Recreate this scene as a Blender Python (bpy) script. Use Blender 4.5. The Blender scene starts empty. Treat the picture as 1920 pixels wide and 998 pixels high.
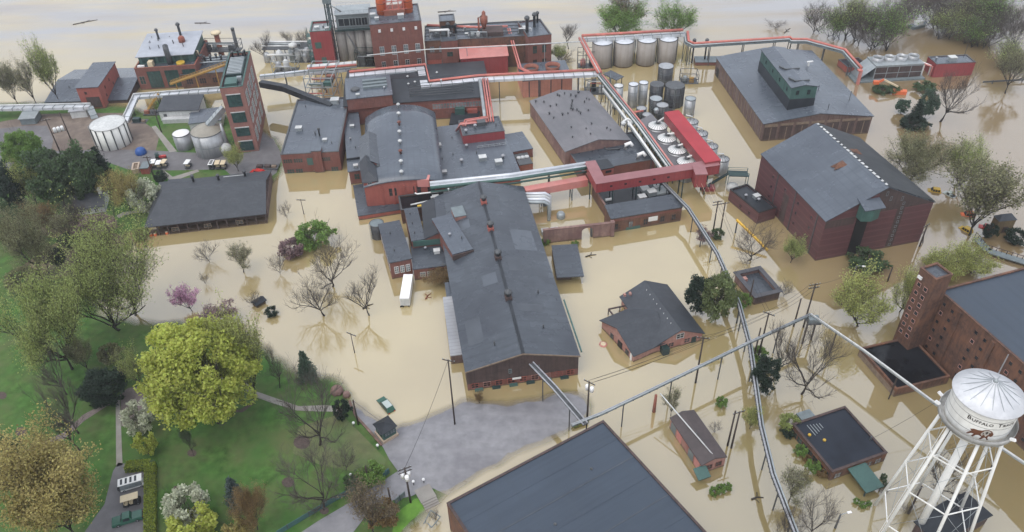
import bpy, bmesh, math, random
import numpy as np
from mathutils import Vector, Matrix
R_ = math.radians
scene = bpy.context.scene
col = scene.collection
# ---------------------------------------------------------------- camera, world, sun, exposure
CAM_H, FPX, PITCH, ROLL = 130.0, 1489.13, R_(39.0171), R_(-1.74416)
_s, _c = math.sin(PITCH), math.cos(PITCH)
_M = Matrix(((1, 0, 0), (0, -_s, -_c), (0, _c, -_s)))
_cr, _sr = math.cos(ROLL), math.sin(ROLL)
CAMR = Matrix(((_cr, -_sr, 0), (_sr, _cr, 0), (0, 0, 1))) @ _M      # world -> camera (x right, y down, z forward)
cam = bpy.data.objects.new('camera', bpy.data.cameras.new('camera'))
col.objects.link(cam)
cam.data.sensor_width = 36.0
cam.data.lens = FPX / 1920 * 36.0
cam.data.clip_start, cam.data.clip_end = 1.0, 6000.0
_rows = Matrix((CAMR[0], -CAMR[1], -CAMR[2]))
cam.matrix_world = Matrix.Translation((0, 0, CAM_H)) @ _rows.transposed().to_4x4()
scene.camera = cam
scene.view_settings.view_transform = 'Standard'
scene.view_settings.look = 'None'
scene.view_settings.gamma = 1.0
scene.view_settings.exposure = 0.33
scene.cycles.max_bounces = 8
scene.cycles.transparent_max_bounces = 12
SUN_EL, SUN_AZ = R_(62), R_(-140)
w = bpy.data.worlds.new('World'); scene.world = w; w.use_nodes = True
nt = w.node_tree; nt.nodes.clear()
sky = nt.nodes.new('ShaderNodeTexSky'); sky.sky_type = 'NISHITA'; sky.sun_disc = False
sky.sun_elevation, sky.sun_rotation = SUN_EL, SUN_AZ
sky.air_density, sky.dust_density, sky.ozone_density = 1.0, 4.0, 1.0
hs = nt.nodes.new('ShaderNodeHueSaturation'); hs.inputs['Saturation'].default_value = 0.7
bg = nt.nodes.new('ShaderNodeBackground'); bg.inputs['Strength'].default_value = 0.15
wo = nt.nodes.new('ShaderNodeOutputWorld')
veil = nt.nodes.new('ShaderNodeMix'); veil.data_type = 'RGBA'; veil.inputs[0].default_value = 0.62      # thin even cloud over the clear sky
veil.inputs[7].default_value = (7.6, 8.0, 8.7, 1)
nt.links.new(sky.outputs[0], hs.inputs['Color']); nt.links.new(hs.outputs[0], veil.inputs[6]); nt.links.new(veil.outputs[2], bg.inputs['Color']); nt.links.new(bg.outputs[0], wo.inputs['Surface'])
sun = bpy.data.objects.new('sun', bpy.data.lights.new('sun', 'SUN')); col.objects.link(sun)
sun.data.energy, sun.data.angle, sun.data.color = 0.9, R_(45), (1.0, 0.96, 0.90)
sun.rotation_euler = Vector((-math.sin(SUN_AZ) * math.cos(SUN_EL), -math.cos(SUN_AZ) * math.cos(SUN_EL), -math.sin(SUN_EL))).to_track_quat('-Z', 'Y').to_euler()

# ---------------------------------------------------------------- helpers
def at(x, y, z=0.0):
    """ground plan point seen at photo position x, y (1920 wide) if it stands z metres above the flood"""
    d = CAMR.transposed() @ Vector(((x - 960) / FPX, (y - 499) / FPX, 1.0))
    t = (z - CAM_H) / d.z
    return Vector((0, 0, CAM_H)) + t * d
def rect(A, B, C, z):
    a, b, c = at(*A, z), at(*B, z), at(*C, z)
    u = b - a; u.z = 0; L = u.length; u /= L
    v = Vector((-u.y, u.x, 0)); W = (c - a).dot(v)
    if W < 0:
        a, u, v, W = a + u * L, -u, -v, -W
    return (a.x, a.y, 0.0), math.atan2(u.y, u.x), L, W
def link(o, parent=None):
    col.objects.link(o)
    if parent: o.parent = parent
    return o
def tag(o, label=None, cat=None, group=None, kind=None):
    if label: o['label'] = label
    if cat: o['category'] = cat
    if group: o['group'] = group
    if kind: o['kind'] = kind
    return o
def thing(name, label, cat, loc=(0, 0, 0), rz=0.0, group=None):
    o = bpy.data.objects.new(name, None); link(o)
    o.location = loc; o.rotation_euler = (0, 0, rz); o.empty_display_size = 0.5
    return tag(o, label, cat, group)
def dup(src, loc, rz=None, label=None, sc=1.0, group=None):
    r = src.copy(); link(r); r.location = loc
    if rz is not None: r.rotation_euler = (0, 0, rz)
    r.scale = (sc, sc, sc) if not isinstance(sc, tuple) else sc
    if label: r['label'] = label
    if group: r['group'] = group
    for ch in src.children:
        k = ch.copy(); link(k, r)
        for g in ch.children:
            h = g.copy(); link(h, k)
    return r
class MB:
    def __init__(s): s.v, s.f, s.mi, s.sm, s.m, s.smooth = [], [], [], [], 0, False
    def face(s, idx): s.f.append(idx); s.mi.append(s.m); s.sm.append(s.smooth)
    def add(s, vs, fs):
        n = len(s.v); s.v += [tuple(p) for p in vs]
        for f in fs: s.face([i + n for i in f])
    def box(s, x0, x1, y0, y1, z0, z1):
        s.add([(x0,y0,z0),(x1,y0,z0),(x1,y1,z0),(x0,y1,z0),(x0,y0,z1),(x1,y0,z1),(x1,y1,z1),(x0,y1,z1)],
              [(3,2,1,0),(4,5,6,7),(0,1,5,4),(1,2,6,5),(2,3,7,6),(3,0,4,7)]); return s
    def prism(s, pts, z0, z1):
        n = len(pts); a = sum(pts[i][0]*pts[(i+1)%n][1]-pts[(i+1)%n][0]*pts[i][1] for i in range(n))
        if a < 0: pts = pts[::-1]
        s.add([(x,y,z0) for x,y in pts]+[(x,y,z1) for x,y in pts],
              [tuple(range(n-1,-1,-1)), tuple(range(n,2*n))]+[(i,(i+1)%n,n+(i+1)%n,n+i) for i in range(n)]); return s
    def slab(s, quad, t):
        """closed sheet: any polygon given by its 3-D corners, thickened t downwards"""
        n = len(quad); s.add(list(quad)+[(p[0],p[1],p[2]-t) for p in quad],
              [tuple(range(n)), tuple(range(2*n-1,n-1,-1))]+[(i,n+i,n+(i+1)%n,(i+1)%n) for i in range(n)]); return s
    def lathe(s, c, prof, n=20, cap=True):
        k = len(s.v)
        for r, z in prof:
            for i in range(n):
                a = 2*math.pi*i/n; s.v.append((c[0]+r*math.cos(a), c[1]+r*math.sin(a), c[2]+z))
        sm = s.smooth; s.smooth = True
        for j in range(len(prof)-1):
            for i in range(n):
                i2 = (i+1) % n; s.face([k+j*n+i, k+j*n+i2, k+(j+1)*n+i2, k+(j+1)*n+i])
        s.smooth = sm
        if cap:
            s.face([k+i for i in range(n-1,-1,-1)]); m = k+(len(prof)-1)*n; s.face([m+i for i in range(n)])
        return s
    def cyl(s, c, r, z0, z1, n=16): return s.lathe((c[0],c[1],0), [(r,z0),(r,z1)], n)
    def tube(s, pts, r, n=6, r1=None):
        pts = [Vector(p) for p in pts]; k = len(s.v); m = len(pts); up0 = Vector((0.13,0.21,0.97))
        for j, p in enumerate(pts):
            d = (pts[min(j+1,m-1)]-pts[max(j-1,0)]); d = d.normalized() if d.length > 1e-9 else Vector((0,0,1))
            a = d.cross(up0 if abs(d.dot(up0)) < .95 else Vector((1,0,0))).normalized(); b = d.cross(a)
            q = r if r1 is None else r+(r1-r)*j/(m-1)
            for i in range(n):
                t = 2*math.pi*i/n; s.v.append(tuple(p+a*(q*math.cos(t))+b*(q*math.sin(t))))
        sm = s.smooth; s.smooth = n > 3
        for j in range(m-1):
            for i in range(n):
                i2 = (i+1) % n; s.face([k+j*n+i, k+(j+1)*n+i, k+(j+1)*n+i2, k+j*n+i2])
        s.smooth = sm
        s.face([k+i for i in range(n)]); s.face([k+(m-1)*n+i for i in range(n-1,-1,-1)]); return s
    def beam(s, a, b, w, h):
        a, b = Vector(a), Vector(b); d = (b-a).normalized(); up = Vector((0,0,1))
        x = d.cross(up if abs(d.z) < .99 else Vector((0,1,0))).normalized()*(w/2); y = x.cross(d).normalized()*(h/2)
        s.add([a-x-y,a+x-y,a+x+y,a-x+y,b-x-y,b+x-y,b+x+y,b-x+y],
              [(0,1,2,3),(7,6,5,4),(1,0,4,5),(2,1,5,6),(3,2,6,7),(0,3,7,4)]); return s
    def build(s, name, mats, parent=None, recalc=False):
        me = bpy.data.meshes.new(name); me.from_pydata(s.v, [], s.f)
        for m in (mats if isinstance(mats, (list, tuple)) else [mats]): me.materials.append(m)
        me.polygons.foreach_set('material_index', s.mi); me.polygons.foreach_set('use_smooth', s.sm)
        if recalc:
            bm = bmesh.new(); bm.from_mesh(me); bmesh.ops.recalc_face_normals(bm, faces=bm.faces); bm.to_mesh(me); bm.free()
        me.update(); o = bpy.data.objects.new(name, me); return link(o, parent)

# ---------------------------------------------------------------- materials
MATS = {}
def mat(name, c, rough=.6, var=.18, scale=.6, c2=None, streak=None, metal=0., spec=.5, bump=0., island=0., band=None, soil=None, ior=1.45):
    m = bpy.data.materials.new(name); m.use_nodes = True; t = m.node_tree; L = t.links.new
    b = t.nodes['Principled BSDF']; b.inputs['Roughness'].default_value = rough; b.inputs['Metallic'].default_value = metal
    b.inputs['Specular IOR Level'].default_value = spec; b.inputs['IOR'].default_value = ior
    tc = t.nodes.new('ShaderNodeTexCoord')
    def noise(sc, det=6, vec=None, ro=.6):
        n = t.nodes.new('ShaderNodeTexNoise'); n.inputs['Scale'].default_value = sc; n.inputs['Detail'].default_value = det; n.inputs['Roughness'].default_value = ro
        L(vec or tc.outputs['Object'], n.inputs['Vector']); return n
    def mapping(sx, sy, sz):
        mp = t.nodes.new('ShaderNodeMapping'); mp.inputs['Scale'].default_value = (sx, sy, sz); L(tc.outputs['Object'], mp.inputs['Vector']); return mp.outputs[0]
    def mix(fac, a, bcol):
        x = t.nodes.new('ShaderNodeMix'); x.data_type = 'RGBA'
        L(fac, x.inputs[0])
        for i, q in ((6, a), (7, bcol)):
            if isinstance(q, tuple): x.inputs[i].default_value = (*q, 1)
            else: L(q, x.inputs[i])
        return x.outputs[2]
    def ramp(fac, lo, hi):
        r = t.nodes.new('ShaderNodeMapRange'); r.inputs[1].default_value = lo; r.inputs[2].default_value = hi; L(fac, r.inputs[0]); return r.outputs[0]
    dark = tuple(max(0, x*(1-var)) for x in c); light = tuple(x*(1+var) for x in c)
    n1 = noise(scale); out = mix(ramp(n1.outputs[0], .3, .7), dark, light)
    if c2:
        n2 = noise(scale*.23, 4); out = mix(ramp(n2.outputs[0], .42, .68), out, c2)
    if streak:      # long stains or ribs: ((scale x, y, z), colour, strength)
        n3 = noise(1.0, 5, mapping(*streak[0])); r3 = ramp(n3.outputs[0], .45, .75)
        q = t.nodes.new('ShaderNodeMath'); q.operation = 'MULTIPLY'; q.inputs[1].default_value = streak[2]; L(r3, q.inputs[0]); out = mix(q.outputs[0], out, streak[1])
    if soil:        # water mark near the flood line: (height, colour)
        g = t.nodes.new('ShaderNodeNewGeometry'); sx = t.nodes.new('ShaderNodeSeparateXYZ'); L(g.outputs['Position'], sx.inputs[0])
        a = t.nodes.new('ShaderNodeMath'); a.operation = 'MULTIPLY_ADD'; a.inputs[1].default_value = 1.2; L(n1.outputs[0], a.inputs[0]); L(sx.outputs[2], a.inputs[2])
        out = mix(ramp(a.outputs[0], soil[0]+.9, soil[0]+.4), out, soil[1])
    if band:        # ((axis vector), spacing, colour, strength): thin lines, seams
        mp = mapping(*[k/band[1] for k in band[0]]); wv = t.nodes.new('ShaderNodeTexWave'); wv.wave_type = 'BANDS'
        wv.bands_direction = 'XYZ'[max(range(3), key=lambda i: band[0][i])]; wv.inputs['Scale'].default_value = .314; wv.inputs['Distortion'].default_value = 0.15
        L(mp, wv.inputs['Vector']); r4 = ramp(wv.outputs['Fac'], .86, .97); q = t.nodes.new('ShaderNodeMath'); q.operation = 'MULTIPLY'; q.inputs[1].default_value = band[3]; L(r4, q.inputs[0]); out = mix(q.outputs[0], out, band[2])
    if island:
        g = t.nodes.new('ShaderNodeNewGeometry'); h = t.nodes.new('ShaderNodeHueSaturation'); L(out, h.inputs['Color'])
        for inp, lo, hi in (('Value', 1-island, 1+island), ('Hue', .5-island*.04, .5+island*.04)):
            r = t.nodes.new('ShaderNodeMapRange'); r.inputs[3].default_value = lo; r.inputs[4].default_value = hi; L(g.outputs['Random Per Island'], r.inputs[0]); L(r.outputs[0], h.inputs[inp])
        out = h.outputs[0]
    L(out, b.inputs['Base Color'])
    rr = t.nodes.new('ShaderNodeMapRange'); rr.inputs[3].default_value = max(.03, rough-.12); rr.inputs[4].default_value = min(1, rough+.12); L(noise(scale*.5, 4).outputs[0], rr.inputs[0]); L(rr.outputs[0], b.inputs['Roughness'])
    if bump:
        bp = t.nodes.new('ShaderNodeBump'); bp.inputs['Strength'].default_value = bump; bp.inputs['Distance'].default_value = .05; L(noise(scale*8, 3).outputs[0], bp.inputs['Height']); L(bp.outputs[0], b.inputs['Normal'])
    MATS[name] = m; return m
WET = (.12, .085, .055)
brick_red = mat('brick_red', (.185, .082, .068), .8, .25, .8, (.17, .06, .045), ((2.2, 2.2, .25), (.10, .045, .035), .6), soil=(.3, WET))
brick_paint = mat('painted_brick', (.33, .10, .08), .6, .15, .7, (.29, .08, .06), ((1.8, 1.8, .2), (.20, .06, .05), .5), soil=(.3, WET))
brick_tower = mat('tower_brick', (.27, .13, .11), .8, .18, .9, (.22, .11, .09), ((1.5, 1.5, .2), (.15, .075, .06), .5))
brick_brown = mat('brown_brick', (.10, .055, .04), .85, .45, 1.1, (.18, .085, .05), ((1.6, 1.6, .22), (.045, .03, .027), .75), soil=(.4, WET))
brick_still = mat('still_house_brick', (.175, .078, .062), .8, .25, .9, (.16, .06, .05), ((2.0, 2.0, .15), (.27, .10, .07), .6))
brick_pink = mat('pink_brick', (.36, .205, .175), .8, .2, 1.2, (.32, .15, .125), ((2., 2., .3), (.22, .10, .085), .4), soil=(.3, WET))
stone_wall = mat('weathered_wall', (.24, .155, .13), .85, .3, .7, (.16, .09, .085), ((1.2, 1.2, .2), (.12, .07, .065), .7), soil=(.3, WET))
siding = mat('maroon_siding', (.11, .046, .05), .55, .2, .6, (.10, .045, .048), ((.25, .25, 3.0), (.065, .034, .036), .7), band=((0, 0, 1), 1.9, (.17, .075, .075), .5), soil=(.3, (.10, .06, .05)))
board = mat('weathered_boards', (.13, .085, .075), .8, .35, 1.1, (.16, .12, .11), ((2.2, 2.2, .12), (.055, .03, .028), .85), soil=(.35, WET))
dark_board = mat('dark_boards', (.065, .045, .042), .8, .35, 1.0, (.09, .06, .055), ((2.0, 2.0, .12), (.03, .022, .02), .7), soil=(.4, WET))
roof_blue = mat('wet_grey_roof', (.095, .112, .135), .26, .16, .25, (.066, .078, .098), ((.12, 1.6, .3), (.055, .066, .084), .55), spec=.6, band=((1, 0, 0), 1.9, (.06, .07, .088), .35))
roof_mid = mat('slate_grey_roof', (.066, .077, .092), .27, .18, .3, (.044, .051, .064), ((.15, 1.4, .3), (.034, .04, .05), .6), spec=.5, band=((0, 1, 0), 2.3, (.04, .047, .058), .4))
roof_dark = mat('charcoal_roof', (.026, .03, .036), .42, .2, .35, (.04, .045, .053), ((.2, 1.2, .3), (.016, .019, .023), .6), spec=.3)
roof_black = mat('black_roof', (.008, .009, .011), .16, .25, .3, (.018, .02, .025), spec=.32)
roof_navy = mat('blue_membrane_roof', (.042, .057, .08), .42, .1, .1, (.034, .048, .068), ((.05, .9, .2), (.026, .037, .054), .6), spec=.5, band=((1, 0, 0), 6.5, (.04, .054, .073), .35))
roof_shingle = mat('shingle_roof', (.05, .056, .066), .6, .2, 1.4, (.04, .045, .054), ((.4, 2.2, .4), (.032, .036, .043), .5))
roof_brown = mat('brown_shingle_roof', (.075, .06, .06), .65, .2, 1.2, (.06, .05, .05))
roof_violet = mat('grey_felt_roof', (.16, .155, .165), .5, .15, .35, (.12, .12, .13), ((1., .2, .3), (.10, .10, .11), .5))
tin = mat('ribbed_tin', (.34, .35, .37), .45, .15, .5, (.26, .27, .29), spec=.6, band=((0, 1, 0), 1.1, (.2, .2, .22), .6))
red_metal = mat('red_gallery_metal', (.27, .055, .058), .45, .1, .5, (.25, .04, .045), ((2, 2, .2), (.16, .035, .038), .55), band=((1, 0, 0), 1.6, (.19, .04, .045), .5))
red_roof = mat('red_metal_roof', (.36, .045, .055), .6, .1, .4, (.31, .04, .05), spec=.25)
red_lite = mat('faded_red_metal', (.50, .22, .20), .5, .12, .4, (.5, .17, .15))
red_pipe = mat('salmon_red_pipe', (.47, .145, .115), .55, .22, .8, (.36, .12, .10))
rust = mat('rusty_red_steel', (.24, .095, .065), .7, .25, .9, (.24, .07, .045))
orange = mat('orange_paint', (.62, .14, .05), .45, .12, .8)
green_m = mat('sea_green_metal', (.055, .12, .105), .5, .2, .5, (.045, .095, .085), ((2, 2, .2), (.035, .07, .065), .4))
green_d = mat('dark_green_metal', (.02, .042, .042), .45, .2, .6)
green_g = mat('green_window_glass', (.035, .075, .07), .2, .35, 1.2, (.02, .045, .045), spec=.6)
glass = mat('dark_window_glass', (.022, .028, .034), .12, .3, 1.0, spec=.6)
glass_p = mat('pale_window_glass', (.22, .25, .26), .2, .35, 1.1, (.1, .12, .13), spec=.6)
white = mat('white_paint', (.74, .74, .73), .45, .06, .6, (.66, .66, .64))
white_b = mat('weathered_white_boards', (.55, .56, .55), .7, .15, .8, (.42, .43, .43), ((1.5, 1.5, .3), (.3, .31, .31), .5))
cream = mat('cream_paint', (.6, .5, .34), .55, .12, .8)
tan_m = mat('tan_metal', (.42, .33, .25), .55, .15, .8)
white_dirty = mat('tank_white_paint', (.78, .78, .75), .5, .08, .4, (.68, .68, .65), ((.9, .9, .12), (.45, .44, .41), .4))
tower_roof = mat('silver_tank_roof', (.66, .67, .69), .42, .15, .4, (.5, .51, .53), ((1.2, 1.2, .3), (.4, .41, .43), .5), metal=.1)
grime = mat('grimy_grey_paint', (.36, .36, .35), .6, .3, .8, (.2, .2, .19))
silver = mat('silver_cladding', (.62, .64, .67), .32, .14, .6, (.5, .52, .55), metal=.35, spec=.6)
steel = mat('galvanised_steel', (.33, .36, .37), .45, .2, .6, (.25, .28, .29), metal=.3)
steel_d = mat('dark_steel', (.07, .075, .08), .5, .25, .8)
steel_g = mat('blue_grey_steel', (.15, .18, .19), .5, .2, .8)
stainless = mat('dull_stainless', (.40, .41, .42), .38, .15, .5, (.28, .29, .30), ((1.4, 1.4, .15), (.2, .21, .22), .55), metal=.4)
concrete = mat('stained_concrete', (.34, .33, .31), .8, .2, .5, (.26, .25, .24), ((1.3, 1.3, .1), (.14, .14, .135), .75))
silo_con = mat('tan_grey_silo', (.31, .285, .26), .7, .12, .4, (.26, .235, .21), ((1.1, 1.1, .06), (.2, .175, .15), .6), soil=(.3, WET))
black_m = mat('black_tank_paint', (.035, .037, .042), .4, .3, .6, (.06, .063, .07), ((1.3, 1.3, .12), (.13, .135, .14), .5))
black = mat('matte_black', (.012, .012, .013), .6, .2, 1)
wood = mat('creosoted_wood', (.055, .042, .036), .85, .3, 1.2, (.04, .032, .03))
wood_f = mat('bleached_wood', (.2, .15, .11), .85, .3, 1.2)
yellow = mat('safety_yellow', (.55, .36, .04), .5, .15, .8, (.42, .27, .04))
ochre = mat('ochre_paint', (.38, .22, .05), .6, .2, .9, (.27, .16, .045))
blue = mat('blue_tarp', (.02, .08, .28), .45, .15, .9)
lamp_w = mat('white_enamel', (.8, .8, .8), .3, .03, .5)
car_green = mat('dark_green_car_paint', (.03, .10, .07), .22, .08, .6, spec=.7)
car_sil = mat('silver_car_paint', (.40, .45, .43), .25, .08, .6, spec=.6)
car_red = mat('red_car_paint', (.42, .03, .025), .28, .08, .6)
rubber = mat('rubber', (.016, .016, .017), .8, .2, 1)
ink = mat('brown_emblem_paint', (.12, .045, .02), .6, .2, 1)
ink_l = mat('dark_lettering_paint', (.035, .028, .025), .6, .15, 1)
ink_w = mat('pale_emblem_paint', (.4, .37, .33), .6, .2, 3)
bark = mat('grey_brown_bark', (.075, .062, .055), .9, .25, 1.5)
bark_d = mat('dark_bark', (.045, .038, .034), .9, .25, 1.5)
bark_l = mat('pale_bark', (.20, .18, .16), .9, .25, 1.5)
twig_d = mat('grey_twigs', (.085, .072, .063), .9, .25, 1.5, island=.25)
twig_t = mat('tan_twigs', (.20, .145, .09), .9, .25, 1.5, island=.25)
def leafm(n, c, isl=.30, tr=.45):
    m = mat(n, c, .65, .2, .16, None, spec=.2, island=isl); t = m.node_tree; b = t.nodes['Principled BSDF']; o = [q for q in t.nodes if q.type == 'OUTPUT_MATERIAL'][0]
    tl = t.nodes.new('ShaderNodeBsdfTranslucent'); t.links.new(b.inputs['Base Color'].links[0].from_socket, tl.inputs['Color'])
    mx = t.nodes.new('ShaderNodeMixShader'); mx.inputs[0].default_value = tr; t.links.new(b.outputs[0], mx.inputs[1]); t.links.new(tl.outputs[0], mx.inputs[2]); t.links.new(mx.outputs[0], o.inputs['Surface']); return m
LF = {'lime': leafm('lime_leaves', (.47, .51, .12), tr=.5), 'lime2': leafm('pale_lime_leaves', (.37, .40, .135)), 'olive': leafm('olive_spring_leaves', (.31, .36, .125)),
      'olive2': leafm('grey_olive_leaves', (.24, .24, .13)), 'green': leafm('fresh_green_leaves', (.19, .30, .08)), 'dark': leafm('dark_conifer_needles', (.045, .07, .05)),
      'mid': leafm('deep_green_leaves', (.095, .145, .07)), 'ochre': leafm('ochre_leaves', (.40, .34, .135)), 'bronze': leafm('bronze_leaves', (.25, .17, .08)),
      'pink': leafm('redbud_blossom', (.60, .36, .50)), 'plum': leafm('plum_twig_leaves', (.26, .18, .185)), 'blossom': leafm('white_blossom', (.55, .57, .44)),
      'blue': leafm('blue_spruce_needles', (.10, .135, .13)), 'hedge': leafm('hedge_leaves', (.27, .32, .06)), 'budtan': leafm('tan_buds', (.20, .16, .10)), 'moss': leafm('moss_green_needles', (.18, .22, .095)), 'bluegreen': leafm('blue_green_needles', (.11, .17, .12))}
# ---------------------------------------------------------------- land, flood water, paved surfaces
LAND_PX = [(-260,214),(-60,200),(60,196),(118,196),(150,204),(236,202),(262,214),(292,214),(298,190),(376,186),(384,204),(410,214),(432,228),(478,246),(510,262),(528,296),(520,322),(503,338),(488,350),(330,392),(282,398),(268,424),(246,430),(228,414),(214,418),(228,446),(236,462),(200,482),(165,520),(160,560),(184,598),(226,606),(280,613),(322,611),(400,618),(452,632),(482,656),(512,684),(560,710),(618,716),(644,742),(654,764),(664,772),(690,790),(702,800),(716,826),(738,826),(757,808),(800,797),(846,772),(874,764),(962,768),(1036,750),(1084,744),(1092,768),(1056,798),(965,838),(905,870),(866,892),(838,910),(812,912),(806,934),(792,952),(770,970),(742,1000),(690,1060),(600,1180),(-420,1250)]
land_xy = np.array([(p.x, p.y) for p in (at(x, y, 0) for x, y in LAND_PX)])
def sdist(P):
    """signed distance to the shoreline, positive on land"""
    a = land_xy; b = np.roll(land_xy, -1, 0); best = np.full(len(P), 1e9); ins = np.zeros(len(P), bool)
    for (x1, y1), (x2, y2) in zip(a, b):
        d = np.array([x2-x1, y2-y1]); t = np.clip(((P[:,0]-x1)*d[0]+(P[:,1]-y1)*d[1])/(d@d), 0, 1)
        best = np.minimum(best, np.hypot(P[:,0]-x1-t*d[0], P[:,1]-y1-t*d[1]))
        c = ((y1 > P[:,1]) != (y2 > P[:,1])); 
        with np.errstate(divide='ignore', invalid='ignore'):
            xi = (x2-x1)*(P[:,1]-y1)/(y2-y1)+x1
        ins ^= c & (P[:,0] < xi)
    return np.where(ins, best, -best)
def wob(x, y): return np.sin(x*.61+1.3*np.sin(y*.37))*np.sin(y*.53+1.1*np.sin(x*.29))+.5*np.sin(x*1.7+y*1.3)*np.sin(y*1.9-x*.8)
def ground_z(P):
    P = np.atleast_2d(np.asarray(P, float)); d = sdist(P)+.55*wob(P[:,0], P[:,1])
    return np.where(d > 0, np.minimum(.4, d*.09), np.maximum(-1.5, d*.10))
def gz(x, y): return float(ground_z([(x, y)])[0])
def gp(px, py):
    """point of the ground seen at a photo position"""
    p = at(px, py, .4); z = gz(p.x, p.y); p = at(px, py, z); return Vector((p.x, p.y, z))
def grid(x0, x1, y0, y1, st, zf, name, m, attr=None):
    xs = np.arange(x0, x1+.01, st); ys = np.arange(y0, y1+.01, st); X, Y = np.meshgrid(xs, ys); P = np.stack([X.ravel(), Y.ravel()], 1)
    Z = zf(P); n, k = len(xs), len(ys); i = np.arange(k-1)[:,None]*n+np.arange(n-1)[None,:]
    F = np.stack([i, i+1, i+n+1, i+n], -1).reshape(-1, 4)
    me = bpy.data.meshes.new(name); me.from_pydata(np.column_stack([P, Z]).tolist(), [], F.tolist()); me.materials.append(m)
    me.polygons.foreach_set('use_smooth', [True]*len(F))
    if attr is not None:
        at_ = me.attributes.new('depth', 'FLOAT', 'POINT'); at_.data.foreach_set('value', attr(P))
    o = bpy.data.objects.new(name, me); return link(o)
GX0, GX1, GY0, GY1 = -380., 260., 40., 460.
m_grass = mat('spring_grass', (.062, .128, .03), .85, .42, .6, (.105, .125, .05), ((.10, .10, .1), (.045, .128, .026), .8), bump=.5, spec=.2)
ground = tag(grid(GX0, GX1, GY0, GY1, 2.0, ground_z, 'ground', m_grass), kind='structure')
bed = MB()      # the flooded land and river bed out to the horizon
for q in ((-3000, GX0, -2000, 4000), (GX1, 3000, -2000, 4000), (GX0, GX1, -2000, GY0), (GX0, GX1, GY1, 4000)):
    bed.add([(q[0],q[2],-1.5),(q[1],q[2],-1.5),(q[1],q[3],-1.5),(q[0],q[3],-1.5)], [(0,1,2,3)])
tag(bed.build('river_bed', m_grass), kind='structure')
def water_mat(name):
    m = bpy.data.materials.new(name); m.use_nodes = True; t = m.node_tree; L = t.links.new; b = t.nodes['Principled BSDF']
    tc = t.nodes.new('ShaderNodeTexCoord')
    def noise(sc, det, mp=(1,1,1)):
        q = t.nodes.new('ShaderNodeMapping'); q.inputs['Scale'].default_value = mp; L(tc.outputs['Object'], q.inputs['Vector'])
        n = t.nodes.new('ShaderNodeTexNoise'); n.inputs['Scale'].default_value = sc; n.inputs['Detail'].default_value = det; L(q.outputs[0], n.inputs['Vector']); return n.outputs[0]
    def mr(x, a, bb, c=0., d=1.):
        r = t.nodes.new('ShaderNodeMapRange'); r.inputs[1].default_value, r.inputs[2].default_value, r.inputs[3].default_value, r.inputs[4].default_value = a, bb, c, d; L(x, r.inputs[0]); return r.outputs[0]
    def mix(f, a, c):
        x = t.nodes.new('ShaderNodeMix'); x.data_type = 'RGBA'; L(f, x.inputs[0])
        for i, q in ((6, a), (7, c)):
            if isinstance(q, tuple): x.inputs[i].default_value = (*q, 1)
            else: L(q, x.inputs[i])
        return x.outputs[2]
    def mul(a, c):
        x = t.nodes.new('ShaderNodeMath'); x.operation = 'MULTIPLY'; L(a, x.inputs[0])
        if isinstance(c, float): x.inputs[1].default_value = c
        else: L(c, x.inputs[1])
        return x.outputs[0]
    sx = t.nodes.new('ShaderNodeSeparateXYZ'); L(tc.outputs['Object'], sx.inputs[0])
    silt_and_dim = mix(mr(noise(.016, 6), .38, .62), (.42, .335, .165), (.325, .255, .125))
    # east side muddier, weaker sky reflection put into its colour; paler scum in river
    silt_and_dim = mix(mr(sx.outputs[0], 50., 120.), silt_and_dim, (.225, .165, .09))
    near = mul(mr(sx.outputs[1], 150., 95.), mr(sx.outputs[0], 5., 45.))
    silt_and_dim = mix(near, silt_and_dim, (.25, .20, .095))  # near right water darkened: dimmer reflected sky put into the colour
    silt_and_dim = mix(mul(mr(noise(.05, 6, (.35, 1.6, 1)), .3, .6), mr(sx.outputs[1], 285., 325.)), silt_and_dim, (.27, .26, .25))
    sc_ = mul(mr(noise(.022, 5, (.3, 1.3, 1)), .55, .7), mr(sx.outputs[1], 300., 345., 0., .7)); silt_and_dim = mix(sc_, silt_and_dim, (.23, .17, .11))
    L(silt_and_dim, b.inputs['Base Color']); b.inputs['Roughness'].default_value = .02; b.inputs['IOR'].default_value = 2.75
    river = mr(sx.outputs[1], 290., 330., .03, 1.0)
    east = mr(sx.outputs[0], 75., 130., .0, .55)
    mx = t.nodes.new('ShaderNodeMath'); mx.operation = 'MAXIMUM'; L(river, mx.inputs[0]); L(east, mx.inputs[1])
    bp = t.nodes.new('ShaderNodeBump'); bp.inputs['Distance'].default_value = .12; L(mul(mx.outputs[0], .6), bp.inputs['Strength'])
    add = t.nodes.new('ShaderNodeMath'); add.operation = 'ADD'; L(noise(.35, 5, (.6, 1.4, 1)), add.inputs[0]); L(noise(.09, 3, (.5, 1.5, 1)), add.inputs[1]); L(add.outputs[0], bp.inputs['Height']); L(bp.outputs[0], b.inputs['Normal'])
    a = t.nodes.new('ShaderNodeAttribute'); a.attribute_name = 'depth'
    L(mr(a.outputs['Fac'], .0, .30, .0, 1.), b.inputs['Alpha'])      # a film of water at the edge lets the ground show
    MATS[name] = m; return m
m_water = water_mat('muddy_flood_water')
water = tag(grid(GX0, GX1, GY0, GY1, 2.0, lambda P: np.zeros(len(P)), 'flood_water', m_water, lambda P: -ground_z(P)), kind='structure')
ow = MB()
for q in ((-3000, GX0, -2000, 4000), (GX1, 3000, -2000, 4000), (GX0, GX1, -2000, GY0), (GX0, GX1, GY1, 4000)):
    ow.add([(q[0],q[2],0),(q[1],q[2],0),(q[1],q[3],0),(q[0],q[3],0)], [(0,1,2,3)])
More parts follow.
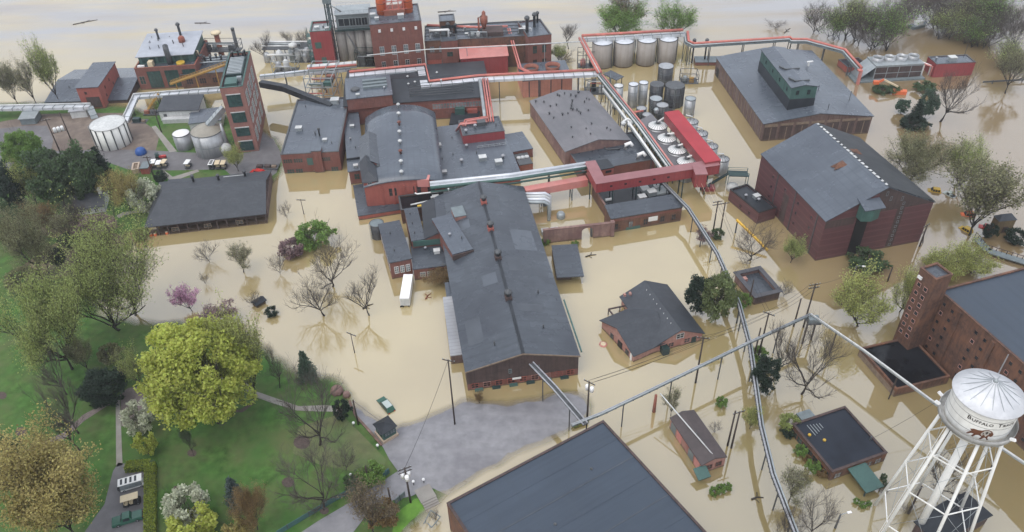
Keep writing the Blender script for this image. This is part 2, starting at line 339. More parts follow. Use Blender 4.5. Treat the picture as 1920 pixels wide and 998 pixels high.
ow = ow.build('river_water', m_water); a_ = ow.data.attributes.new('depth', 'FLOAT', 'POINT'); a_.data.foreach_set('value', [1.5]*len(ow.data.vertices)); tag(ow, kind='structure')
def sheet(name, px, m, off, cell=2.0):
    """a paved or planted area drawn on the land: outline cut on a grid and laid on the ground"""
    pts = [at(x, y, .4) for x, y in px]; bm = bmesh.new(); f = bm.faces.new([bm.verts.new((p.x, p.y, 0)) for p in pts])
    bmesh.ops.triangulate(bm, faces=[f])
    xs = [p.x for p in pts]; ys = [p.y for p in pts]
    for ax, lo, hi in ((0, min(xs), max(xs)), (1, min(ys), max(ys))):
        k = math.ceil(lo/cell)
        while k*cell < hi:
            co = [0,0,0]; co[ax] = k*cell; no = [0,0,0]; no[ax] = 1
            bmesh.ops.bisect_plane(bm, geom=bm.verts[:]+bm.edges[:]+bm.faces[:], plane_co=co, plane_no=no); k += 1
    Z = ground_z([(v.co.x, v.co.y) for v in bm.verts])
    for v, z in zip(bm.verts, Z): v.co.z = float(z)+off
    bmesh.ops.recalc_face_normals(bm, faces=bm.faces)
    me = bpy.data.meshes.new(name); bm.to_mesh(me); bm.free(); me.materials.append(m)
    if sum(p.normal.z for p in me.polygons) < 0: me.flip_normals()
    return tag(link(bpy.data.objects.new(name, me)), kind='structure')
m_road = mat('wet_asphalt', (.21, .208, .22), .5, .2, .6, (.155, .152, .166), ((.16, .42, .2), (.29, .285, .295), .45), bump=.3, spec=.6)
m_lot = mat('old_asphalt', (.15, .145, .15), .7, .18, .6, (.115, .11, .115))
m_dirt = mat('gravel_and_mud', (.17, .135, .11), .9, .3, .5, (.13, .10, .085))
m_path = mat('concrete_path', (.27, .255, .23), .8, .15, .8, (.22, .2, .18))
m_pave = mat('pinkish_stone_path', (.20, .165, .155), .85, .25, 1.6, (.15, .12, .115))
m_mulch = mat('bark_mulch', (.085, .062, .055), .95, .3, 2.)
m_thin = mat('worn_grass', (.125, .135, .06), .9, .25, .5, (.09, .14, .045))
m_leaf = mat('leaf_litter', (.15, .12, .075), .95, .3, .7, (.11, .12, .06))
sheet('yard_ground', [(-60,240),(80,214),(150,212),(236,212),(262,224),(300,250),(290,292),(170,296),(60,300),(-60,310)], m_dirt, .02)
sheet('distillery_road', [(-80,292),(90,284),(182,281),(260,281),(330,285),(432,290),(470,286),(486,238),(512,258),(530,292),(518,322),(500,336),(468,344),(440,334),(420,318),(318,320),(240,318),(200,304),(120,312),(-80,324)], m_lot, .04)
sheet('parking_lot', [(-40,246),(50,236),(88,236),(100,262),(96,282),(-40,290)], m_lot, .05)
sheet('footpath', [(284,238),(292,236),(332,284),(318,286)], m_path, .05)
sheet('footpath', [(318,338),(300,322),(308,320),(324,332),(370,318),(374,322),(326,340),(326,348),(318,348)], m_path, .05)
sheet('footpath', [(218,404),(230,398),(280,392),(282,396),(232,403),(222,408)], m_path, .05)
sheet('footpath', [(30,868),(34,852),(66,834),(118,812),(156,778),(214,748),(240,728),(272,724),(276,738),(232,742),(160,788),(122,822),(72,846),(46,868)], m_pave, .04)
sheet('garden_terrace', [(226,742),(280,730),(292,756),(270,786),(228,800)], m_pave, .03)
sheet('footpath', [(217,752),(225,750),(230,872),(218,876)], m_path, .05)
sheet('footpath', [(398,700),(404,696),(432,714),(466,716),(474,732),(520,748),(560,762),(612,760),(646,764),(644,772),(600,772),(556,770),(510,756),(466,740),(458,724),(430,724)], m_path, .05)
sheet('trail', [(412,772),(416,768),(450,769),(470,756),(478,744),(481,746),(474,760),(454,774)], m_mulch, .05)
sheet('car_park', [(150,1010),(196,946),(212,884),(222,868),(272,876),(272,1010)], m_lot, .05)
sheet('entrance_road', [(540,1015),(596,978),(654,944),(706,910),(746,884),(730,862),(718,838),(676,790),(652,758),(662,748),(700,762),(760,780),(864,742),(962,742),(1100,728),(1108,772),(1056,812),(960,856),(900,888),(840,926),(812,914),(798,916),(772,930),(740,938),(700,950),(650,1015)], m_road, .10)
sheet('planted_bank', [(734,1002),(742,962),(778,934),(804,930),(800,952),(770,974),(744,1004)], mat('bright_grass', (.11, .24, .03), .85, .25, .6), .05)
sheet('worn_lawn', [(560,800),(640,776),(676,812),(700,836),(724,862),(716,886),(660,884),(600,872),(548,850)], m_thin, .03)
for c, r in (((566,830),16),((40,810),11),((360,850),9),((540,905),12),((282,848),7),((330,916),6),((608,958),9),((4,742),9)):
    sheet('mulch_circle', [(c[0]+r*math.cos(k*.524), c[1]+.8*r*math.sin(k*.524)) for k in range(12)], m_mulch, .06)
sheet('leaf_litter_ground', [(40,500),(80,470),(130,440),(180,430),(236,440),(236,462),(200,482),(165,512),(120,520),(80,530)], m_leaf, .02)
sheet('leaf_litter_ground', [(60,410),(130,400),(214,404),(222,424),(190,440),(120,450),(70,440)], m_leaf, .03)
# ---------------------------------------------------------------- building kit
def ring(mb, x0, x1, y0, y1, z0, z1, t):
    mb.box(x0, x1, y0, y0+t, z0, z1).box(x0, x1, y1-t, y1, z0, z1).box(x0, x0+t, y0+t, y1-t, z0, z1).box(x1-t, x1, y0+t, y1-t, z0, z1)
class House: pass
def house(name, label, A, B, C, ze, wall, roof, kind='flat', rise=2., over=.35, par=0., base=-2., group=None, cat='building', Lm=1., ridgeC=False, cap=None, Wm=1., rt=.22, front=None, hipf=0.):
    loc, rz, L, W = rect(A, B, C, ze+rise if ridgeC else ze)
    if ridgeC:
        a, b, c = at(*A, ze), at(*B, ze), at(*C, ze+rise); u = b-a; u.z = 0; L = u.length; u /= L
        W = 2*abs((c-a).dot(Vector((-u.y, u.x, 0)))); loc, rz = (a.x, a.y, 0.), math.atan2(u.y, u.x)
    L *= Lm; W *= Wm
    r = thing(name, label, cat, loc, rz, group); h = House(); h.r, h.L, h.W, h.ze, h.base = r, L, W, ze, base
    mb = MB(); o = over
    if kind == 'flat':
        mb.prism([(0,0),(L,0),(L,W),(0,W)], base, ze-.05)
        if par: ring(mb, 0, L, 0, W, ze-.05, ze+par, .35)
        mb.build('wall', wall, r)
        if par:
            MB().box(.36, L-.36, .36, W-.36, ze-.04, ze+.1).build('roof', roof, r)
            c = MB(); ring(c, -.07, L+.07, -.07, W+.07, ze+par+.003, ze+par+.13, .5); c.build('parapet_cap', cap or steel_d, r)
        else: MB().box(-o, L+o, -o, W+o, ze-.02, ze+.22).build('roof', roof, r)
    elif kind == 'shed':
        mb.add([(0,0,base),(L,0,base),(L,W,base),(0,W,base),(0,0,ze),(L,0,ze),(L,W,ze+rise),(0,W,ze+rise)], [(3,2,1,0),(4,5,6,7),(0,1,5,4),(1,2,6,5),(2,3,7,6),(3,0,4,7)]); mb.build('wall', wall, r)
        k = rise/W; MB().slab([(-o,-o,ze-o*k+rt+.01),(L+o,-o,ze-o*k+rt+.01),(L+o,W+o,ze+rise+o*k+rt+.01),(-o,W+o,ze+rise+o*k+rt+.01)], rt).build('roof', roof, r)
    elif kind in ('gable_x', 'gable_y'):
        n = lambda x, y, z: (x, y, z) if kind == 'gable_x' else (y, x, z)
        P, Q = (L, W) if kind == 'gable_x' else (W, L)     # P along the ridge, Q across it
        v = [n(0,0,base),n(P,0,base),n(P,Q,base),n(0,Q,base),n(0,0,ze),n(P,0,ze),n(P,Q,ze),n(0,Q,ze),n(hipf,Q/2,ze+rise),n(P,Q/2,ze+rise)]
        mb.add(v, [(3,2,1,0),(0,1,5,4),(2,3,7,6),(1,2,6,9,5),(3,0,4,8,7),(4,5,9,8),(6,7,8,9)]); mb.build('wall', wall, r, True)
        k = rise/(Q/2); t = rt+.015; hf = hipf-o if hipf else -o; m = MB()
        m.slab([n(-o,-o,ze-o*k+t),n(P+o,-o,ze-o*k+t),n(P+o,Q/2,ze+rise+t),n(hf,Q/2,ze+rise+t)], rt)
        m.slab([n(P+o,Q+o,ze-o*k+t),n(-o,Q+o,ze-o*k+t),n(hf,Q/2,ze+rise+t),n(P+o,Q/2,ze+rise+t)], rt)
        if hipf: m.slab([n(-o,-o,ze-o*k+t),n(hf,Q/2,ze+rise+t),n(-o,Q+o,ze-o*k+t)], rt)
        m.build('roof', roof, r, True)
    elif kind == 'hip':
        mb.prism([(0,0),(L,0),(L,W),(0,W)], base, ze); mb.build('wall', wall, r)
        d = min(L, W)/2; e = [(-o,-o,ze),(L+o,-o,ze),(L+o,W+o,ze),(-o,W+o,ze)]
        p, q = ((d, W/2, ze+rise), (L-d+.01, W/2, ze+rise)) if L >= W else ((L/2, d, ze+rise), (L/2, W-d+.01, ze+rise))
        m = MB(); m.add(e+[p, q], [(3,2,1,0)]+([(0,1,5,4),(1,2,5),(2,3,4,5),(3,0,4)] if L >= W else [(0,1,4),(1,2,5,4),(2,3,5),(3,0,4,5)])); m.build('roof', roof, r, True)
    return h
def onface(h, face, u, d):
    """local plan point u metres along a face, d metres outside it"""
    return {'s': (u, -d), 'n': (u, h.W+d), 'w': (-d, u), 'e': (h.L+d, u)}[face]
def panel(mb, h, face, u0, u1, z0, z1, d0, d1):
    a, b = onface(h, face, u0, d0), onface(h, face, u1, d1)
    mb.box(min(a[0],b[0]), max(a[0],b[0]), min(a[1],b[1]), max(a[1],b[1]), z0, z1)
def win(h, face, u, z, w, ht, frame=white_b, pane=glass, nx=2, nz=2, name='window', lab=None):
    f = MB(); t = .09 if w < 2.5 else .13; D = .10
    panel(f, h, face, u, u+w, z, z+t, -.05, D); panel(f, h, face, u, u+w, z+ht-t, z+ht, -.05, D)
    for i in range(nx+1):
        x = u+(w-t)*i/nx; panel(f, h, face, x, x+t, z+t, z+ht-t, -.05, D if i in (0, nx) else D-.02)
    for i in range(1, nz): panel(f, h, face, u+t, u+w-t, z+ht*i/nz-.03, z+ht*i/nz+.03, -.05, D-.035)
    o = f.build(name, frame, h.r); p = MB(); panel(p, h, face, u+t*.5, u+w-t*.5, z+t*.5, z+ht-t*.5, -.04, .03); p.build('pane', pane, o)
    if lab: o['label'] = lab
def door(h, face, u, w, ht, m=green_d, z=-.3, frame=None):
    p = MB(); panel(p, h, face, u, u+w, z, z+ht, -.05, .07); o = p.build('door', m, h.r)
    k = MB(); panel(k, h, face, u+w*.8, u+w*.88, z+ht*.45, z+ht*.52, .07, .14); k.build('handle', steel, o)
def fascia(h, face, z0, z1, m, name='fascia', u0=0., u1=None, d=.06):
    p = MB(); u1 = u1 if u1 is not None else (h.L if face in 'sn' else h.W); panel(p, h, face, u0, u1, z0, z1, -.04, d); return p.build(name, m, h.r)
def vent(h, x, y, z, kind='mushroom', s=1., m=None):
    b = MB()
    if kind == 'mushroom':
        b.lathe((x,y,z), [(.22*s,-.4),(.22*s,.55*s),(.42*s,.6*s),(.4*s,.78*s),(.12*s,1.0*s)], 10); b.build('roof_vent', m or tin, h.r)
    elif kind == 'box':
        b.box(x-.7*s,x+.7*s,y-.6*s,y+.6*s,z-.2,z+.75*s); b.build('roof_unit', m or steel, h.r)
        MB().box(x-.78*s,x+.78*s,y-.68*s,y+.68*s,z+.753*s,z+.9*s).build('roof_unit_cover', white_b, h.r)
    elif kind == 'pipe':
        b.lathe((x,y,z), [(.13*s,-.4),(.13*s,.8*s)], 6); b.build('vent_pipe', m or steel_d, h.r)
    elif kind == 'stack':
        b.lathe((x,y,z), [(.3*s,-.5),(.3*s,2.4*s),(.5*s,2.45*s),(.5*s,2.8*s),(.2*s,3.1*s)], 12); b.build('exhaust_stack', m or steel_d, h.r)
    elif kind == 'ridge':
        b.box(x-.5*s,x+.5*s,y-.6*s,y+.6*s,z-.6,z+.45*s); o = b.build('ridge_vent', m or brick_red, h.r)
        MB().lathe((x,y,z), [(.36*s,.453*s),(.36*s,1.0*s),(.62*s,1.05*s),(.55*s,1.3*s),(.15*s,1.6*s)], 12).build('vent_cowl', steel_d, o)
def zroof(h, x, y, rise, kind):
    Q = h.L if kind == 'gable_y' else h.W; q = x if kind == 'gable_y' else y
    return h.ze+rise*(1-abs(q-Q/2)/(Q/2))+.24
rnd = random.Random(7)
# ---------------------------------------------------------------- large buildings, far to near
# --- riverside shed and red hoist house
h = house('river_shed', 'long low grey roofed shed on the river bank behind the red hoist house', (86,192), (238,187), (120,133), 1.3, dark_board, roof_blue, 'gable_x', 2.2)
for k in range(4): vent(h, h.L*(.2+.22*k), h.W*.3, zroof(h, 0, h.W*.3, 2.2, 'gable_x'), 'pipe')
h = house('hoist_house', 'bright red painted hoist house with a grey sloping roof beside the river shed', (142,165.5), (183,163.5), (200,121), 8.2, brick_paint, roof_blue, 'shed', .6)
fascia(h, 's', .6, 4.6, dark_board, 'loading_bay', h.L*.28, h.L*.9, .08)
win(h, 's', h.L*.3, 5.6, .9, 1.1, brick_red); win(h, 'e', h.W*.25, 5.2, .8, 1.1, brick_red); win(h, 'e', h.W*.5, 5.8, .8, 1.1, brick_red); win(h, 'e', h.W*.2, 2.6, .8, 1.1, brick_red); win(h, 'e', h.W*.62, 3.4, .8, 1.1, brick_red)
# --- boiler house
h = house('boiler_house', 'red brick boiler house with tall green windows and a pale roof by the river', (252,131), (366,124), (250,86), 8.0, brick_red, roof_mid, 'flat', par=.4, cap=rust)
for u in (.18, .47, .76): win(h, 's', h.L*u, .6, 4.8, 6.4, green_d, green_g, 4, 5)
win(h, 's', h.L*.03, 2.2, 2.0, 3.2, brick_pink, green_g)
x0, x1, y0 = 1.0, h.L-1.0, 4.0
m = MB(); m.box(x0, x1, y0, h.W-1, 8.0, 11.3); m.build('monitor_wall', green_m, h.r)
MB().slab([(x0-.6,y0-1.0,11.35),(x1+.6,y0-1.0,11.35),(x1+.6,h.W-.5,12.6),(x0-.6,h.W-.5,12.6)], .25).build('monitor_roof', mat('pale_metal_roof', (.36,.38,.42), .45, .12, .5, (.27,.29,.33)), h.r)
for k in range(6):
    p = MB(); p.box(x0+1+k*(x1-x0-2)/6, x0+1+(k+.7)*(x1-x0-2)/6, y0-.06, y0+.02, 8.5, 10.9); p.build('monitor_window', green_g, h.r)
MB().box(h.L*.22, h.L*.30, 1.0, 3.2, 8.1, 10.0).build('fan_housing', cream, h.r); MB().lathe((h.L*.74,2.4,8.1), [(1.5,0),(1.5,.8)], 20).build('fan_ring', yellow, h.r)
MB().box(h.L*.05, h.L*.16, .6, 1.5, 8.45, 9.0).build('duct', white, h.r)
MB().tube([(h.L*.56,3.0,8),(h.L*.56,3.0,13.6),(h.L*.54,4.4,14.4)], 1.0, 12).build('flue', steel_d, h.r)
for x, y, s in ((.27,.75,1.3),(.62,.85,1.6)): vent(h, h.L*x, h.W*y, 12.3, 'stack', s)
MB().lathe((h.L*.7,h.W*.6,12), [(1.2,0),(1.2,1.6),(.6,2.2)], 12).build('roof_fan', rust, h.r)
for _ in range(10): vent(h, rnd.uniform(2,h.L-2), rnd.uniform(7,h.W-2), 12.0, 'pipe', rnd.uniform(.8,1.6))
h = house('boiler_annex', 'low dark brick annex with a grey roof between boiler house and brick tower', (338,143), (420,137), (346,112), 5.0, brick_brown, roof_blue, 'flat', par=.3)
for u in (.1, .4, .7): win(h, 's', h.L*u, 1.5, 2.4, 2.2, brick_red, glass, 3, 2)
for k in range(7): vent(h, h.L*(.1+.13*k), h.W*rnd.uniform(.3,.8), 5.1, rnd.choice(('pipe','stack','box')), 1.1)
for k in range(3): MB().tube([(0, h.W*(.5+.15*k), 6.4), (h.L, h.W*(.5+.15*k), 6.4)], .3, 8).build('roof_pipe', steel, h.r)
# --- white building and sheds in the yard
h = house('white_workshop', 'white board workshop with a dark roof left of the brick tower', (297,209), (371,206), (304,189), 4.0, white_b, roof_shingle, 'shed', 1.4)
for u in (.1, .76): door(h, 's', h.L*u, 1.1, 2.6, steel_d, .3)
m = MB(); m.box(1.2, h.L-1.5, -2.2, -.02, -1, 1.9); m.build('lean_to', white_b, h.r)
house('grey_store', 'flat light grey roofed store behind the big conical bin', (354,233), (414,226), (362,208), 3.0, white_b, roof_blue, 'flat', over=.2)
house('metal_shed', 'small blue grey metal shed under the pipe gallery at the far left', (36,224), (64,222), (38,211), 2.6, steel_g, steel, 'shed', .4)
house('open_store', 'low pale shed roof tucked below the end of the left pipe gallery', (130,210), (160,207), (133,203), 3.0, white_b, tin, 'shed', .4)
# --- brick elevator tower
h = house('brick_tower', 'tall narrow pink brick tower with green windows and machinery on its roof', (413,171), (456,167), (472,101), 22.0, brick_tower, roof_mid, 'flat', par=.9, cap=green_m)
for z, ht in ((16.4, 4.0), (11.0, 3.4), (6.2, 2.9), (1.0, 3.3)): win(h, 's', 1.3, z, 4.2, ht, green_d, green_g, 3, 3); fascia(h, 's', z+ht+.02, z+ht+.3, white_b, 'lintel', 1.2, 5.6, .15)
for k, u in enumerate((1.5, 7.0, 12.5, 18.0)):
    for z, ht in ((15.5, 4.4), (9.6, 4.2), (3.0, 4.2)): win(h, 'e', u, z, 3.4, ht, white_b, green_g, 3, 5)
for x in (2., 4.): vent(h, x, .0, 20.9, 'pipe', .1)
MB().box(.9, 5.9, 8.2, 21., 22.1, 23.3).build('roof_plant', green_d, h.r)
m = MB()
for k in range(11): m.box(1.2, 5.6, 8.6+1.1*k, 9.2+1.1*k, 23.303, 23.7)
m.build('roof_louvres', steel, h.r)
MB().box(1.2, 4.8, 2.0, 6.6, 22.1, 23.2).build('tank_cover', green_m, h.r); MB().box(4.6, 6.0, 5.0, 6.2, 22.15, 23.6).build('fan_housing', steel, h.r)
for x, y in ((1.6,22.5),(3.2,23.5),(5.4,23.0),(5.0,21.6)): vent(h, x, y, 22.1, 'stack', .9)
m = MB()
for x in (.3, 6.5):
    for y in (.3, 6.8, 13., 19., 25.8): m.beam((x,y,22.9),(x,y,24.0),.07,.07)
    m.beam((x,.3,24.0),(x,25.8,24.0),.06,.06); m.beam((x,.3,23.5),(x,25.8,23.5),.05,.05)
m.build('railing', green_d, h.r)
# --- mid plant: black roofed mash building, its plant room, the curved hall
h = house('mash_building', 'wide building with charcoal roof under the zigzag pipe gallery', (645,200), (917,181), (829,121), 7.2, brick_red, roof_dark, 'gable_x', 1.8)
for u in (.60, .68, .76, .84, .92): win(h, 's', h.L*u, 3.8, 4.0, 2.2, brick_paint, glass_p, 4, 2)
for k in range(7):
    x, y = h.L*rnd.uniform(.4,.96), h.W*rnd.uniform(.1,.9); vent(h, x, y, zroof(h, x, y, 1.8, 'gable_x'), 'mushroom', .95, white_b)
m = MB()
for k in range(5): m.tube([(h.L*.45, 2.2+1.2*k, 8.3+.25*k), (h.L*.9, 2.2+1.2*k, 8.3+.25*k)], .12, 6)
m.build('roof_pipe', steel_d, h.r)
h = house('rooftop_plant_room', 'boxy plant room with pale flat roof rising from the charcoal roof', (650,187), (735,178), (728,141), 10.4, brick_red, roof_blue, 'flat', base=6.5, over=.25)
for k in range(3): MB().box(h.L*.38, h.L*.92, h.W*(.38+.16*k), h.W*(.38+.16*k)+1.2, 10.62, 11.3).build('skylight', steel_g, h.r)
MB().lathe((h.L*.2,h.W*.4,10.6), [(1.5,0),(1.5,.5),(1.1,.7)], 14).build('roof_hatch', steel_d, h.r); vent(h, h.L*.85, h.W*.3, 10.6); vent(h, h.L*.25, h.W*.1, 10.6, 'box', .8)
h = house('curved_roof_hall', 'great hall with a broad curved grey roof and painted red brick front', (684,352), (828,339), (675,225), 8.0, brick_paint, roof_blue, 'none')
L, W = h.L, h.W; n = 16; m = MB(); rf = MB(); rf.smooth = True
prof = lambda x, y: 8.0+(1.3+2.4*(y/W))*(1-(2*x/L-1)**2)**.8 if 0 < x < L else 8.0
pts = [(L*i/n) for i in range(n+1)]
m.add([(x,0,prof(x,0)) for x in pts]+[(x,W,prof(x,W)) for x in pts]+[(0,0,-2),(L,0,-2),(0,W,-2),(L,W,-2)],
      [tuple([2*n+2]+[2*n+3]+[n-i for i in range(n+1)])[:], tuple([2*n+5,2*n+4]+[n+1+i for i in range(n+1)]), (2*n+4,2*n+2,0,n+1), (2*n+3,2*n+5,2*n+1,n)]); m.build('wall', brick_paint, h.r, True)
ny = 8; top = [(L*i/n if 0<i<n else (-.4 if i==0 else L+.4), -.4+(W+.8)*j/ny, prof(L*i/n, max(0,min(W,-.4+(W+.8)*j/ny)))+.3) for j in range(ny+1) for i in range(n+1)]
k0 = len(top); rf.add(top+[(x,y,z-.28) for x,y,z in top], [(j*(n+1)+i,j*(n+1)+i+1,(j+1)*(n+1)+i+1,(j+1)*(n+1)+i) for j in range(ny) for i in range(n)])
rf.smooth = False; N1 = n+1
for i in range(n): rf.face([i, k0+i, k0+i+1, i+1]); rf.face([ny*N1+i+1, k0+ny*N1+i+1, k0+ny*N1+i, ny*N1+i])
for j in range(ny): rf.face([(j+1)*N1, k0+(j+1)*N1, k0+j*N1, j*N1]); rf.face([j*N1+n, k0+j*N1+n, k0+(j+1)*N1+n, (j+1)*N1+n])
rf.build('roof', roof_blue, h.r)
for k in range(8): vent(h, L*.49, W*(.06+.13*k), prof(L*.49, W*(.06+.13*k))+.3, 'mushroom', 1.5, brick_red if k in (2,5) else white_b)
for u in (.30, .62, .80): win(h, 's', L*u, 4.4, 2.2, 2.6, brick_red, glass, 2, 2)
for k in range(6): fascia(h, 's', 1.5, 7.6, brick_paint, 'pilaster', L*(.2+.145*k), L*(.2+.145*k)+.6, .22)
h = house('hall_tower', 'square red painted tower with a dark hipped roof at the corner of the curved hall', (681,341), (706,337.5), (677,305), 9.8, brick_paint, roof_shingle, 'gable_y', 2.0, hipf=2.2)
for z in (8.0, 5.0): win(h, 's', h.L*.3, z, 1.2, 1.3, white_b, glass)
h = house('hall_dormer', 'slate grey ridged roof behind the dark hipped tower on the curved hall', (677,312), (712,308.5), (675,259), 9.4, brick_paint, roof_mid, 'gable_y', 1.6, base=6.)
vent(h, h.L*.9, -.9, 8.6, 'ridge', .9)
h = house('side_aisle', 'narrow low pale roof along the west side of the curved hall', (654,322), (682,318.5), (657,212), 4.6, brick_red, roof_blue, 'flat')
m = MB(); m.box(-.36, h.L+.1, 6.0, 6.35, 4.83, 5.5); m.build('parapet_step', roof_dark, h.r)
for x, y, k in ((.5,.05,'box'),(.6,.35,'pipe'),(.5,.72,'box'),(.3,.5,'mushroom')): vent(h, h.L*x, h.W*y, 4.8, k, .9)
win(h, 's', h.L*.3, 1.6, 1.6, 2.0, brick_red, green_g)
h = house('red_plinth_annex', 'low red walled annex with thin grey roof before the hall tower', (672,406), (780,389), (667,348), 1.4, brick_paint, roof_mid, 'flat', over=.1)
h = house('flat_roof_wing', 'flat grey roofed wing with many vents east of the curved hall', (826,346), (976,326), (817,240), 3.4, brick_paint, roof_blue, 'flat', over=.2)
for x, y, k, s in ((.08,.16,'box',1.),(.09,.62,'box',1.3),(.33,.3,'mushroom',1.5),(.45,.55,'mushroom',1.3),(.6,.3,'box',1.5),(.78,.2,'box',1.4),(.86,.28,'mushroom',1.5),(.25,.45,'pipe',1.),(.3,.75,'pipe',1.),(.1,.4,'pipe',1.),(.55,.42,'pipe',1.2)): vent(h, h.L*x, h.W*y, 3.6, k, s)
m = MB()
for yy in (0, .9): m.beam((h.L*.58, h.W*.5+yy, 4.1), (h.L*.97, h.W*.5+yy, 4.1), .1, .1)
for k in range(6): m.beam((h.L*(.58+.075*k), h.W*.5, 4.1), (h.L*(.58+.075*k), h.W*.5+.9, 4.1), .08, .08); m.beam((h.L*(.58+.075*k), h.W*.5, 3.5), (h.L*(.58+.075*k), h.W*.5, 4.1), .08, .08)
m.build('pipe_rack', steel, h.r)
fascia(h, 's', 1.2, 3.0, glass_p, 'window_band', h.L*.05, h.L*.6)
h = house('red_penthouse', 'dark roofed penthouse with red front on the flat wing below the salmon pipes', (868,256), (946,246.5), (866,227), 6.3, red_metal, roof_mid, 'flat', base=3.3, par=.15)
for x, y, k in ((.1,.2,'mushroom'),(.35,.45,'mushroom'),(.85,.4,'pipe')): vent(h, h.L*x, h.W*y, 6.3, k, 1.4)
m = MB(); m.box(h.L*.42, h.L*.62, h.W*.5, h.W*.8, 6.35, 7.6); m.build('roof_unit', steel_d, h.r)
h = house('east_lean_to', 'small grey roof beside open water east of the flat wing', (955,287), (999,279), (944,254), 3.0, brick_red, roof_blue, 'flat', over=.1)
h = house('condenser_unit', 'brown framed condenser with three pale fans below the small grey roof', (974,311), (999,307), (968,290), 2.2, rust, steel_d, 'flat', cat='machine', over=.05)
for k in range(3): MB().lathe((h.L*(.2+.3*k), h.W*.6, 2.25), [(.7,0),(.7,.5),(.3,.6)], 14).build('fan', white_b, h.r)
# --- riverside still house group
h = house('still_house', 'tall dark brick still house with white lamps and arched windows on the river side', (693,49), (790,40.5), (776,9), 20., brick_still, roof_blue, 'flat', par=.3)
for k in range(4):
    u = h.L*(.13+.235*k)
    win(h, 's', u, 8.6, 1.7, 3.4, white_b, glass_p, 2, 3); win(h, 's', u+.1, 3.4, 1.5, 2.8, white_b, glass, 2, 3)
    p = MB(); panel(p, h, 's', u+.4, u+1.3, 17.4, 18.4, -.02, .35); p.build('wall_lamp', white, h.r)
for x in (.27, .78):
    b = MB(); b.lathe((h.L*x, h.W*.62, 20.), [(1.9,0),(1.9,14)], 18); b.build('still_column', orange, h.r)
    m = MB()
    for k in range(5): m.lathe((h.L*x, h.W*.62, 21.5+2.6*k), [(2.0,0),(2.0,.25)], 18)
    m.build('column_band', rust, h.r)
m = MB()
for x in (.36, .48, .6, .7): m.beam((h.L*x, h.W*.5, 20.), (h.L*x, h.W*.5, 33), .35, .35)
for z in (22, 25, 28): m.beam((h.L*.3, h.W*.5, z), (h.L*.76, h.W*.5, z), .3, .3); m.beam((h.L*.36, h.W*.5, z), (h.L*.48, h.W*.5, z+3), .2, .2); m.beam((h.L*.6, h.W*.5, z), (h.L*.7, h.W*.5, z+3), .2, .2)
m.build('column_frame', red_pipe, h.r)
MB().box(h.L*.3, h.L*.72, h.W*.45, h.W*.8, 20.1, 22.).build('column_base', rust, h.r)
for x, y, k, s in ((.08,.5,'box',1.3),(.15,.3,'box',1.),(.62,.3,'box',1.5),(.2,.6,'mushroom',1.4),(.85,.6,'box',.8)): vent(h, h.L*x, h.W*y, 20.1, k, s)
h = house('grain_headhouse', 'grey metal headhouse with dark windows on top of the concrete silos', (628,29), (691,25), (632,12.5), 18., steel_g, steel, 'flat', base=12.3)
for u in (.06, .40, .58, .76): win(h, 's', h.L*u, 13.6, 2.2 if u > .1 else 4.2, 3.0, steel, glass, 2, 1)
m = MB()
for z in (13.0, 13.6): m.beam((-1.,-1.6,z),(h.L+.5,-1.6,z),.08,.08)
m.box(-1., h.L+.5, -1.7, -.1, 12.3, 12.5)
for k in range(10): m.beam((-1+k*(h.L+1.4)/9,-1.6,12.4),(-1+k*(h.L+1.4)/9,-1.6,13.6),.07,.07)
m.build('balcony', green_d, h.r)
m = MB(); zt = 18.3
for yy in (.2, h.W-.2):
    m.beam((0,yy,zt+1.1),(h.L,yy,zt+1.1),.07,.07)
    for k in range(8): m.beam((h.L*k/7,yy,zt),(h.L*k/7,yy,zt+1.1),.06,.06)
m.build('railing', steel, h.r)
headhouse = h
rt_ = thing('grain_silo_bank', 'bank of stained concrete grain silos under the metal headhouse', 'silo', headhouse.r.location, headhouse.r.rotation_euler.z)
for k in range(4): MB().cyl((headhouse.L*(.06+.29*k), 1.2), headhouse.L*.155, -2, 12.3, 20).build('silo', concrete, rt_)
for k in range(3): MB().cyl((headhouse.L*(.2+.29*k), 2.6+headhouse.L*.2), headhouse.L*.155, -2, 12.3, 20).build('silo', concrete, rt_)
m = MB(); m.tube([(headhouse.L*.3,-3.2,12.0),(headhouse.L*.62,-4.,3.),(headhouse.L*.9,-5.,1.)], .3, 8); m.build('spout', steel_d, rt_)
h = house('red_stair_tower', 'red clad stair tower with green door left of the concrete silos', (581,64), (620,61.5), (578,45), 13., red_metal, steel, 'flat', par=.8, cap=green_m)
p = MB(); panel(p, h, 's', h.L*.15, h.L*.45, 7.2, 9.6, -.02, .08); p.build('window', MATS['sea_green_metal'], h.r)
door(h, 's', h.L*.35, 1.8, 2.6, green_m, 1.)
for x, y, k, s in ((.3,.4,'box',1.2),(.6,.5,'mushroom',1.4),(.8,.3,'box',1.)): vent(h, h.L*x, h.W*y, 13.1, k, s)
m = MB()
for k in range(5): m.box(-1.6, -.05, .5, 4., 2+2.4*k, 2.12+2.4*k); m.beam((-1.55,.6,2+2.4*k),(-1.55,3.9,4.4+2.4*k),.1,.2)
for y in (.6, 3.9): m.beam((-1.55,y,-1),(-1.55,y,14),.12,.12)
m.build('fire_stair', green_m, h.r)
h = house('elevator_leg', 'slim steel lattice grain elevator rising above the headhouse', (606,2), (618,1), (607,-4), 23.5, steel_d, steel_g, 'none', cat='elevator')
m = MB()
for x in (0, h.L):
    for y in (0, 3.): m.beam((x,y,-1),(x,y,23.5),.25,.25)
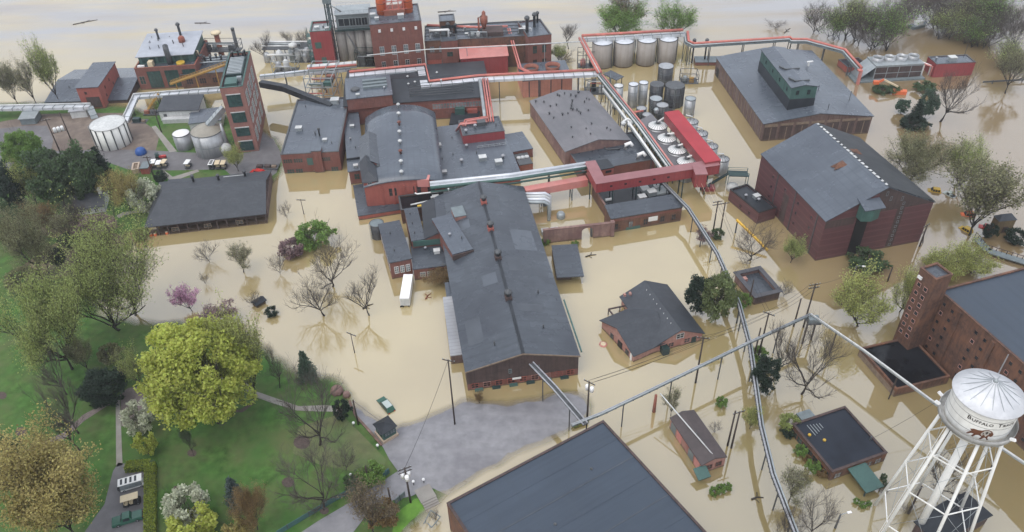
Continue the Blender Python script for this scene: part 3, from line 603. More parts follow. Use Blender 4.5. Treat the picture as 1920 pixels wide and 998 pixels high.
for k in range(9):
    z = 1+2.5*k; m.beam((0,0,z),(h.L,0,z+2.4),.12,.12); m.beam((0,0,z),(h.L,0,z),.12,.12); m.beam((h.L,0,z),(h.L,3,z+2.4),.12,.12); m.beam((0,0,z),(0,3,z+2.4),.12,.12)
m.build('frame', green_d, h.r); MB().box(h.L*.25, h.L*.75, .8, 2.0, -1, 22.5).build('leg_casing', steel_g, h.r); MB().box(-.4, h.L+.4, -.3, 3.3, 22.5, 24.3).build('head', steel_g, h.r)
m = MB(); m.tube([(h.L*.6,.5,22.5),(h.L+3.5,-1.,19.3)], .3, 8); m.build('spout', steel, h.r)
h = house('river_brick_range', 'long dark brick range with cluttered grey roof right of the still house', (796,79), (1002,68), (797,50), 11.6, brick_brown, roof_blue, 'flat', par=.25)
for k in range(3):
    for z in (7.4, 2.6): win(h, 's', h.L*(.04+.085*k), z, 1.8, 2.4, brick_red, glass_p)
fascia(h, 's', .5, 4.6, brick_paint, 'red_bay', h.L*.01, h.L*.14, .3); fascia(h, 's', 4.6, 7., brick_red, 'sill_course', h.L*.01, h.L*.28, .35)
for k in range(26):
    vent(h, h.L*rnd.uniform(.02,.98), h.W*rnd.uniform(.1,.9), 11.7, rnd.choice(('box','pipe','stack','mushroom','pipe')), rnd.uniform(.7,1.5))
m = MB()
for k in range(4): m.beam((0, h.W*(.25+.2*k), 12.3), (h.L, h.W*(.25+.2*k), 12.3), .25, .25)
m.build('roof_pipe', steel_d, h.r)
MB().tube([(h.L*.05,3,11.7),(h.L*.05,3,14.6),(h.L*.22,3,14.6),(h.L*.22,3,11.7)], .45, 8).build('loop_duct', white, h.r)
MB().tube([(h.L*.5,4,11.7),(h.L*.5,4,18.),(h.L*.535,5,18.4)], .35, 8).build('cyclone_pipe', rust, h.r)
MB().lathe((h.L*.55,5,13.), [(.2,0),(1.4,3.),(1.4,5.),(.7,5.4),(.7,6.6),(.2,7.2)], 14).build('dust_cyclone', rust, h.r)
MB().box(h.L*.53, h.L*.72, 1.2, h.W*.5, 11.7, 13.4).build('louvre_box', dark_board, h.r)
h = house('front_brick_bay', 'projecting brick bay with white loop duct in front of the long brick range', (827,80), (858,77.5), (826,68), 11.8, brick_still, roof_blue, 'flat', par=.3)
for z in (6.2, 1.6): win(h, 's', h.L*.3, z, 2.2, 1.8, brick_brown, green_g)
h = house('rooftop_hoist_room', 'brick hoist room with slatted front standing on the long brick range', (824,42), (853,40), (825,29), 16.2, brick_brown, roof_blue, 'flat', base=11.5, par=.2)
fascia(h, 's', 13.6, 14.8, roof_dark, 'louvre', .4, h.L-.4)
h = house('east_brick_block', 'square brick block with roof stacks at the right end of the river range', (990,72), (1034,66.5), (986,41), 12.6, brick_red, roof_blue, 'flat', par=.4)
for u in (.2, .6): win(h, 's', h.L*u, 6.4, 1.6, 3., brick_brown, green_g); win(h, 's', h.L*u, 1.4, 1.6, 2.6, brick_brown, glass)
for x, y, s in ((.12,.35,2.0),(.55,.6,1.8),(.8,.85,1.4)): vent(h, h.L*x, h.W*y, 12.7, 'stack', s, steel_d)
h = house('red_metal_bay', 'plain red metal bay with a pinkish sloping roof against the brick range', (864,110.5), (952,104.5), (862,93.5), 7.4, red_metal, red_lite, 'shed', 1.6)
h = house('salmon_tank_house', 'salmon walled low building carrying two round rust coloured fans', (980,153), (1073,145), (977,121), 6.2, mat('salmon_panel', (.55,.25,.185), .6, .15, .6, (.48,.21,.16), ((1.5,1.5,.2),(.34,.15,.11),.4)), roof_blue, 'flat', over=.1)
for u in (.12, .34, .56, .78): fascia(h, 's', -.5, 6.0, steel_d, 'post', h.L*u, h.L*u+.3, .2)
for x in (.24, .68):
    b = MB(); b.lathe((h.L*x, h.W*.55, 6.42), [(2.4,0),(2.7,1.5),(2.5,1.5),(2.2,.3)], 28, False); o = b.build('fan_stack', rust, h.r)
    MB().lathe((h.L*x, h.W*.55, 6.5), [(2.1,0),(2.1,.1)], 24).build('fan_disc', steel_d, o)
h = house('hatch_canopy', 'small tilted grey canopy on posts in the water before the round silos', (1156,151), (1170,143.5), (1147,133), 4.2, steel, roof_mid, 'none', cat='canopy')
MB().slab([(0,0,4.2),(h.L,0,4.2),(h.L,h.W,4.7),(0,h.W,4.7)], .2).build('roof', roof_mid, h.r)
for x in (.5, h.L-.5):
    for y in (.5, h.W-.5): MB().beam((x,y,-1.5),(x,y,4.),.2,.2).build('post', steel_d, h.r)
# --- barrel warehouses on the right
h = house('monitor_warehouse', 'broad low warehouse with blue grey roof and a green roof monitor', (1432.5,233), (1636.4,218.3), (1343.2,108.5), 6.1, board, roof_blue, 'gable_y', 2.35, over=.3)
for k in range(7): fascia(h, 's', 4.9 if k in (0,6) else 5.1, 5.9, wood_f, 'gable_board', h.L*(.01+.143*k), h.L*(.13+.143*k), .09); fascia(h, 's', -1, 5.0, dark_board, 'boarded_bay', h.L*(.012+.143*k), h.L*(.128+.143*k), .05); fascia(h, 's', -.5, 4.6, wood_f, 'post', h.L*(.07+.143*k), h.L*(.07+.143*k)+.28, .1)
door(h, 'w', h.W*.9, 3.4, 3.6, black)
for k in range(15): fascia(h, 'w', -1, 5.7, wood_f, 'wall_post', h.W*(.03+.062*k), h.W*(.03+.062*k)+.3, .12)
for x, y in ((.58,.30),(.66,.31),(.9,.2),(.6,.05)): MB().beam((h.L*x,h.W*y,6.2),(h.L*x,h.W*y,10.2),.14,.14).build('vent_pipe', steel_d, h.r)
m = MB(); m.beam((h.L*.80,h.W*.72,7.1),(h.L*.80,h.W*.72,9.),.5,.5); m.beam((h.L*.78,h.W*.72,8.8),(h.L*.84,h.W*.72,8.9),.6,.35); m.build('exhaust_duct', white, h.r)
q = house('roof_monitor', 'long sea green clad monitor sitting on the ridge of the broad warehouse', (1485,165), (1533,162), (1425,94), 15.2, green_m, roof_blue, 'gable_y', .7, base=6.2)
for f in 'swe': fascia(q, f, 6.3, 11.3, roof_dark, 'dark_skirt', -.1 if f == 's' else 0, (q.L+.1) if f == 's' else q.W, .14)
for x in (.2, .64): win(q, 's', q.L*x, 12.6, 1.0, 1.6, green_d, glass)
for k in range(4): win(q, 'w', q.W*(.1+.23*k), 12.6, .9, 1.3, green_d, glass); fascia(q, 'w', 11.3, 15., green_d, 'panel_joint', q.W*(.2+.23*k), q.W*(.2+.23*k)+.18, .05)
for y in (.14, .44):
    m = MB()
    for a, b in (((.1,y),(.22,y-.09)),((.22,y-.09),(.8,y-.09))): m.beam((q.L*a[0],q.W*(a[1]+.05),15.95),(q.L*b[0],q.W*(b[1]+.05),16.05),.4,.4)
    m.build('roof_rail', steel_d, q.r)
h = house('maroon_warehouse', 'tall maroon clad barrel warehouse with big pitched grey roof and white patched ridge', (1548.8,415.2), (1750.7,379.2), (1429.7,289.7), 12.6, siding, roof_blue, 'gable_y', 7.2, over=.25)
MB().slab([(h.L/2+.2,-.3,20.12),(h.L+.3,-.3,12.9),(h.L+.3,h.W+.3,12.9),(h.L/2+.2,h.W+.3,20.12)], .04).build('dark_roof_slope', roof_dark, h.r)  # slope darkened in colour for the dimmer sky it reflects
for k in range(20): m = MB(); y = h.W*(.02+.05*k); m.slab([(h.L/2-.25,y,20.20),(h.L/2+.3,y,20.20),(h.L/2+.35,y+rnd.uniform(.5,1.3),20.20),(h.L/2-.3,y+rnd.uniform(.5,1.3),20.20)], .1); m.build('ridge_patch', white_b, h.r)
for x, y in ((.34,.44),(.62,.56)):
    z = 12.8+7.2*(1-abs(2*x-1))+.2; s = 1 if x < .5 else -1; X, Y = h.L*x, h.W*y
    m = MB(); m.add([(X-s*.3,Y,z-.3),(X+s*2.6,Y-1.3,z+.9),(X+s*2.6,Y+1.3,z+.9),(X+s*.3,Y,z+1.1),(X-s*1.1,Y-.9,z-.3),(X-s*1.1,Y+.9,z-.3)], [(0,4,3),(0,3,5),(4,1,3),(5,3,2),(3,1,2),(0,1,4),(0,5,2),(0,2,1)]); m.build('roof_cricket', brick_brown, h.r, True)
m = MB(); x0, x1 = h.L*.27, h.L*.43; m.prism([(x0,-.1),(x1,-.1),(x1,-2.2),((x0+x1)/2,-2.9),(x0,-2.2)], 12.4, 16.2); m.build('hoist_house', green_m, h.r)
MB().slab([(x0-.4,-3.2,16.3),(x1+.4,-3.2,16.3),(x1+.4,.8,17.6),(x0-.4,.8,17.6)], .25).build('hoist_roof', roof_blue, h.r)
fascia(h, 's', -1.5, 12.4, black, 'hoist_channel', h.L*.29, h.L*.40, .12)
fascia(h, 's', 10.2, 12.5, dark_board, 'sooty_gable_band', .1, h.L*.27, .04); 
m = MB(); m.add([(h.L*.44,-.04,12.6),(h.L-.1,-.04,12.6),(h.L*.5,-.04,19.6),(h.L*.44,-.04,18.6),(h.L*.44,-.06,12.6),(h.L-.1,-.06,12.6),(h.L*.5,-.06,19.6),(h.L*.44,-.06,18.6)], [(0,1,2,3),(7,6,5,4),(0,4,5,1),(1,5,6,2),(2,6,7,3),(3,7,4,0)]); m.build('sooty_gable', dark_board, h.r, True)
fascia(h, 's', -1, 12.6, dark_board, 'sooty_strip', h.L*.66, h.L*.73, .045)
for k in range(10): win(h, 's', h.L*(.685+.004*(k%2)), .6+1.45*k, .7, .8, steel_g, glass, 1, 1)
for x, z in ((.55,15.6),(.66,15.),(.5,17.3)): win(h, 's', h.L*x, z, .6, 1.3, steel_g, glass_p, 1, 1)
for u in (.10, .42, .70): fascia(h, 'w', -1, 12.4, steel_d, 'downpipe', h.W*u, h.W*u+.3, .16)
for z in (3.0, 6.2, 9.4):
    for k in range(4): win(h, 'w', h.W*(.16+.2*k), z, .8, 1.0, siding, glass, 1, 1)
fascia(h, 'w', -1, 9., dark_board, 'sooty_strip', h.W*.5, h.W*.58, .05)
q = house('maroon_annex', 'small flat roofed maroon annex with dark coping against the tall maroon warehouse', (1422.5,402), (1456,391.5), (1376,355), 3.3, siding, roof_dark, 'flat', par=.4, cap=black)
for x, y, k in ((.3,.62,'mushroom'),(.62,.38,'mushroom'),(.7,.5,'box')): vent(q, q.L*x, q.W*y, 3.4, k, 1.2)
for u in (.25, .55): win(q, 'w', q.W*u, .7, .9, 1.2, siding, glass)
# --- cooling towers
h = house('cooling_tower', 'grey cooling tower with four round fans and dark louvres in the flood', (1643,125), (1733,120), (1634,107.5), 5.2, steel, steel, 'flat', cat='cooling tower', over=.1)
for k in range(4):
    for z0, z1 in ((.3,2.3),(2.6,4.7)): fascia(h, 's', z0, z1, dark_board, 'louvre', h.L*(.015+.247*k), h.L*(.245+.247*k), .06)
    b = MB(); b.lathe((h.L*(.125+.25*k), h.W*.55, 5.4), [(h.L*.115,0),(h.L*.108,1.4),(h.L*.098,1.4),(h.L*.096,.3)], 24, False); o = b.build('fan_ring', stainless, h.r); MB().lathe((h.L*(.125+.25*k), h.W*.55, 5.5), [(h.L*.095,0),(h.L*.095,.12)], 24).build('fan_disc', steel, o)
MB().slab([(-5.4,0,.6),(0,0,5.),(0,h.W,5.),(-5.4,h.W,.6)], .2).build('sloping_panel', steel, h.r); MB().box(-7.2, h.L+1, -1.8, h.W, -1.6, .5).build('basin', steel_g, h.r)
house('pump_box', 'dark low box with red base at the foot of the salmon pipe', (1589,128), (1627,124), (1586,112), 2.2, brick_paint, roof_dark, 'flat', par=.3)
h = house('red_pump_house', 'red walled pump house with flat grey roof and roof fan beside the cooling tower', (1756,122), (1829.5,118), (1740,107.5), 4.8, red_metal, roof_blue, 'flat', par=.2)
vent(h, h.L*.48, h.W*.42, 4.9, 'box', 1.7); vent(h, h.L*.12, h.W*.6, 4.9, 'mushroom', 1.2); MB().beam((h.L*.85,h.W*.7,4.8),(h.L*.85,h.W*.7,9.8),.12,.12).build('mast', steel_d, h.r)
for k in range(2): MB().tube([(-.5,1.2+k,-1),(-.5,1.2+k,3.6),(-3.6,3+k,4.4)], .3, 8).build('pipe', (red_lite, white)[k], h.r)
# --- bottling hall and its annexes
h = house('long_hall', 'long dark grey gabled hall with four ridge vents in the middle of the flood', (874.5,697), (1085,667), (994,350), 6.0, dark_board, roof_mid, 'gable_y', 3.2, over=.3)
for y, m_ in ((.265,dark_board),(.49,dark_board),(.67,brick_paint),(.85,brick_paint)): vent(h, h.L*.497, h.W*y, 9.4, 'ridge', 1.55, m_)
for x, y in ((.2,.58),(.28,.07),(.75,.12),(.12,.8),(.8,.3)): vent(h, h.L*x, h.W*y, zroof(h, h.L*x, 0, 3.2, 'gable_y'), 'pipe', 1.4)
m = MB()
for x0, x1, z0, z1 in ((-.32,h.L/2,6.02,9.22),(h.L+.32,h.L/2,6.02,9.22)): m.beam((x0,-.38,z0),(x1,-.38,z1),.12,.34)
m.build('barge_board', wood_f, h.r)
fascia(h, 's', -.6, 2.0, brick_red, 'brick_base', .02, h.L-.02, .03)
for k in range(9): win(h, 's', h.L*(.03+.108*k), .5, 1.7, 1.5, (brick_pink if k in (1,5,6) else brick_paint), (glass, brick_pink)[k in (6,7)])
for k in range(6): MB().box(h.L*(.06+.155*k), h.L*(.06+.155*k)+1.8, -.75, -.1, -.3, .5).build('planter', (green_m, green_d)[k % 2], h.r)
for x in (.37, .62): win(h, 's', h.L*x, 3.6, .7, 1.3, steel_g, glass)
p = MB(); panel(p, h, 's', h.L*.40, h.L*.48, 1.6, 2.15, .13, .2); p.build('sign_board', white, h.r)
for u in (.08, .2, .33): fascia(h, 'e', .3, 2.6, green_d, 'awning', h.W*u, h.W*u+5., .9)
m = MB(); m.beam((h.L+1.,h.W*.02,5.6),(h.L+1.,h.W*.28,5.6),.3,.3); m.build('gutter_pipe', green_m, h.r)
MB().beam((h.L/2,-.3,9.5),(h.L/2,h.W+.3,9.5),.7,.14).build('ridge_cap', roof_dark, h.r)
def patch(h, x0, x1, y0, y1, rise, m, kind='gable_y'):
    f = lambda x: h.ze+rise*(1-abs(x-h.L/2)/(h.L/2))+.255
    MB().slab([(x0,y0,f(x0)),(x1,y0,f(x1)),(x1,y1,f(x1)),(x0,y1,f(x0))], .02).build('roof_patch', m, h.r)
felt = mat('felt_patch', (.05,.058,.07), .35, .2, .6, (.075,.085,.1)); felt_l = mat('pale_felt_patch', (.085,.098,.117), .3, .15, .5)
for x0, x1, y0, y1, m_ in ((.06,.2,.1,.22,felt),(.3,.44,.36,.42,felt_l),(.56,.8,.2,.24,felt),(.7,.93,.55,.68,felt_l),(.54,.66,.8,.9,felt),(.1,.3,.72,.78,felt_l),(.58,.72,.42,.5,felt)): patch(h, h.L*x0, h.L*x1, h.W*y0, h.W*y1, 3.2, m_)
q = house('tin_lean_to', 'narrow lean-to with ribbed pale tin roof along the west side of the long hall', (845,668), (869,665), (832,563), 2.6, board, tin, 'shed', .7, over=.1)
MB().box(1.0, q.L, q.W+.3, q.W+5.5, -1, 3.2).build('end_box', steel_g, q.r); m = MB(); m.box(.8, q.L+.2, q.W+.2, q.W+5.6, 3.2, 3.4); m.build('end_roof', roof_blue, q.r)
q = house('loading_canopy', 'grey loading canopy on posts at the east side of the long hall', (1044,521), (1095,518), (1028,461), 2.7, steel_g, roof_mid, 'none')
MB().box(0, q.L, 0, q.W, 2.5, 2.8).build('roof', roof_mid, q.r)
for y in (.04, .36, .68, .96): MB().beam((q.L-.4,q.W*y,-1.6),(q.L-.4,q.W*y,2.5),.3,.3).build('post', white_b, q.r)
MB().box(.1, 4., 2.2, q.W, -1.6, 2.49).build('wall', board, q.r)
h = house('red_brick_office', 'red brick office with flat grey roof and three white windows above the white trailer', (731,493), (771,485), (722,420), 5.4, brick_red, roof_mid, 'flat', over=.25)
for k in range(3): win(h, 's', h.L*(.16+.27*k), 1.6, 1.1, 2.2, white, glass_p, 2, 3)
for k in range(5): win(h, 'w', h.W*(.08+.18*k), 1.6, 1.0, 1.9, white_b, glass)
for x, y in ((.35,.25),(.4,.7)): vent(h, h.L*x, h.W*y, 5.6, 'pipe', 1.)
h = house('annex_low_roof', 'flat slate roofed annex between the brick office and the twin gabled annex', (772,453), (797,449), (765,392), 6.0, brick_red, roof_mid, 'flat', over=.1)
for y in (.2,.5,.8): vent(h, h.L*.35, h.W*y, 6.2, 'pipe', .9)
h = house('twin_gabled_annex', 'dark and grey ridged annex with green fascia beside the long hall', (797,449), (847,444), (789,384), 6.2, brick_red, roof_mid, 'gable_y', 1.4, over=.15)
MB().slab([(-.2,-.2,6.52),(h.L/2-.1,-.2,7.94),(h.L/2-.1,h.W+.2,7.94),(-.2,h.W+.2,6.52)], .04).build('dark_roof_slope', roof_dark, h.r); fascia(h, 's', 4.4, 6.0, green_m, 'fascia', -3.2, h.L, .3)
h = house('front_flat_annex', 'low flat roof with pale scuppers in front of the green fascia', (775,506), (852,497), (771,464), 3.5, brick_red, roof_mid, 'flat', over=.1)
for u in (.15, .32, .5, .7): win(h, 's', h.L*u, .9, 1.4, 1.5, white_b, glass_p)
vent(h, h.L*.35, h.W*.8, 3.7, 'mushroom', 1.); vent(h, h.L*.62, h.W*.6, 3.7, 'box', 1.1, white_b); vent(h, h.L*.62, h.W*.95, 3.7, 'mushroom', 1.2)
h = house('stair_head_annex', 'narrow flat roofed annex with heavy dark eave leaning on the long hall roof', (849,478), (886,468), (840,404), 8.4, brick_red, roof_blue, 'flat', base=3., over=.1)
fascia(h, 'e', 7.0, 8.35, brick_pink, 'brick_upstand', .2, h.W, .12)
fascia(h, 's', 6.9, 8.3, dark_board, 'eave', -.2, h.L+.2, .4); vent(h, h.L*.35, h.W*.45, 8.6, 'mushroom', 1.); vent(h, h.L*.8, h.W*.3, 8.6, 'pipe', 1.2)
h = house('pink_brick_shaft', 'short pink brick shaft with grey cap west of the long hall roof', (853,408), (874,404), (851,390), 8.6, brick_pink, steel_g, 'flat', base=4., over=.1)
h = house('dark_alley_roof', 'black flat roof with yellow lamps between red hall front and grey annex roofs', (752,397), (850,383), (749,370), 4.2, brick_brown, roof_black, 'flat', par=.4)
for x in (.32, .55): MB().box(h.L*x, h.L*x+2.4, .3, 1.1, 4.3, 4.9).build('floodlight', yellow, h.r)
m = MB(); m.tube([(h.L*.6,2,4.3),(h.L*.6,2,6.2),(h.L*.95,2.4,6.2),(h.L*.95,2.4,8.)], .25, 8); m.tube([(h.L*.2,2,4.6),(h.L*.6,2.2,5.0)], .25, 8); m.build('pipe', white_b, h.r)
for x, y in ((.7,.5),(.85,.4),(.93,.7)): vent(h, h.L*x, h.W*y, 4.3, 'box', 1.2, steel_d)
# --- porch building on the left
h = house('porch_building', 'long dark roofed gift hall with a porch standing along the flood edge', (273,426), (497,401), (291,361), 3.3, dark_board, roof_shingle, 'gable_x', 3.8, over=.3, ridgeC=True, hipf=4.)
bpy.data.objects.remove([c for c in h.r.children if c.name.startswith('wall')][0])
m = MB(); m.prism([(2.5,3.2),(h.L,3.2),(h.L,h.W),(2.5,h.W)], -2, 3.25); m.build('wall', board, h.r)
for k in range(13): MB().beam((.2+(h.L-.4)*k/12,.15,-1.8),(.2+(h.L-.4)*k/12,.15,3.1),.28,.28).build('porch_post', dark_board, h.r)
MB().box(0, h.L, .05, .3, 2.9, 3.15).build('porch_beam', dark_board, h.r); MB().box(0, h.L, .0, 3.2, -1.5, .12).build('porch_deck', dark_board, h.r)
m = MB(); m.beam((.2,.12,1.05),(h.L-.2,.12,1.05),.08,.08); m.build('porch_rail', dark_board, h.r)
for k in range(3): win(h, 's', h.L*(.2+.27*k), .9, 2.0, 1.2, wood_f, glass)
for nm, lab, A, B, C, z, mt in (('rear_wing', 'shingled rear wing behind the west half of the porch building', (309,359), (356,355), (313,339), 4.4, roof_shingle), ('rear_wing', 'white metal roofed rear wing in the middle of the porch building back', (362,354), (406,350), (367,342), 4.2, white_b), ('rear_wing', 'white metal roofed rear wing near the brick tower end of the porch building', (417,347), (456,343), (421,333), 4.0, white_b)):
    q = house(nm, lab, A, B, C, z, board, mt, 'flat', over=.2); vent(q, q.L*1.1, q.W*.5, z-.3, 'stack', 1.1)
h = house('white_cottage', 'small white cottage with arched front windows and dark roof under the trees', (141,393), (194,385), (150,366), 2.6, white_b, roof_shingle, 'gable_x', 2.2, ridgeC=True, over=.4)
for u, w in ((.12,1.0),(.38,1.2),(.62,1.2)): win(h, 's', h.L*u, .7, w, 1.4, white, glass)
MB().box(h.L*.86, h.L*.98, h.W*.4, h.W*.6, 2.5, 6.2).build('chimney', white_b, h.r)
# --- flat roofed hall west of the curved hall
h = house('brick_garage', 'red brick block with a flat grey roof and green windows over the flooded lane', (526,292), (635,286), (546,189), 6.4, brick_red, roof_blue, 'flat', par=.25)
for u in (.02, .20, .68): win(h, 's', h.L*u, 3.6, 2.8, 1.5, brick_red, green_g, 4, 2)
fascia(h, 's', 2.6, 5.0, green_m, 'green_panel', h.L*.43, h.L*.54, .08)
for u in (.05, .2, .58, .82): win(h, 's', h.L*u, -.2, 2.2, 1.7, brick_red, green_g, 3, 2)
door(h, 's', h.L*.44, 1.6, 2.2, brick_red, -.4)
MB().box(h.L*.54, h.L*.70, -.6, 2.4, -2, 7.5).build('stair_turret', brick_red, h.r); MB().box(h.L*.53, h.L*.71, -.7, 2.5, 7.5, 7.8).build('turret_roof', roof_blue, h.r)
for x, y, k, s in ((.2,.42,'box',1.3),(.52,.32,'pipe',1.5),(.6,.3,'stack',.9),(.72,.2,'box',.9),(.85,.15,'pipe',1.),(.75,.9,'box',1.8),(.2,.85,'pipe',1.)): vent(h, h.L*x, h.W*y, 6.5, k, s)
# --- sheds around the fermenters and the courtyard
h = house('speckled_roof_shed', 'gabled shed with a violet grey roof dotted by small vents', (1060,285), (1181,263), (1010,188), 5.2, stone_wall, roof_violet, 'gable_y', 2.2, over=.25)
for _ in range(34):
    x, y = h.L*rnd.uniform(.05,.95), h.W*rnd.uniform(.04,.97); vent(h, x, y, zroof(h, x, y, 2.2, 'gable_y'), 'mushroom', rnd.uniform(.6,1.0), steel_d)
h = house('dark_pump_hall', 'charcoal roofed hall crossed by the red overhead gallery', (1092,324), (1228,300), (1072,268), 3.9, brick_red, roof_mid, 'flat', par=.25)
m = MB(); m.tube([(h.L*.45,h.W*.75,4.3),(h.L*.5,h.W*.55,4.3),(h.L*.66,h.W*.5,4.3)], .2, 6); m.build('pipe', steel_d, h.r)
for x, y in ((.74,.5),(.8,.12)): MB().tube([(h.L*x,h.W*y,4),(h.L*x,h.W*y,5.4),(h.L*x+1.4,h.W*y-.2,5.9),(h.L*x+2,h.W*y-.8,5.)], .6, 10).build('elbow_duct', white, h.r)
for x in (.12,.17): vent(h, h.L*x, h.W*.92, 4., 'mushroom', 1.3)
h = house('red_roof_hatch', 'little red walled roof hatch tucked inside the bend of the red gallery', (1123,320), (1151,314.5), (1118,303), 5.6, brick_paint, roof_dark, 'flat', base=3.5, over=.1)
fascia(h, 's', 4.2, 5., glass, 'window_band', h.L*.45, h.L*.85, .05)
h = house('courtyard_range', 'low brick range with grey lean-to roof and a blank white sign', (1146,411), (1279,389), (1135,391), 4.6, brick_brown, roof_mid, 'shed', .8, over=.15)
p = MB(); panel(p, h, 's', h.L*.53, h.L*.66, 1.7, 3.1, -.02, .12); p.build('sign_board', white, h.r)
for u in (.04, .25, .46, .70, .86): win(h, 's', h.L*u, .8, 1.3, 2.0, brick_brown, glass_p if u in (.25,) else glass)
fascia(h, 's', -.5, .9, green_m, 'shutter', h.L*.22, h.L*.42, .08); fascia(h, 's', 3.6, 4.2, brick_red, 'brick_course', .1, h.L-.1, .05)
h = house('courtyard_shed', 'black flat roof with grey machinery under the red gallery', (1136,392), (1264,369), (1112,352), 3.0, brick_brown, roof_black, 'flat', par=.5, cap=stone_wall)
for x, y, s in ((.66,.42,1.5),(.72,.25,1.6),(.55,.12,1.4),(.85,.45,1.2)): vent(h, h.L*x, h.W*y, 3.1, 'box', s)
MB().box(h.L*.78, h.L*.95, h.W*.15, h.W*.5, 3.1, 3.6).build('roof_hatch', steel, h.r); MB().box(h.L*.06, h.L*.16, h.W*.3, h.W*.36, 3.1, 3.6).build('duct', white_b, h.r)
a, b = at(1019,433,4.3), at(1149,419,4.3); u = (b-a); u.z = 0; LW = u.length; rz = math.atan2(u.y, u.x)
r = thing('arched_wall', 'weathered reddish wall with an arched gateway beside the long hall', 'wall', (a.x, a.y, 0), rz)
m = MB(); c0, c1 = LW*.555, LW*.725; ht = 4.3
out = [(0,-2),(c0,-2),(c0,2.6)]+[((c0+c1)/2-(c1-c0)/2*math.cos(math.pi*k/10), 2.6+1.1*math.sin(math.pi*k/10)) for k in range(1,10)]+[(c1,2.6),(c1,-2),(LW,-2),(LW,ht),(0,ht)]
n = len(out); m.add([(x,0,z) for x,z in out]+[(x,.6,z) for x,z in out], [tuple(range(n)), tuple(range(2*n-1,n-1,-1))]+[(i,n+i,n+(i+1)%n,(i+1)%n) for i in range(n)])
m.build('wall', stone_wall, r, True); MB().box(-.1, LW+.1, -.12, .72, ht+.003, ht+.2).build('coping', stone_wall, r); MB().box(LW-.5, LW+.5, -.35, .9, -2, ht+.5).build('pier', stone_wall, r)
MB().box(c1-.5, c1-.1, .61, 1.8, -1, 2.6).build('gate', steel_d, r)
# --- brick house, square yard, small houses
h = house('gabled_brick_house', 'pink brick house with crossing charcoal gables alone in the flood', (1228,648), (1317,624), (1184,553), 2.4, brick_pink, roof_shingle, 'gable_y', 3.0, over=.45)
for u in (.1, .28, .62): win(h, 's', h.L*u, .6, 1.5, 1.4, brick_pink, glass)
win(h, 's', h.L*.44, 2.6, 1.9, 1.5, white_b, glass); door(h, 's', h.L*.78, 1.2, 2.1, green_d)
a, b, c = at(1189,665,2.4), at(1228,648,2.4), at(1147,594,2.4); inv = Matrix.Rotation(-h.r.rotation_euler.z, 3, 'Z'); o_ = Vector(h.r.location)
la, lb, lc = (inv @ (p-o_) for p in (a, b, c)); u = (lb-la); u.z = 0; u.normalize(); v = Vector((-u.y, u.x, 0)); WW = (lc-la).dot(v); LL = (lb-la).dot(u)+h.L*.42
P = lambda s, t, z: tuple(la+u*s+v*t+Vector((0,0,z-la.z)))
m = MB(); m.add([P(0,0,-2),P(LL-1,0,-2),P(LL-1,WW,-2),P(0,WW,-2),P(0,0,2.4),P(LL-1,0,2.4),P(LL-1,WW,2.4),P(0,WW,2.4),P(0,WW/2,5.2),P(LL-1,WW/2,5.2)], [(3,2,1,0),(0,1,5,4),(2,3,7,6),(1,2,6,9,5),(3,0,4,8,7),(4,5,9,8),(6,7,8,9)]); m.build('wing_wall', brick_pink, h.r, True)
m = MB(); m.slab([P(-.5,-.45,2.4),P(LL-2,-.45,2.4),P(LL,WW/2,5.47),P(-.5,WW/2,5.47)], .2); m.slab([P(LL-2,WW+.45,2.4),P(-.5,WW+.45,2.4),P(-.5,WW/2,5.47),P(LL,WW/2,5.47)], .2); m.build('wing_roof', roof_shingle, h.r, True)
m = MB()
for t in (.15, .62): m.box(*(0,0,0,0,0,0)) if 0 else m.beam(P(-.05,WW*t,1.0), P(-.05,WW*t+1.2,1.0), .15, 1.3)
m.build('window', glass, h.r); m = MB(); m.beam(P(-.05,WW*.35,1.0), P(-.05,WW*.35+1.6,1.0), .2, 1.9); m.build('door', black, h.r); m = MB(); m.beam(P(-.06,WW*.05,1.), P(-.06,WW*.05+.5,1.), .3, 2.0); m.build('porch_post', white, h.r)
for k in range(8): vent(h, h.L*.42, h.W*(.15+.1*k), 5.0, 'pipe', .6, white_b)
m = MB(); m.box(h.L*.12, h.L*.25, -1.6, -.05, -1, 1.9); m.build('porch_hood', green_d, h.r)
for x in (.0,.12): MB().box(-.3+h.L*x, .2+h.L*x, h.W*.9, h.W*.9+.7, 4., 4.6).build('chimney', brick_pink, h.r)
p0, p1, p2 = at(1141,580,1.8), at(1184,571,1.8), at(1152,594,1.8)
r = thing('pergola_frame', 'open timber pergola frame in the inner corner of the gabled brick house', 'pergola', (p0.x, p0.y, 0))
m = MB()
for p, q in ((p0,p1),(p0,p2)): m.beam(p-Vector((p0.x,p0.y,0)), q-Vector((p0.x,p0.y,0)), .35, .25)
m.build('beam', dark_board, r)
for p in (p0, p1, p2, (p0+p1)/2): MB().beam((p.x-p0.x,p.y-p0.y,-1.5),(p.x-p0.x,p.y-p0.y,1.7),.22,.22).build('post', dark_board, r)
h = house('square_parapet_store', 'little windowless store with a sunken grey roof inside thick parapets', (1415,564), (1461,553), (1372,521), 1.4, stone_wall, roof_mid, 'flat', par=1.1, cap=roof_dark)
m = MB(); ring(m, -.5, h.L+.5, -.5, h.W+.5, 2.64, 2.8, 1.2); m.build('coping', mat('violet_grey_coping', (.07,.07,.078), .6, .2, .6), h.r); fascia(h, 's', -1, 2.2, dark_board, 'dark_wall', 0, h.L, .05); MB().box(.9, 2., h.W-2.6, h.W-1.4, 1.5, 2.3).build('roof_hatch', brick_pink, h.r)
h = house('flat_brick_pavilion', 'brick pavilion with flat black roof, rust coping and a green canopy', (1560,888), (1663,851), (1497,793), 2.3, brick_brown, roof_mid, 'flat', par=.3, cap=dark_board)
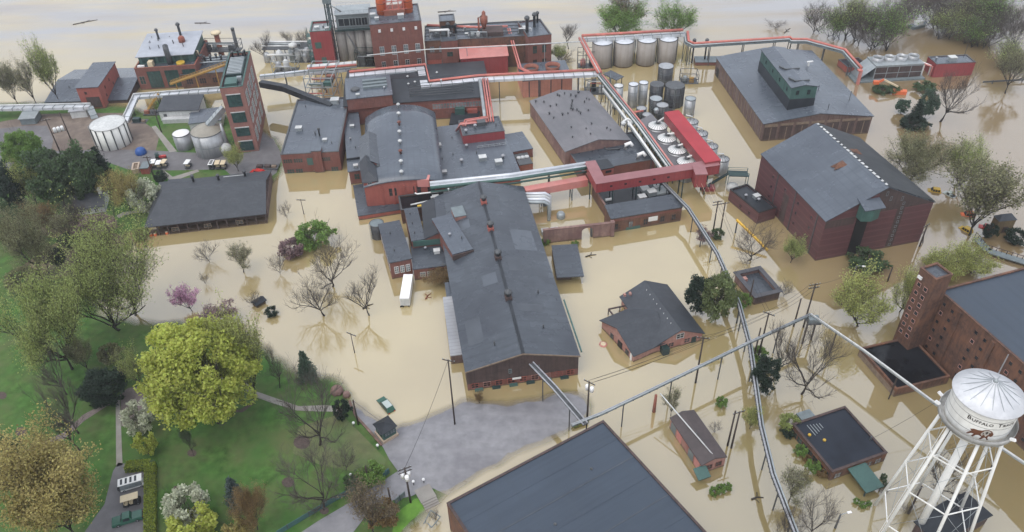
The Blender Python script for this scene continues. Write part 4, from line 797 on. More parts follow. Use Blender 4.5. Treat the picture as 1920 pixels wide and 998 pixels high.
MB().box(.37, h.L-.37, .37, h.W-.37, 2.405, 2.46).build('roof_felt', mat('night_blue_roof', (.015,.019,.028), .4, .25, .3, (.024,.029,.04), spec=.25), h.r)
for k in range(7): win(h, 'w', h.W*(.05+.13*k), .1, 1.5, 1.6, brick_brown, green_g, 2, 2)
for u in (.06, .62, .8): win(h, 's', h.L*u, .2, 1.6, 1.6, brick_brown, glass_p)
MB().slab([(h.L*.28,-.1,2.2),(h.L*.28,-5.6,1.7),(h.L*.60,-5.6,1.7),(h.L*.60,-.1,2.2)], .25).build('canopy', green_m, h.r)
for x in (.30, .58): MB().beam((h.L*x,-5.2,-1.5),(h.L*x,-5.2,1.6),.2,.2).build('canopy_post', green_d, h.r)
MB().box(h.L*.2, h.L*.45, h.W+.1, h.W+2.2, -1.5, 2.4).build('rear_store', steel_g, h.r)
for x, y in ((.12,.72),(.27,.55)): MB().lathe((h.L*x,h.W*y,2.46), [(.35,0),(.3,.3)], 8).build('bucket', yellow, h.r)
for k in range(5): MB().box(h.L*(.2+.05*k), h.L*(.2+.05*k)+.12, h.W*(.68+.02*k), h.W*(.9-.01*k), 2.461, 2.56).build('cable_tray', steel, h.r)
vent(h, h.L*.93, h.W*.3, 2.5, 'pipe', 1.4)
h = house('brick_cottage', 'small brick cottage with brown shingle roof crossed by a white pipe', (1316,872), (1361,857), (1258,785), 2.9, brick_pink, roof_brown, 'gable_y', .8, over=.2)
for k in range(5): fascia(h, 'w', .2, 2.4, (red_lite, steel_g, brick_pink)[k % 3], 'wall_panel', h.W*(.05+.19*k), h.W*(.2+.19*k), .07)
for u in (.2, .6): win(h, 's', h.L*u, .8, 1.4, 1.4, brick_red, glass)
MB().slab([(-1.8,-2.2,1.7),(.9,-2.2,1.7),(.9,.1,2.5),(-1.8,.1,2.5)], .2).build('door_hood', green_m, h.r); vent(h, h.L*.45, h.W*.52, 3.5, 'pipe', 1.)
# --- near right edge of frame: great brick warehouse, foreground roof, dark roof under the tower
h = house('great_brick_warehouse', 'huge weathered brick warehouse with blue grey flat roof at the right edge', (1759,546), (1918.6,686.5), (1920,477.3), 16.2, brick_brown, roof_navy, 'flat', par=.35, Lm=2.0, Wm=1.6, cap=brick_brown)
for k in range(6):
    fascia(h, 's', -1, 16., brick_brown, 'pilaster', 6.5+9.2*k, 7.4+9.2*k, .35)
    for j in range(6): win(h, 's', 2.2+9.2*k, 1.6+2.5*j, .9, 1.0, brick_pink if j % 3 == 1 else brick_brown, glass, 1, 1)
    for j in range(6): win(h, 's', 4.6+9.2*k, 1.6+2.5*j, .9, 1.0, brick_brown, glass, 1, 1)
for u in (.9, 19.8): fascia(h, 's', -1, 16., tin, 'downpipe', u, u+.16, .2)
h2 = house('warehouse_stair_tower', 'tall brick stair tower with paired windows at the corner of the huge warehouse', (1725,505), (1754,528), (1757,496), 22., brick_brown, roof_mid, 'flat', par=.4, cap=brick_brown)
for j in range(7):
    for u in (.14, .56): win(h2, 's', h2.L*u, 4.6+2.25*j, 1.0, 1.1, brick_pink, glass, 1, 1)
p = MB(); panel(p, h2, 's', h2.L*.05, h2.L*.3, 20.0, 20.7, -.02, .25); p.build('wall_lamp', white, h2.r)
h = house('black_roof_annex', 'low annex with glossy black roof and brick coping at the foot of the stair tower', (1612,655), (1680,733), (1668,642), 1.9, brick_brown, roof_black, 'flat', par=.35, cap=brick_brown, Wm=1.72)
fascia(h, 's', -1., 1.5, wood_f, 'wall_band', .2, h.L-.2, .05)
h = house('foreground_roof_hall', 'big hall with blue grey membrane roof filling the bottom edge', (1131,790), (838,945), (1330,998), 8.0, brick_brown, roof_navy, 'flat', par=.2, cap=dark_board, Wm=1.35)
fascia(h, 'n', 7.2, 7.9, brick_paint, 'brick_edge', 0, h.L, .1); fascia(h, 's', 7.2, 7.9, brick_paint, 'brick_edge', 0, h.L, .1)
for k in range(1,8): MB().box(.4, h.L-.4, h.W*k/8-.1, h.W*k/8+.1, 8.101, 8.135).build('membrane_seam', roof_navy if k % 2 else felt, h.r)
for x, y in ((.25,.2),(.6,.35),(.4,.6)): MB().lathe((h.L*x,h.W*y,8.1), [(.3,0),(.3,.12),(.12,.25)], 10).build('roof_drain', steel_d, h.r)
h = house('dark_gabled_shed', 'dark roofed shed standing in the flood beneath the white water tower', (1762,1022), (1856,966), (1701,990), 3.0, dark_board, roof_dark, 'gable_y', 1.2, Wm=1.0)
# --- guard booth, hexagonal shed, half sunken roofs
h = house('guard_booth', 'tiny green guard booth with dark hipped roof where the road meets the flood', (717,813), (741,799), (704,795), 3.1, green_m, roof_dark, 'hip', 1.0, over=.35)
for f, u in (('s',.12),('s',.55),('e',.2),('w',.2)): win(h, f, (h.L if f == 's' else h.W)*u, 1.5, 1.2, 1.2, green_d, glass_p)
MB().box(-.3, h.L+.3, -.3, h.W+.3, -.4, .8).build('stone_base', tan_m, h.r); door(h, 'n', h.L*.4, 1., 2., green_d)
h = house('log_shed', 'square tan plank shed with a greenish hipped roof on the far right', (1874,415), (1906,412), (1878,404), 4.2, mat('tan_planks', (.17,.125,.065), .8, .3, 1., (.12,.09,.05), ((2,2,.15),(.09,.065,.04),.6)), roof_shingle, 'hip', 1.4, over=.2)
door(h, 's', h.L*.4, 1.4, 2.4, dark_board)
r = thing('timber_walkway', 'raised timber walkway with dark rails around the tan plank shed', 'walkway', (at(1838,452).x, at(1838,452).y, 0)); b0 = Vector(r.location)
wp = [at(x, y, .8)-b0 for x, y in ((1832,446),(1852,470),(1890,482),(1930,494))]
m = MB()
for p, q in zip(wp, wp[1:]): m.beam(p, q, 2.2, .25)
m.build('deck', steel_g, r); m = MB()
for p, q in zip(wp, wp[1:]):
    for k in range(5): z = p+(q-p)*k/4; m.beam(z+Vector((0,1.0,-2.3)), z+Vector((0,1.0,1.1)), .12, .12)
    m.beam(p+Vector((0,1.0,1.1)), q+Vector((0,1.0,1.1)), .12, .12)
m.build('railing', dark_board, r)
h = house('kiosk_roof', 'small grey kiosk roof just above the water in the garden pool', (481,573), (497,563), (475,566), .9, dark_board, roof_dark, 'gable_x', .4, over=.3)
# ---------------------------------------------------------------- tanks, silos, galleries, pipes
def tank(name, label, px, zt, rpx, m, top=None, dome=0., bands=0, ribs=0, group=None, cat='tank', base=-1.8, ladder=True, rim=True):
    c = at(px[0], px[1], zt); e = at(px[0]+rpx, px[1], zt); rad = (e-c).length
    r = thing(name, label, cat, (c.x, c.y, 0), rnd.uniform(-.6,.6) , group)
    MB().cyl((0,0), rad, base, zt, 28).build('shell', m, r)
    pr = [(rad*1.0, 0), (rad*.98, .06)]+[(rad*(1-(k/5)**1.0)+.01, .06+dome*math.sin(k/5*math.pi/2)) for k in range(1,6)] if dome else [(rad*.985,0),(rad*.97,.12)]
    MB().lathe((0,0,zt+.004), pr, 28).build('roof', top or m, r)
    if rim:
        b = MB(); b.lathe((0,0,zt-.1), [(rad+.08,0),(rad+.08,.2),(rad-.08,.22)], 28, False); b.build('rim', steel_d if m is not white_dirty else grime, r)
    for k in range(bands): MB().lathe((0,0,zt*(k+1)/(bands+1)), [(rad+.05,0),(rad+.05,.12)], 28, False).build('band', steel_g, r)
    for k in range(ribs):
        a = 2*math.pi*k/ribs; MB().beam((math.cos(a)*(rad+.12),math.sin(a)*(rad+.12),-1),(math.cos(a)*(rad+.12),math.sin(a)*(rad+.12),zt),.28,.28).build('rib', steel_d, r)
    if ladder:
        b = MB(); x = math.cos(-1.9)*(rad+.25); y = math.sin(-1.9)*(rad+.25)
        for s in (-.25,.25): b.beam((x+s,y,-1),(x+s,y,zt+.8),.07,.07)
        for k in range(int(zt/.6)): b.beam((x-.25,y,.4+.6*k),(x+.25,y,.4+.6*k),.05,.05)
        b.build('ladder', steel, r)
    return r, rad
for k, (x, y, t) in enumerate(((1130,78,'leftmost of four, next to the pipe corner'), (1170.5,76,'second from the pipe corner'), (1213,74,'third from the pipe corner'), (1253,72,'rightmost of four, by the black gate posts'))):
    r, rad = tank('grain_silo', 'tan grey round silo standing in the flood, '+t, (x, y), 9.3, 19.3-.6*k, silo_con, silver, .5, group='round silos under the red pipe', cat='silo', ladder=False)
    b = MB()
    for s in (-1, 1): b.beam((rad+.5,s*.8,-1),(rad+.5,s*.8,9.6),.3,.3)
    b.build('downpipe', steel_d, r)
T = [((1249,124),14.2,6.9,black_m,stainless,0,'tall black tank, farthest from the red gallery'),((1232,158),13,6.4,black_m,steel_d,0,'plain black tank between stainless columns and big sooty tank'),((1266,160),17.5,7.2,black_m,steel_d,0,'widest sooty black tank with lighter ribs'),
     ((1230,185),11.5,5.6,black_m,steel,0,'black tank with pale flat lid behind the smaller lidded one'),((1242,197),11.5,5.2,black_m,stainless,.2,'front black tank with pale lid touching the red gallery end'),((1295,185),10,6.0,stainless,steel,.2,'slim grey tank standing apart on the right of the cluster'),
     ((1160,161),9,8.2,stainless,white_b,.4,'leftmost tall stainless column beside the pipe rack'),((1188,158),9.3,8.2,stainless,silver,.4,'middle tall stainless column of three'),((1207,155),8.8,8.0,stainless,silver,.4,'right tall stainless column of three'),
     ((1203,203),9.6,4.2,black_m,stainless,.5,'squat tank with domed silver lid near the red pipe stub'),((1213,215),9.,3.8,black_m,stainless,.5,'lowest squat tank with silver lid near the red pipe stub')]
for p, rp, z, m_, t_, d_, lab in T: tank('process_tank', lab, p, z, rp, m_, t_, d_, 2 if z > 6 else 1, 10 if rp > 17 else 0, group='tanks clustered by the red gallery')
fl = ['nearest the stainless columns', 'second along the gallery', 'third along the gallery', 'half hidden behind the gallery bend']
for k, (x, y) in enumerate(((1233,236),(1250.5,259),(1270,281),(1287,303))):
    r, rad = tank('fermenter', 'white ribbed dome fermenter west of the red gallery, '+fl[k], (x, y), 5.6, 18.5, stainless, white, .8, group='domed fermenters', ladder=False)
    b = MB()
    for j in range(20):
        a = 2*math.pi*j/20; b.beam((math.cos(a)*rad*.96,math.sin(a)*rad*.96,5.72),(math.cos(a)*.6,math.sin(a)*.6,6.5),.16,.12)
    b.build('dome_rib', steel, r); MB().lathe((0,0,6.6), [(.7,0),(.7,.5)], 12).build('hatch', steel_d, r); MB().tube([(0,0,7.),(rad*.7,.6,7.4),(rad*1.15,1.2,7.2)], .28, 8).build('vent_pipe', white, r)
fr = ['farthest one', 'second from the far end', 'third from the far end', 'nearest one, above the steel landing']
for k, (x, y) in enumerate(((1297,228),(1315,250),(1334,274),(1355,298))):
    r, rad = tank('fermenter', 'stainless fermenter on the water side of the red gallery, '+fr[k], (x, y), 5.2, 12.5, stainless, stainless, .9, group='outer fermenters', ladder=True)
    b = MB()
    for j in range(12):
        a = 2*math.pi*j/12; b.beam((math.cos(a)*rad*.96,math.sin(a)*rad*.96,5.3),(math.cos(a)*.5,math.sin(a)*.5,6.18),.14,.1)
    b.build('dome_rib', steel_d, r); MB().tube([(0,0,6.1),(0,0,6.9),(-rad,.3,7.2)], .22, 8).build('vent_pipe', white_b, r)
dk = [at(x, y, 5.0) for x, y in ((1198,226),(1222,214),(1318,318),(1262,318))]; o0 = Vector((dk[0].x, dk[0].y, 0))
r = thing('fermenter_deck', 'flat dark grey deck between pipe rack and the white fermenter domes', 'deck', o0)
MB().slab([tuple(p-o0) for p in (dk[0],dk[3],dk[2],dk[1])], .3).build('deck', roof_violet, r, True)
for k in range(7):
    p = dk[0]+(dk[3]-dk[0])*(k/6.)-o0; MB().beam((p.x+.3,p.y+.3,-1.8),(p.x+.3,p.y+.3,4.7),.3,.3).build('post', steel_d, r)
tank('storage_tank', 'big white ribbed tank beside the broken pipe gallery in the yard', (201,231), 7.6, 31, white_dirty, white_b, .5, 0, 14)
r, rad = tank('grain_bin', 'large grey bin with tan conical roof beside the brick tower', (387,244), 8.2, 29, stainless, mat('tan_bin_roof', (.27,.25,.21), .6, .15, .6, (.22,.2,.16)), 1.8, 1)
r2, rad = tank('water_tank', 'smaller grey tank with bright white lid left of the large bin', (339,250), 5.6, 15.5, stainless, white, .35, 0)
c = gp(426,288); r = thing('sphere_tank', 'pale round pressure vessel with tapering pipe at the brick tower foot', 'tank', c)
b = MB(); b.lathe((0,0,1.9), [(1.9*math.sin(math.pi*k/10)+.01, -1.9*math.cos(math.pi*k/10)) for k in range(11)], 20, False); b.build('vessel', white_b, r)
MB().lathe((.2,1.,3.2), [(.9,0),(.35,7.)], 12).build('taper_pipe', stainless, r)
for k in range(3): MB().beam((1.2*math.cos(2.1*k),1.2*math.sin(2.1*k),-.2),(1.2*math.cos(2.1*k),1.2*math.sin(2.1*k),1.2),.25,.25).build('leg', steel_d, r)
tank('round_black_tank', 'round black tank with grey lid standing in water by the red plinth', (706,418.5), 4.5, 13, black_m, steel_g, .2, 0)
a, b_ = at(390,237,9.5), at(420,203,13.5); r = thing('bin_elevator', 'grey enclosed elevator sloping from the large bin up to the brick tower', 'conveyor', (a.x, a.y, 0))
MB().beam((0,0,9.6),(b_.x-a.x,b_.y-a.y,13.6),1.6,1.8).build('casing', steel, r); m = MB()
for k in range(6): p = Vector((0,0,9.6)).lerp(Vector((b_.x-a.x,b_.y-a.y,13.6)), k/5); m.beam(p+Vector((0,-1,.9)), p+Vector((0,-1,1.9)), .1, .1)
m.build('railing', steel_g, r)
# stacks and yellow conveyor of the boiler house
for base, z, rr, m_, capm, lab in (((418,112),10.6,1.05,rust,cream,'rusty chimney stack with a cream collar'),((447,99),9.4,.7,steel_d,steel_d,'thin black chimney stack nearest the brick tower')):
    p = at(*base); r = thing('chimney_stack', lab, 'chimney', (p.x, p.y, 0)); MB().lathe((0,0,0), [(rr*1.1,-1.5),(rr*.9,z)], 18).build('flue', m_, r)
    MB().lathe((0,0,z), [(rr*.9,-.2),(rr*1.75 if capm is cream else rr,.0),(rr*1.75 if capm is cream else rr,.7),(rr*.9,.8)], 18).build('collar', capm, r)
a, b_ = at(320,158,6.), at(436,117,13.); r = thing('ash_conveyor', 'long ochre conveyor climbing across the boiler house to the brick tower', 'conveyor', (a.x, a.y, 0)); e = Vector((b_.x-a.x,b_.y-a.y,13.)); s = Vector((0,0,6.))
MB().beam(s, e, 1.0, .5).build('belt_trough', ochre, r); m = MB(); wv = (e-s).normalized().cross(Vector((0,0,1))).normalized()
for q in (-.75,.75):
    m.beam(s+wv*q+Vector((0,0,.9)), e+wv*q+Vector((0,0,.9)), .14, .14)
    for k in range(22): p = s.lerp(e, k/21)+wv*q; m.beam(p, p+Vector((0,0,.9)), .09, .09)
m.build('truss', ochre, r)
for k in (.08,.4,.72): p = s.lerp(e, k); MB().beam((p.x,p.y,-1.5),(p.x,p.y,p.z),.3,.3).build('leg', ochre, r)
p0, p1 = at(277,205,.5), at(294,166,7.); r = thing('yellow_stair', 'narrow ochre stair rising beside the white workshop', 'stair', (p0.x,p0.y,0)); MB().beam((0,0,.4),(p1.x-p0.x,p1.y-p0.y,5.),1.1,.3).build('flight', ochre, r); m=MB()
for q in (-.5,.5): m.beam((q,0,1.4),(p1.x-p0.x+q,p1.y-p0.y,6.),.08,.08)
m.build('handrail', ochre, r)
def mitre(P, off):
    out = []
    for i, p in enumerate(P):
        d0 = (P[i]-P[i-1]) if i else (P[1]-P[0]); d1 = (P[i+1]-P[i]) if i < len(P)-1 else d0
        d0, d1 = Vector((d0.x,d0.y,0)), Vector((d1.x,d1.y,0))
        if d0.length < 1e-3: d0 = d1
        if d1.length < 1e-3: d1 = d0
        n0 = Vector((-d0.y,d0.x,0)).normalized(); n1 = Vector((-d1.y,d1.x,0)).normalized(); n = (n0+n1).normalized(); k = off/max(.45, n.dot(n0)); out.append(p+n*k)
    return out
def strip(P, w, h, off=0., dz=0.):
    """rectangular duct along a path: w wide, h high, top at path height + dz"""
    A, B = mitre(P, off-w/2), mitre(P, off+w/2); mb = MB(); z = Vector((0,0,dz)); H = Vector((0,0,h))
    for a, b in zip(A, B): mb.v += [tuple(a+z-H), tuple(b+z-H), tuple(b+z), tuple(a+z)]
    for i in range(len(P)-1):
        k = 4*i
        for j in range(4): mb.face([k+j, k+(j+1)%4, k+4+(j+1)%4, k+4+j])
    mb.face([3,2,1,0]); k = 4*(len(P)-1); mb.face([k,k+1,k+2,k+3]); return mb
def along(P, step):
    out = []; L = 0
    for a, b in zip(P, P[1:]):
        d = (b-a).length; n = max(1, int(d/step))
        out += [(a.lerp(b, (k+.5)/n), (b-a).normalized()) for k in range(n)]
    return out
def gallery(name, label, pz, w, h, m, pipes=(), post=9., joints=0., cat='pipe gallery', rail=None, jm=steel_g, pm=steel_d, twin=True, deckname='deck', foot=-1.8, skip=()):
    P = [at(x, y, z) for x, y, z in pz]; o = Vector((P[0].x, P[0].y, 0)); P = [p-o for p in P]; r = thing(name, label, cat, o)
    if w: strip(P, w, h).build(deckname, m, r, True)
    if joints and w:
        mb = MB()
        for p, d in along(P, joints):
            s = Vector((-d.y, d.x, 0)).normalized(); mb.beam(p-s*(w/2+.06)+Vector((0,0,.06)), p+s*(w/2+.06)+Vector((0,0,.06)), .18, .12); mb.beam(p-s*(w/2+.04)+Vector((0,0,.06)), p-s*(w/2+.04)-Vector((0,0,h)), .12, .18)
        mb.build('joint', jm, r)
    for off, dz, rad, pmt in pipes: MB().tube([q+Vector((0,0,dz)) for q in mitre(P, off)], rad, 8).build('pipe', pmt, r)
    if rail:
        mb = MB()
        for off in (-w/2, w/2):
            Q = mitre(P, off)
            for a, b in zip(Q, Q[1:]): mb.beam(a+Vector((0,0,1.)), b+Vector((0,0,1.)), .08, .08)
            for p, d in along(Q, 2.4): mb.beam(p, p+Vector((0,0,1.)), .07, .07)
        mb.build('railing', rail, r)
    if post:
        for i, (p, d) in enumerate(along(P, post)):
            if i in skip: continue
            s = Vector((-d.y, d.x, 0)).normalized(); mb = MB(); ww = max(w, .8)*.42
            if twin:
                for q in (-ww, ww): mb.beam((p.x+s.x*q,p.y+s.y*q,foot), (p.x+s.x*q,p.y+s.y*q,p.z-h), .24, .24)
                mb.beam((p.x-s.x*ww,p.y-s.y*ww,p.z-h-.2), (p.x+s.x*ww,p.y+s.y*ww,p.z-h-.2), .22, .22); mb.beam((p.x-s.x*ww,p.y-s.y*ww,foot+2), (p.x+s.x*ww,p.y+s.y*ww,p.z-h-.4), .12, .12)
            else: mb.beam((p.x,p.y,foot), (p.x,p.y,p.z-h*.5), .22, .22)
            mb.build('support', pm, r)
    return r
RP, SV = red_pipe, silver
gallery('pipe_gallery', 'silver roofed pipe gallery running in from the left edge', [(-60,203,4.2),(168,198,4.2)], 2.4, .9, SV, ((.9,.35,.3,white_b),), 14, 3.3)
gallery('pipe_gallery', 'short grey riser dropping from the end of the left gallery', [(168,200,4.0),(178,222,.6)], 2.2, .7, steel, (), 0, 2.)
gallery('pipe_gallery', 'silver elbow gallery from white tank up and across to the brick tower', [(233,227,1.2),(254,180,4.6),(418,167,5.0)], 2.4, .9, SV, ((.9,.35,.3,white_b),), 14, 3.3)
gallery('pipe_gallery', 'silver gallery section just right of the brick tower', [(487,143,6.6),(580,133,6.6)], 2.6, .9, SV, ((-.9,.3,.25,steel),), 9, 3.2)
gallery('pipe_gallery', 'upper white gallery deck on the steel pipe rack', [(576,124,9.),(668,116.5,9.)], 2.0, .6, white_b, ((-1.2,-.5,.4,RP),(-1.2,-1.4,.35,steel)), 0, 2.6)
gallery('pipe_gallery', 'lower silver gallery deck behind the steel pipe rack', [(580,135,7.),(656,128,7.)], 2.2, .8, SV, (), 0, 2.6)
gallery('pipe_gallery', 'zigzag silver gallery with salmon pipe crossing above the charcoal roof', [(655,141,9.),(789,128,9.),(796,160,9.),(898,148,9.),(1122,137,9.)], 2.5, .9, SV, ((1.9,.35,.45,RP),), 12, 3.2, skip=(1,2,3))
gallery('pipe_gallery', 'silver gallery with salmon pipe running above the four round silos', [(1092,73,10.6),(1283,62,10.6)], 2.3, .9, SV, ((2.0,.4,.5,RP),(-.7,.3,.2,steel)), 16, 3.2)
gallery('pipe_gallery', 'pair of salmon pipes slanting from silo corner down to the main gallery', [(1089,73,10.6),(1124,138,9.2)], 1.6, .3, steel_g, ((.6,.4,.4,RP),(-.6,.4,.4,RP),(0,.35,.2,white_b)), 13, 0)
gallery('pipe_gallery', 'salmon pipe stepping down behind silos and on past the broad warehouse', [(1286,62,10.4),(1288,80,8.2),(1300,86,8.0),(1426,78,8.0),(1480,74,8.0),(1484,78,7.6),(1512,78,7.6),(1582,97,7.),(1612,131,5.)], 1.7, .5, steel_g, ((.6,.6,.5,RP),(-.5,.4,.3,steel)), 9.5, 3.)
r = gallery('pipe_drop', 'salmon pipe leg dropping to the water at the gallery end', [(1611,129,5.6),(1614,133,5.4)], 1.4, .3, RP, (), 0); MB().beam((.6,-.6,-1.8),(.6,-.6,5.4),.9,.9).build('leg', red_lite, r)
gallery('white_pipe', 'long thin white pipe strung across still house and brick range fronts', [(688,104,11.),(800,93,11.),(950,86,11.),(1092,78,11.)], 0, .3, white, ((0,0,.2,white_b),), 26, pm=steel, twin=False)
for k, (pz, lab) in enumerate((([(952,54,12.5),(962,90,9.),(973,128,7.),(990,136,8.)],'pair of salmon pipes falling down the brick range front to the rust fans'),([(800,48,13.),(900,52,13.),(952,50,13.)],'salmon pipe along the roof of the long brick range'),([(905,148,9.2),(911,190,7.6),(916,228,6.8)],'bundle of salmon pipes dropping from zigzag gallery to the red penthouse'),([(914,219,7.6),(872,225,7.4),(868,236,6.6)],'salmon pipe loop above the left end of the red penthouse'),([(913,226,7.),(864,231,7.),(858,244,4.)],'second salmon pipe loop hugging the red penthouse edge'))):
    gallery('pipe_run', lab, pz, 0, .2, RP, ((0,0,.3,RP),(.8,0,.28,red_lite))+(((1.6,0,.25,RP),(-1.,-.3,.6,steel)) if k == 2 else ()), 0)
gallery('dark_conveyor', 'dark green enclosed conveyor from brick tower down to the garage roof', [(488,152,9.4),(532,160,9.4),(622,196,6.8)], 2.1, 2.0, roof_dark, (), 12, cat='conveyor', deckname='casing', skip=(0,))
# steel pipe rack west of the plant room
p0 = at(578,194,0); r = thing('pipe_rack_tower', 'open steel rack full of salmon and grey pipes beside the plant room', 'pipe rack', (p0.x,p0.y,0), -.06)
m = MB(); WX, WY = 9.5, 14.
for x in (0, WX*.62, WX):
    for y in (0, WY*.5, WY): m.beam((x,y,-1),(x,y,9.5),.25,.25)
for z in (3., 6., 9.4):
    for x in (0, WX*.62, WX): m.beam((x,0,z),(x,WY,z),.2,.25)
    for y in (0, WY*.5, WY): m.beam((0,y,z),(WX,y,z),.2,.25)
m.build('frame', steel, r)
for k in range(9): z = (3.3,6.3,5.2)[k%3]; y = 1.+1.4*k; MB().tube([(.3,y,z),(WX*.6,y,z),(WX*.6,y,z-2.)], .25, 7).build('pipe', (RP,steel,green_m,rust,RP)[k%5], r)
for k in range(5): MB().box(WX*.66, WX*.95, 1.+2.6*k, 2.6+2.6*k, 6.1, 7.4).build('machine', (green_m,steel_d,rust,steel,brick_red)[k], r)
MB().box(WX+.6, WX+2.6, -7, -3.8, 1.0, 4.6).build('cabinet', green_m, r)
p0 = at(655,215,0); r = thing('red_loading_dock', 'red edged loading dock with green hopper behind the curved hall', 'loading dock', (p0.x,p0.y,0), -.06); MB().box(0,8,0,5,-1.5,3.2).build('dock', brick_paint, r); MB().box(2.4,6.2,-.4,3.6,3.2,5.4).build('hopper', green_m, r)
p0 = at(843,242,0); r = thing('recessed_dock', 'dark recessed dock with green bin and red beam below the window row', 'loading dock', (p0.x,p0.y,0), -.06); MB().box(0,9.5,0,11,-1.5,2.0).build('dock', roof_dark, r); MB().box(1.4,4.6,6.,9.,2.,4.2).build('bin', green_m, r); MB().box(1.,8.5,10.,10.5,3.,3.7).build('beam', RP, r); MB().box(5.5,8.8,7.,9.5,2.,3.4).build('crate', brick_paint, r)
# diagonal pipe rack and the pipelines
gallery('pipe_rack', 'diagonal steel pipe rack with teal beams passing the speckled shed', [(1124,142,8.4),(1200,236,7.4),(1262,322,7.0)], 1.9, .35, green_m, ((-.8,.4,.28,white_b),(.9,.3,.3,red_lite),(0.1,.35,.22,steel)), 7, 2.6, cat='pipe rack', jm=steel)
gallery('pipe_rack', 'white pipe with valves running along the speckled shed eave', [(1131,168,6.4),(1172,222,6.4),(1205,268,6.0),(1240,318,6.)], .9, .3, steel, ((0,.4,.36,white),), 8, 0, cat='pipe rack', twin=False)
c = at(1177,229,6.6); r = thing('valve_station', 'cluster of white valve bodies on the pipe rack by the speckled shed', 'valve', (c.x,c.y,0)); m = MB()
for k in range(4): m.lathe((1.4*math.cos(k*1.7),1.3*math.sin(k*1.7),5.8), [(.7,0),(.8,.9),(.3,1.3)], 12)
m.build('valve_body', white_b, r); MB().tube([(-1.5,0,6.8),(0,.4,7.6),(1.8,0,6.6)], .3, 8).build('pipe', white, r); MB().beam((0,0,-1.8),(0,0,5.9),.5,.5).build('support', steel_d, r)
gallery('red_pipe_stub', 'short red pipe branching from the diagonal rack toward squat tanks', [(1186,211,7.),(1206,208,7.)], 0, .2, RP, ((0,0,.35,RP),), 0)
gallery('pipeline', 'long pale pipeline on trestles running diagonally to the bottom edge', [(1238,338,6.),(1291,392,5.4),(1345,476,5.4),(1364,518,5.4),(1386,572,5.2),(1407,650,5.),(1417,720,5.4),(1428,800,6.),(1450,890,6.4),(1496,1010,6.4)], 1.0, .25, steel_d, ((-.3,.3,.2,tin),(.32,.28,.17,steel)), 6.5, 1.25, cat='pipeline', twin=False, jm=steel_d, rail=None)
gallery('pipeline', 'grey walkway pipeline crossing the flood from foreground roof to pole platform', [(1072,798,7.2),(1128,776,7.2),(1210,737,7.2),(1400,645,7.4),(1520,590,7.6)], .6, .2, steel_g, ((-.15,.2,.17,steel),(.2,.18,.13,tin)), 11, 1.8, cat='pipeline', twin=False, jm=steel_d)
gallery('pipeline', 'white pipeline from the pole platform to behind the white water tower', [(1520,590,7.6),(1620,658,7.2),(1752,756,7.),(1925,872,7.)], .5, .2, steel, ((0,.2,.22,white_b),), 9., 0, cat='pipeline', twin=False, pm=wood)
gallery('conveyor_bridge', 'twin railed walkway descending from long hall gable to foreground roof', [(996,682,8.2),(1040,728,7.6),(1098,796,7.2)], 1.1, .16, steel_d, ((-.5,.2,.15,tin),(.5,.2,.15,tin)), 16, 1.3, cat='walkway', jm=steel_d, twin=False)
gallery('white_pipe', 'straight white pipe sloping down onto the brown shingle cottage roof', [(1238,738,7.),(1336,852,3.8)], 0, .2, white, ((0,0,.13,white_b),), 0)
gallery('truss_conveyor', 'bright silver truss conveyor from curved hall front to the red gallery', [(806,346,8.2),(960,330,8.2),(1098,309,9.)], 2.2, .5, SV, ((.3,.25,.55,SV),(-1.3,-.3,.5,green_m),(-1.3,-1.6,.3,green_m),(1.2,-.7,.2,green_m)), 20, 0, cat='conveyor', pm=green_d, foot=0)
r = gallery('pinkish_gallery', 'faded red gallery beneath the silver truss conveyor', [(984,354,6.),(1100,333,6.4)], 2.4, 2.2, red_lite, (), 9, 0, cat='gallery', deckname='casing', pm=green_d)
c = at(838,332,9.); r = thing('pink_hopper', 'flat pinkish hopper cover at the hall end of the silver conveyor', 'hopper', (c.x-8.3,c.y-.3,0), -.07); MB().box(0,3.4,-1.0,1.6,6.8,9.2).build('cover', red_lite, r)
gallery('hall_front_pipe', 'thin white pipe bracketed along the red hall front', [(778,362,6.2),(782,364,6.),(852,356,6.),(854,350,6.6)], 0, .2, white, ((0,0,.22,white),), 0)
# red overhead galleries
def redbox(name, label, pz, w, h, wins=0, posts=6., cat='gallery', proj=None, sunk=()):
    P = [at(x, y, z) for x, y, z in pz]; o = Vector((P[0].x, P[0].y, 0)); P = [p-o for p in P]; r = thing(name, label, cat, o)
    strip(P, w, h, 0, -.12).build('wall', red_metal, r, True); strip(P, w+.3, .14, 0, .03).build('roof', red_roof if not wins else mat('dull_red_roof', (.27,.12,.125), .5, .12, .5, (.23,.10,.105)), r, True)
    Q = mitre(P, -(w/2+.02))
    if wins:
        a, b = Q[-2], Q[-1]
        for k in range(wins): p = a.lerp(b, .12+.115*k); d = (b-a).normalized(); MB().beam(p-d*.35+Vector((0,0,-1.5)), p+d*.35+Vector((0,0,-1.5)), .12, .5).build('window', glass, r)
    for p, d in along(P, posts): 
        s = Vector((-d.y, d.x, 0)).normalized(); m = MB()
        for q in (-w*.4, w*.4): m.beam((p.x+s.x*q,p.y+s.y*q,-1.8),(p.x+s.x*q,p.y+s.y*q,p.z-h-.1),.3,.3)
        m.build('support', green_d, r)
    return r
r = redbox('red_gallery', 'straight red roofed gallery above the fermenter domes', [(1337,303,10.2),(1259,208.5,10.2)], 4.6, 2.9, 0, 9.)
MB().lathe((-11.4,29.6,10.2), [(.7,0),(.7,.8),(.9,.9),(.5,1.5)], 12).build('roof_vent', steel, r)
r = redbox('red_gallery', 'angled red gallery with four small windows over the dark courtyard', [(1106,302,9.6),(1125,338,9.6),(1346,304,9.6)], 3.0, 2.9, 5, 7.)
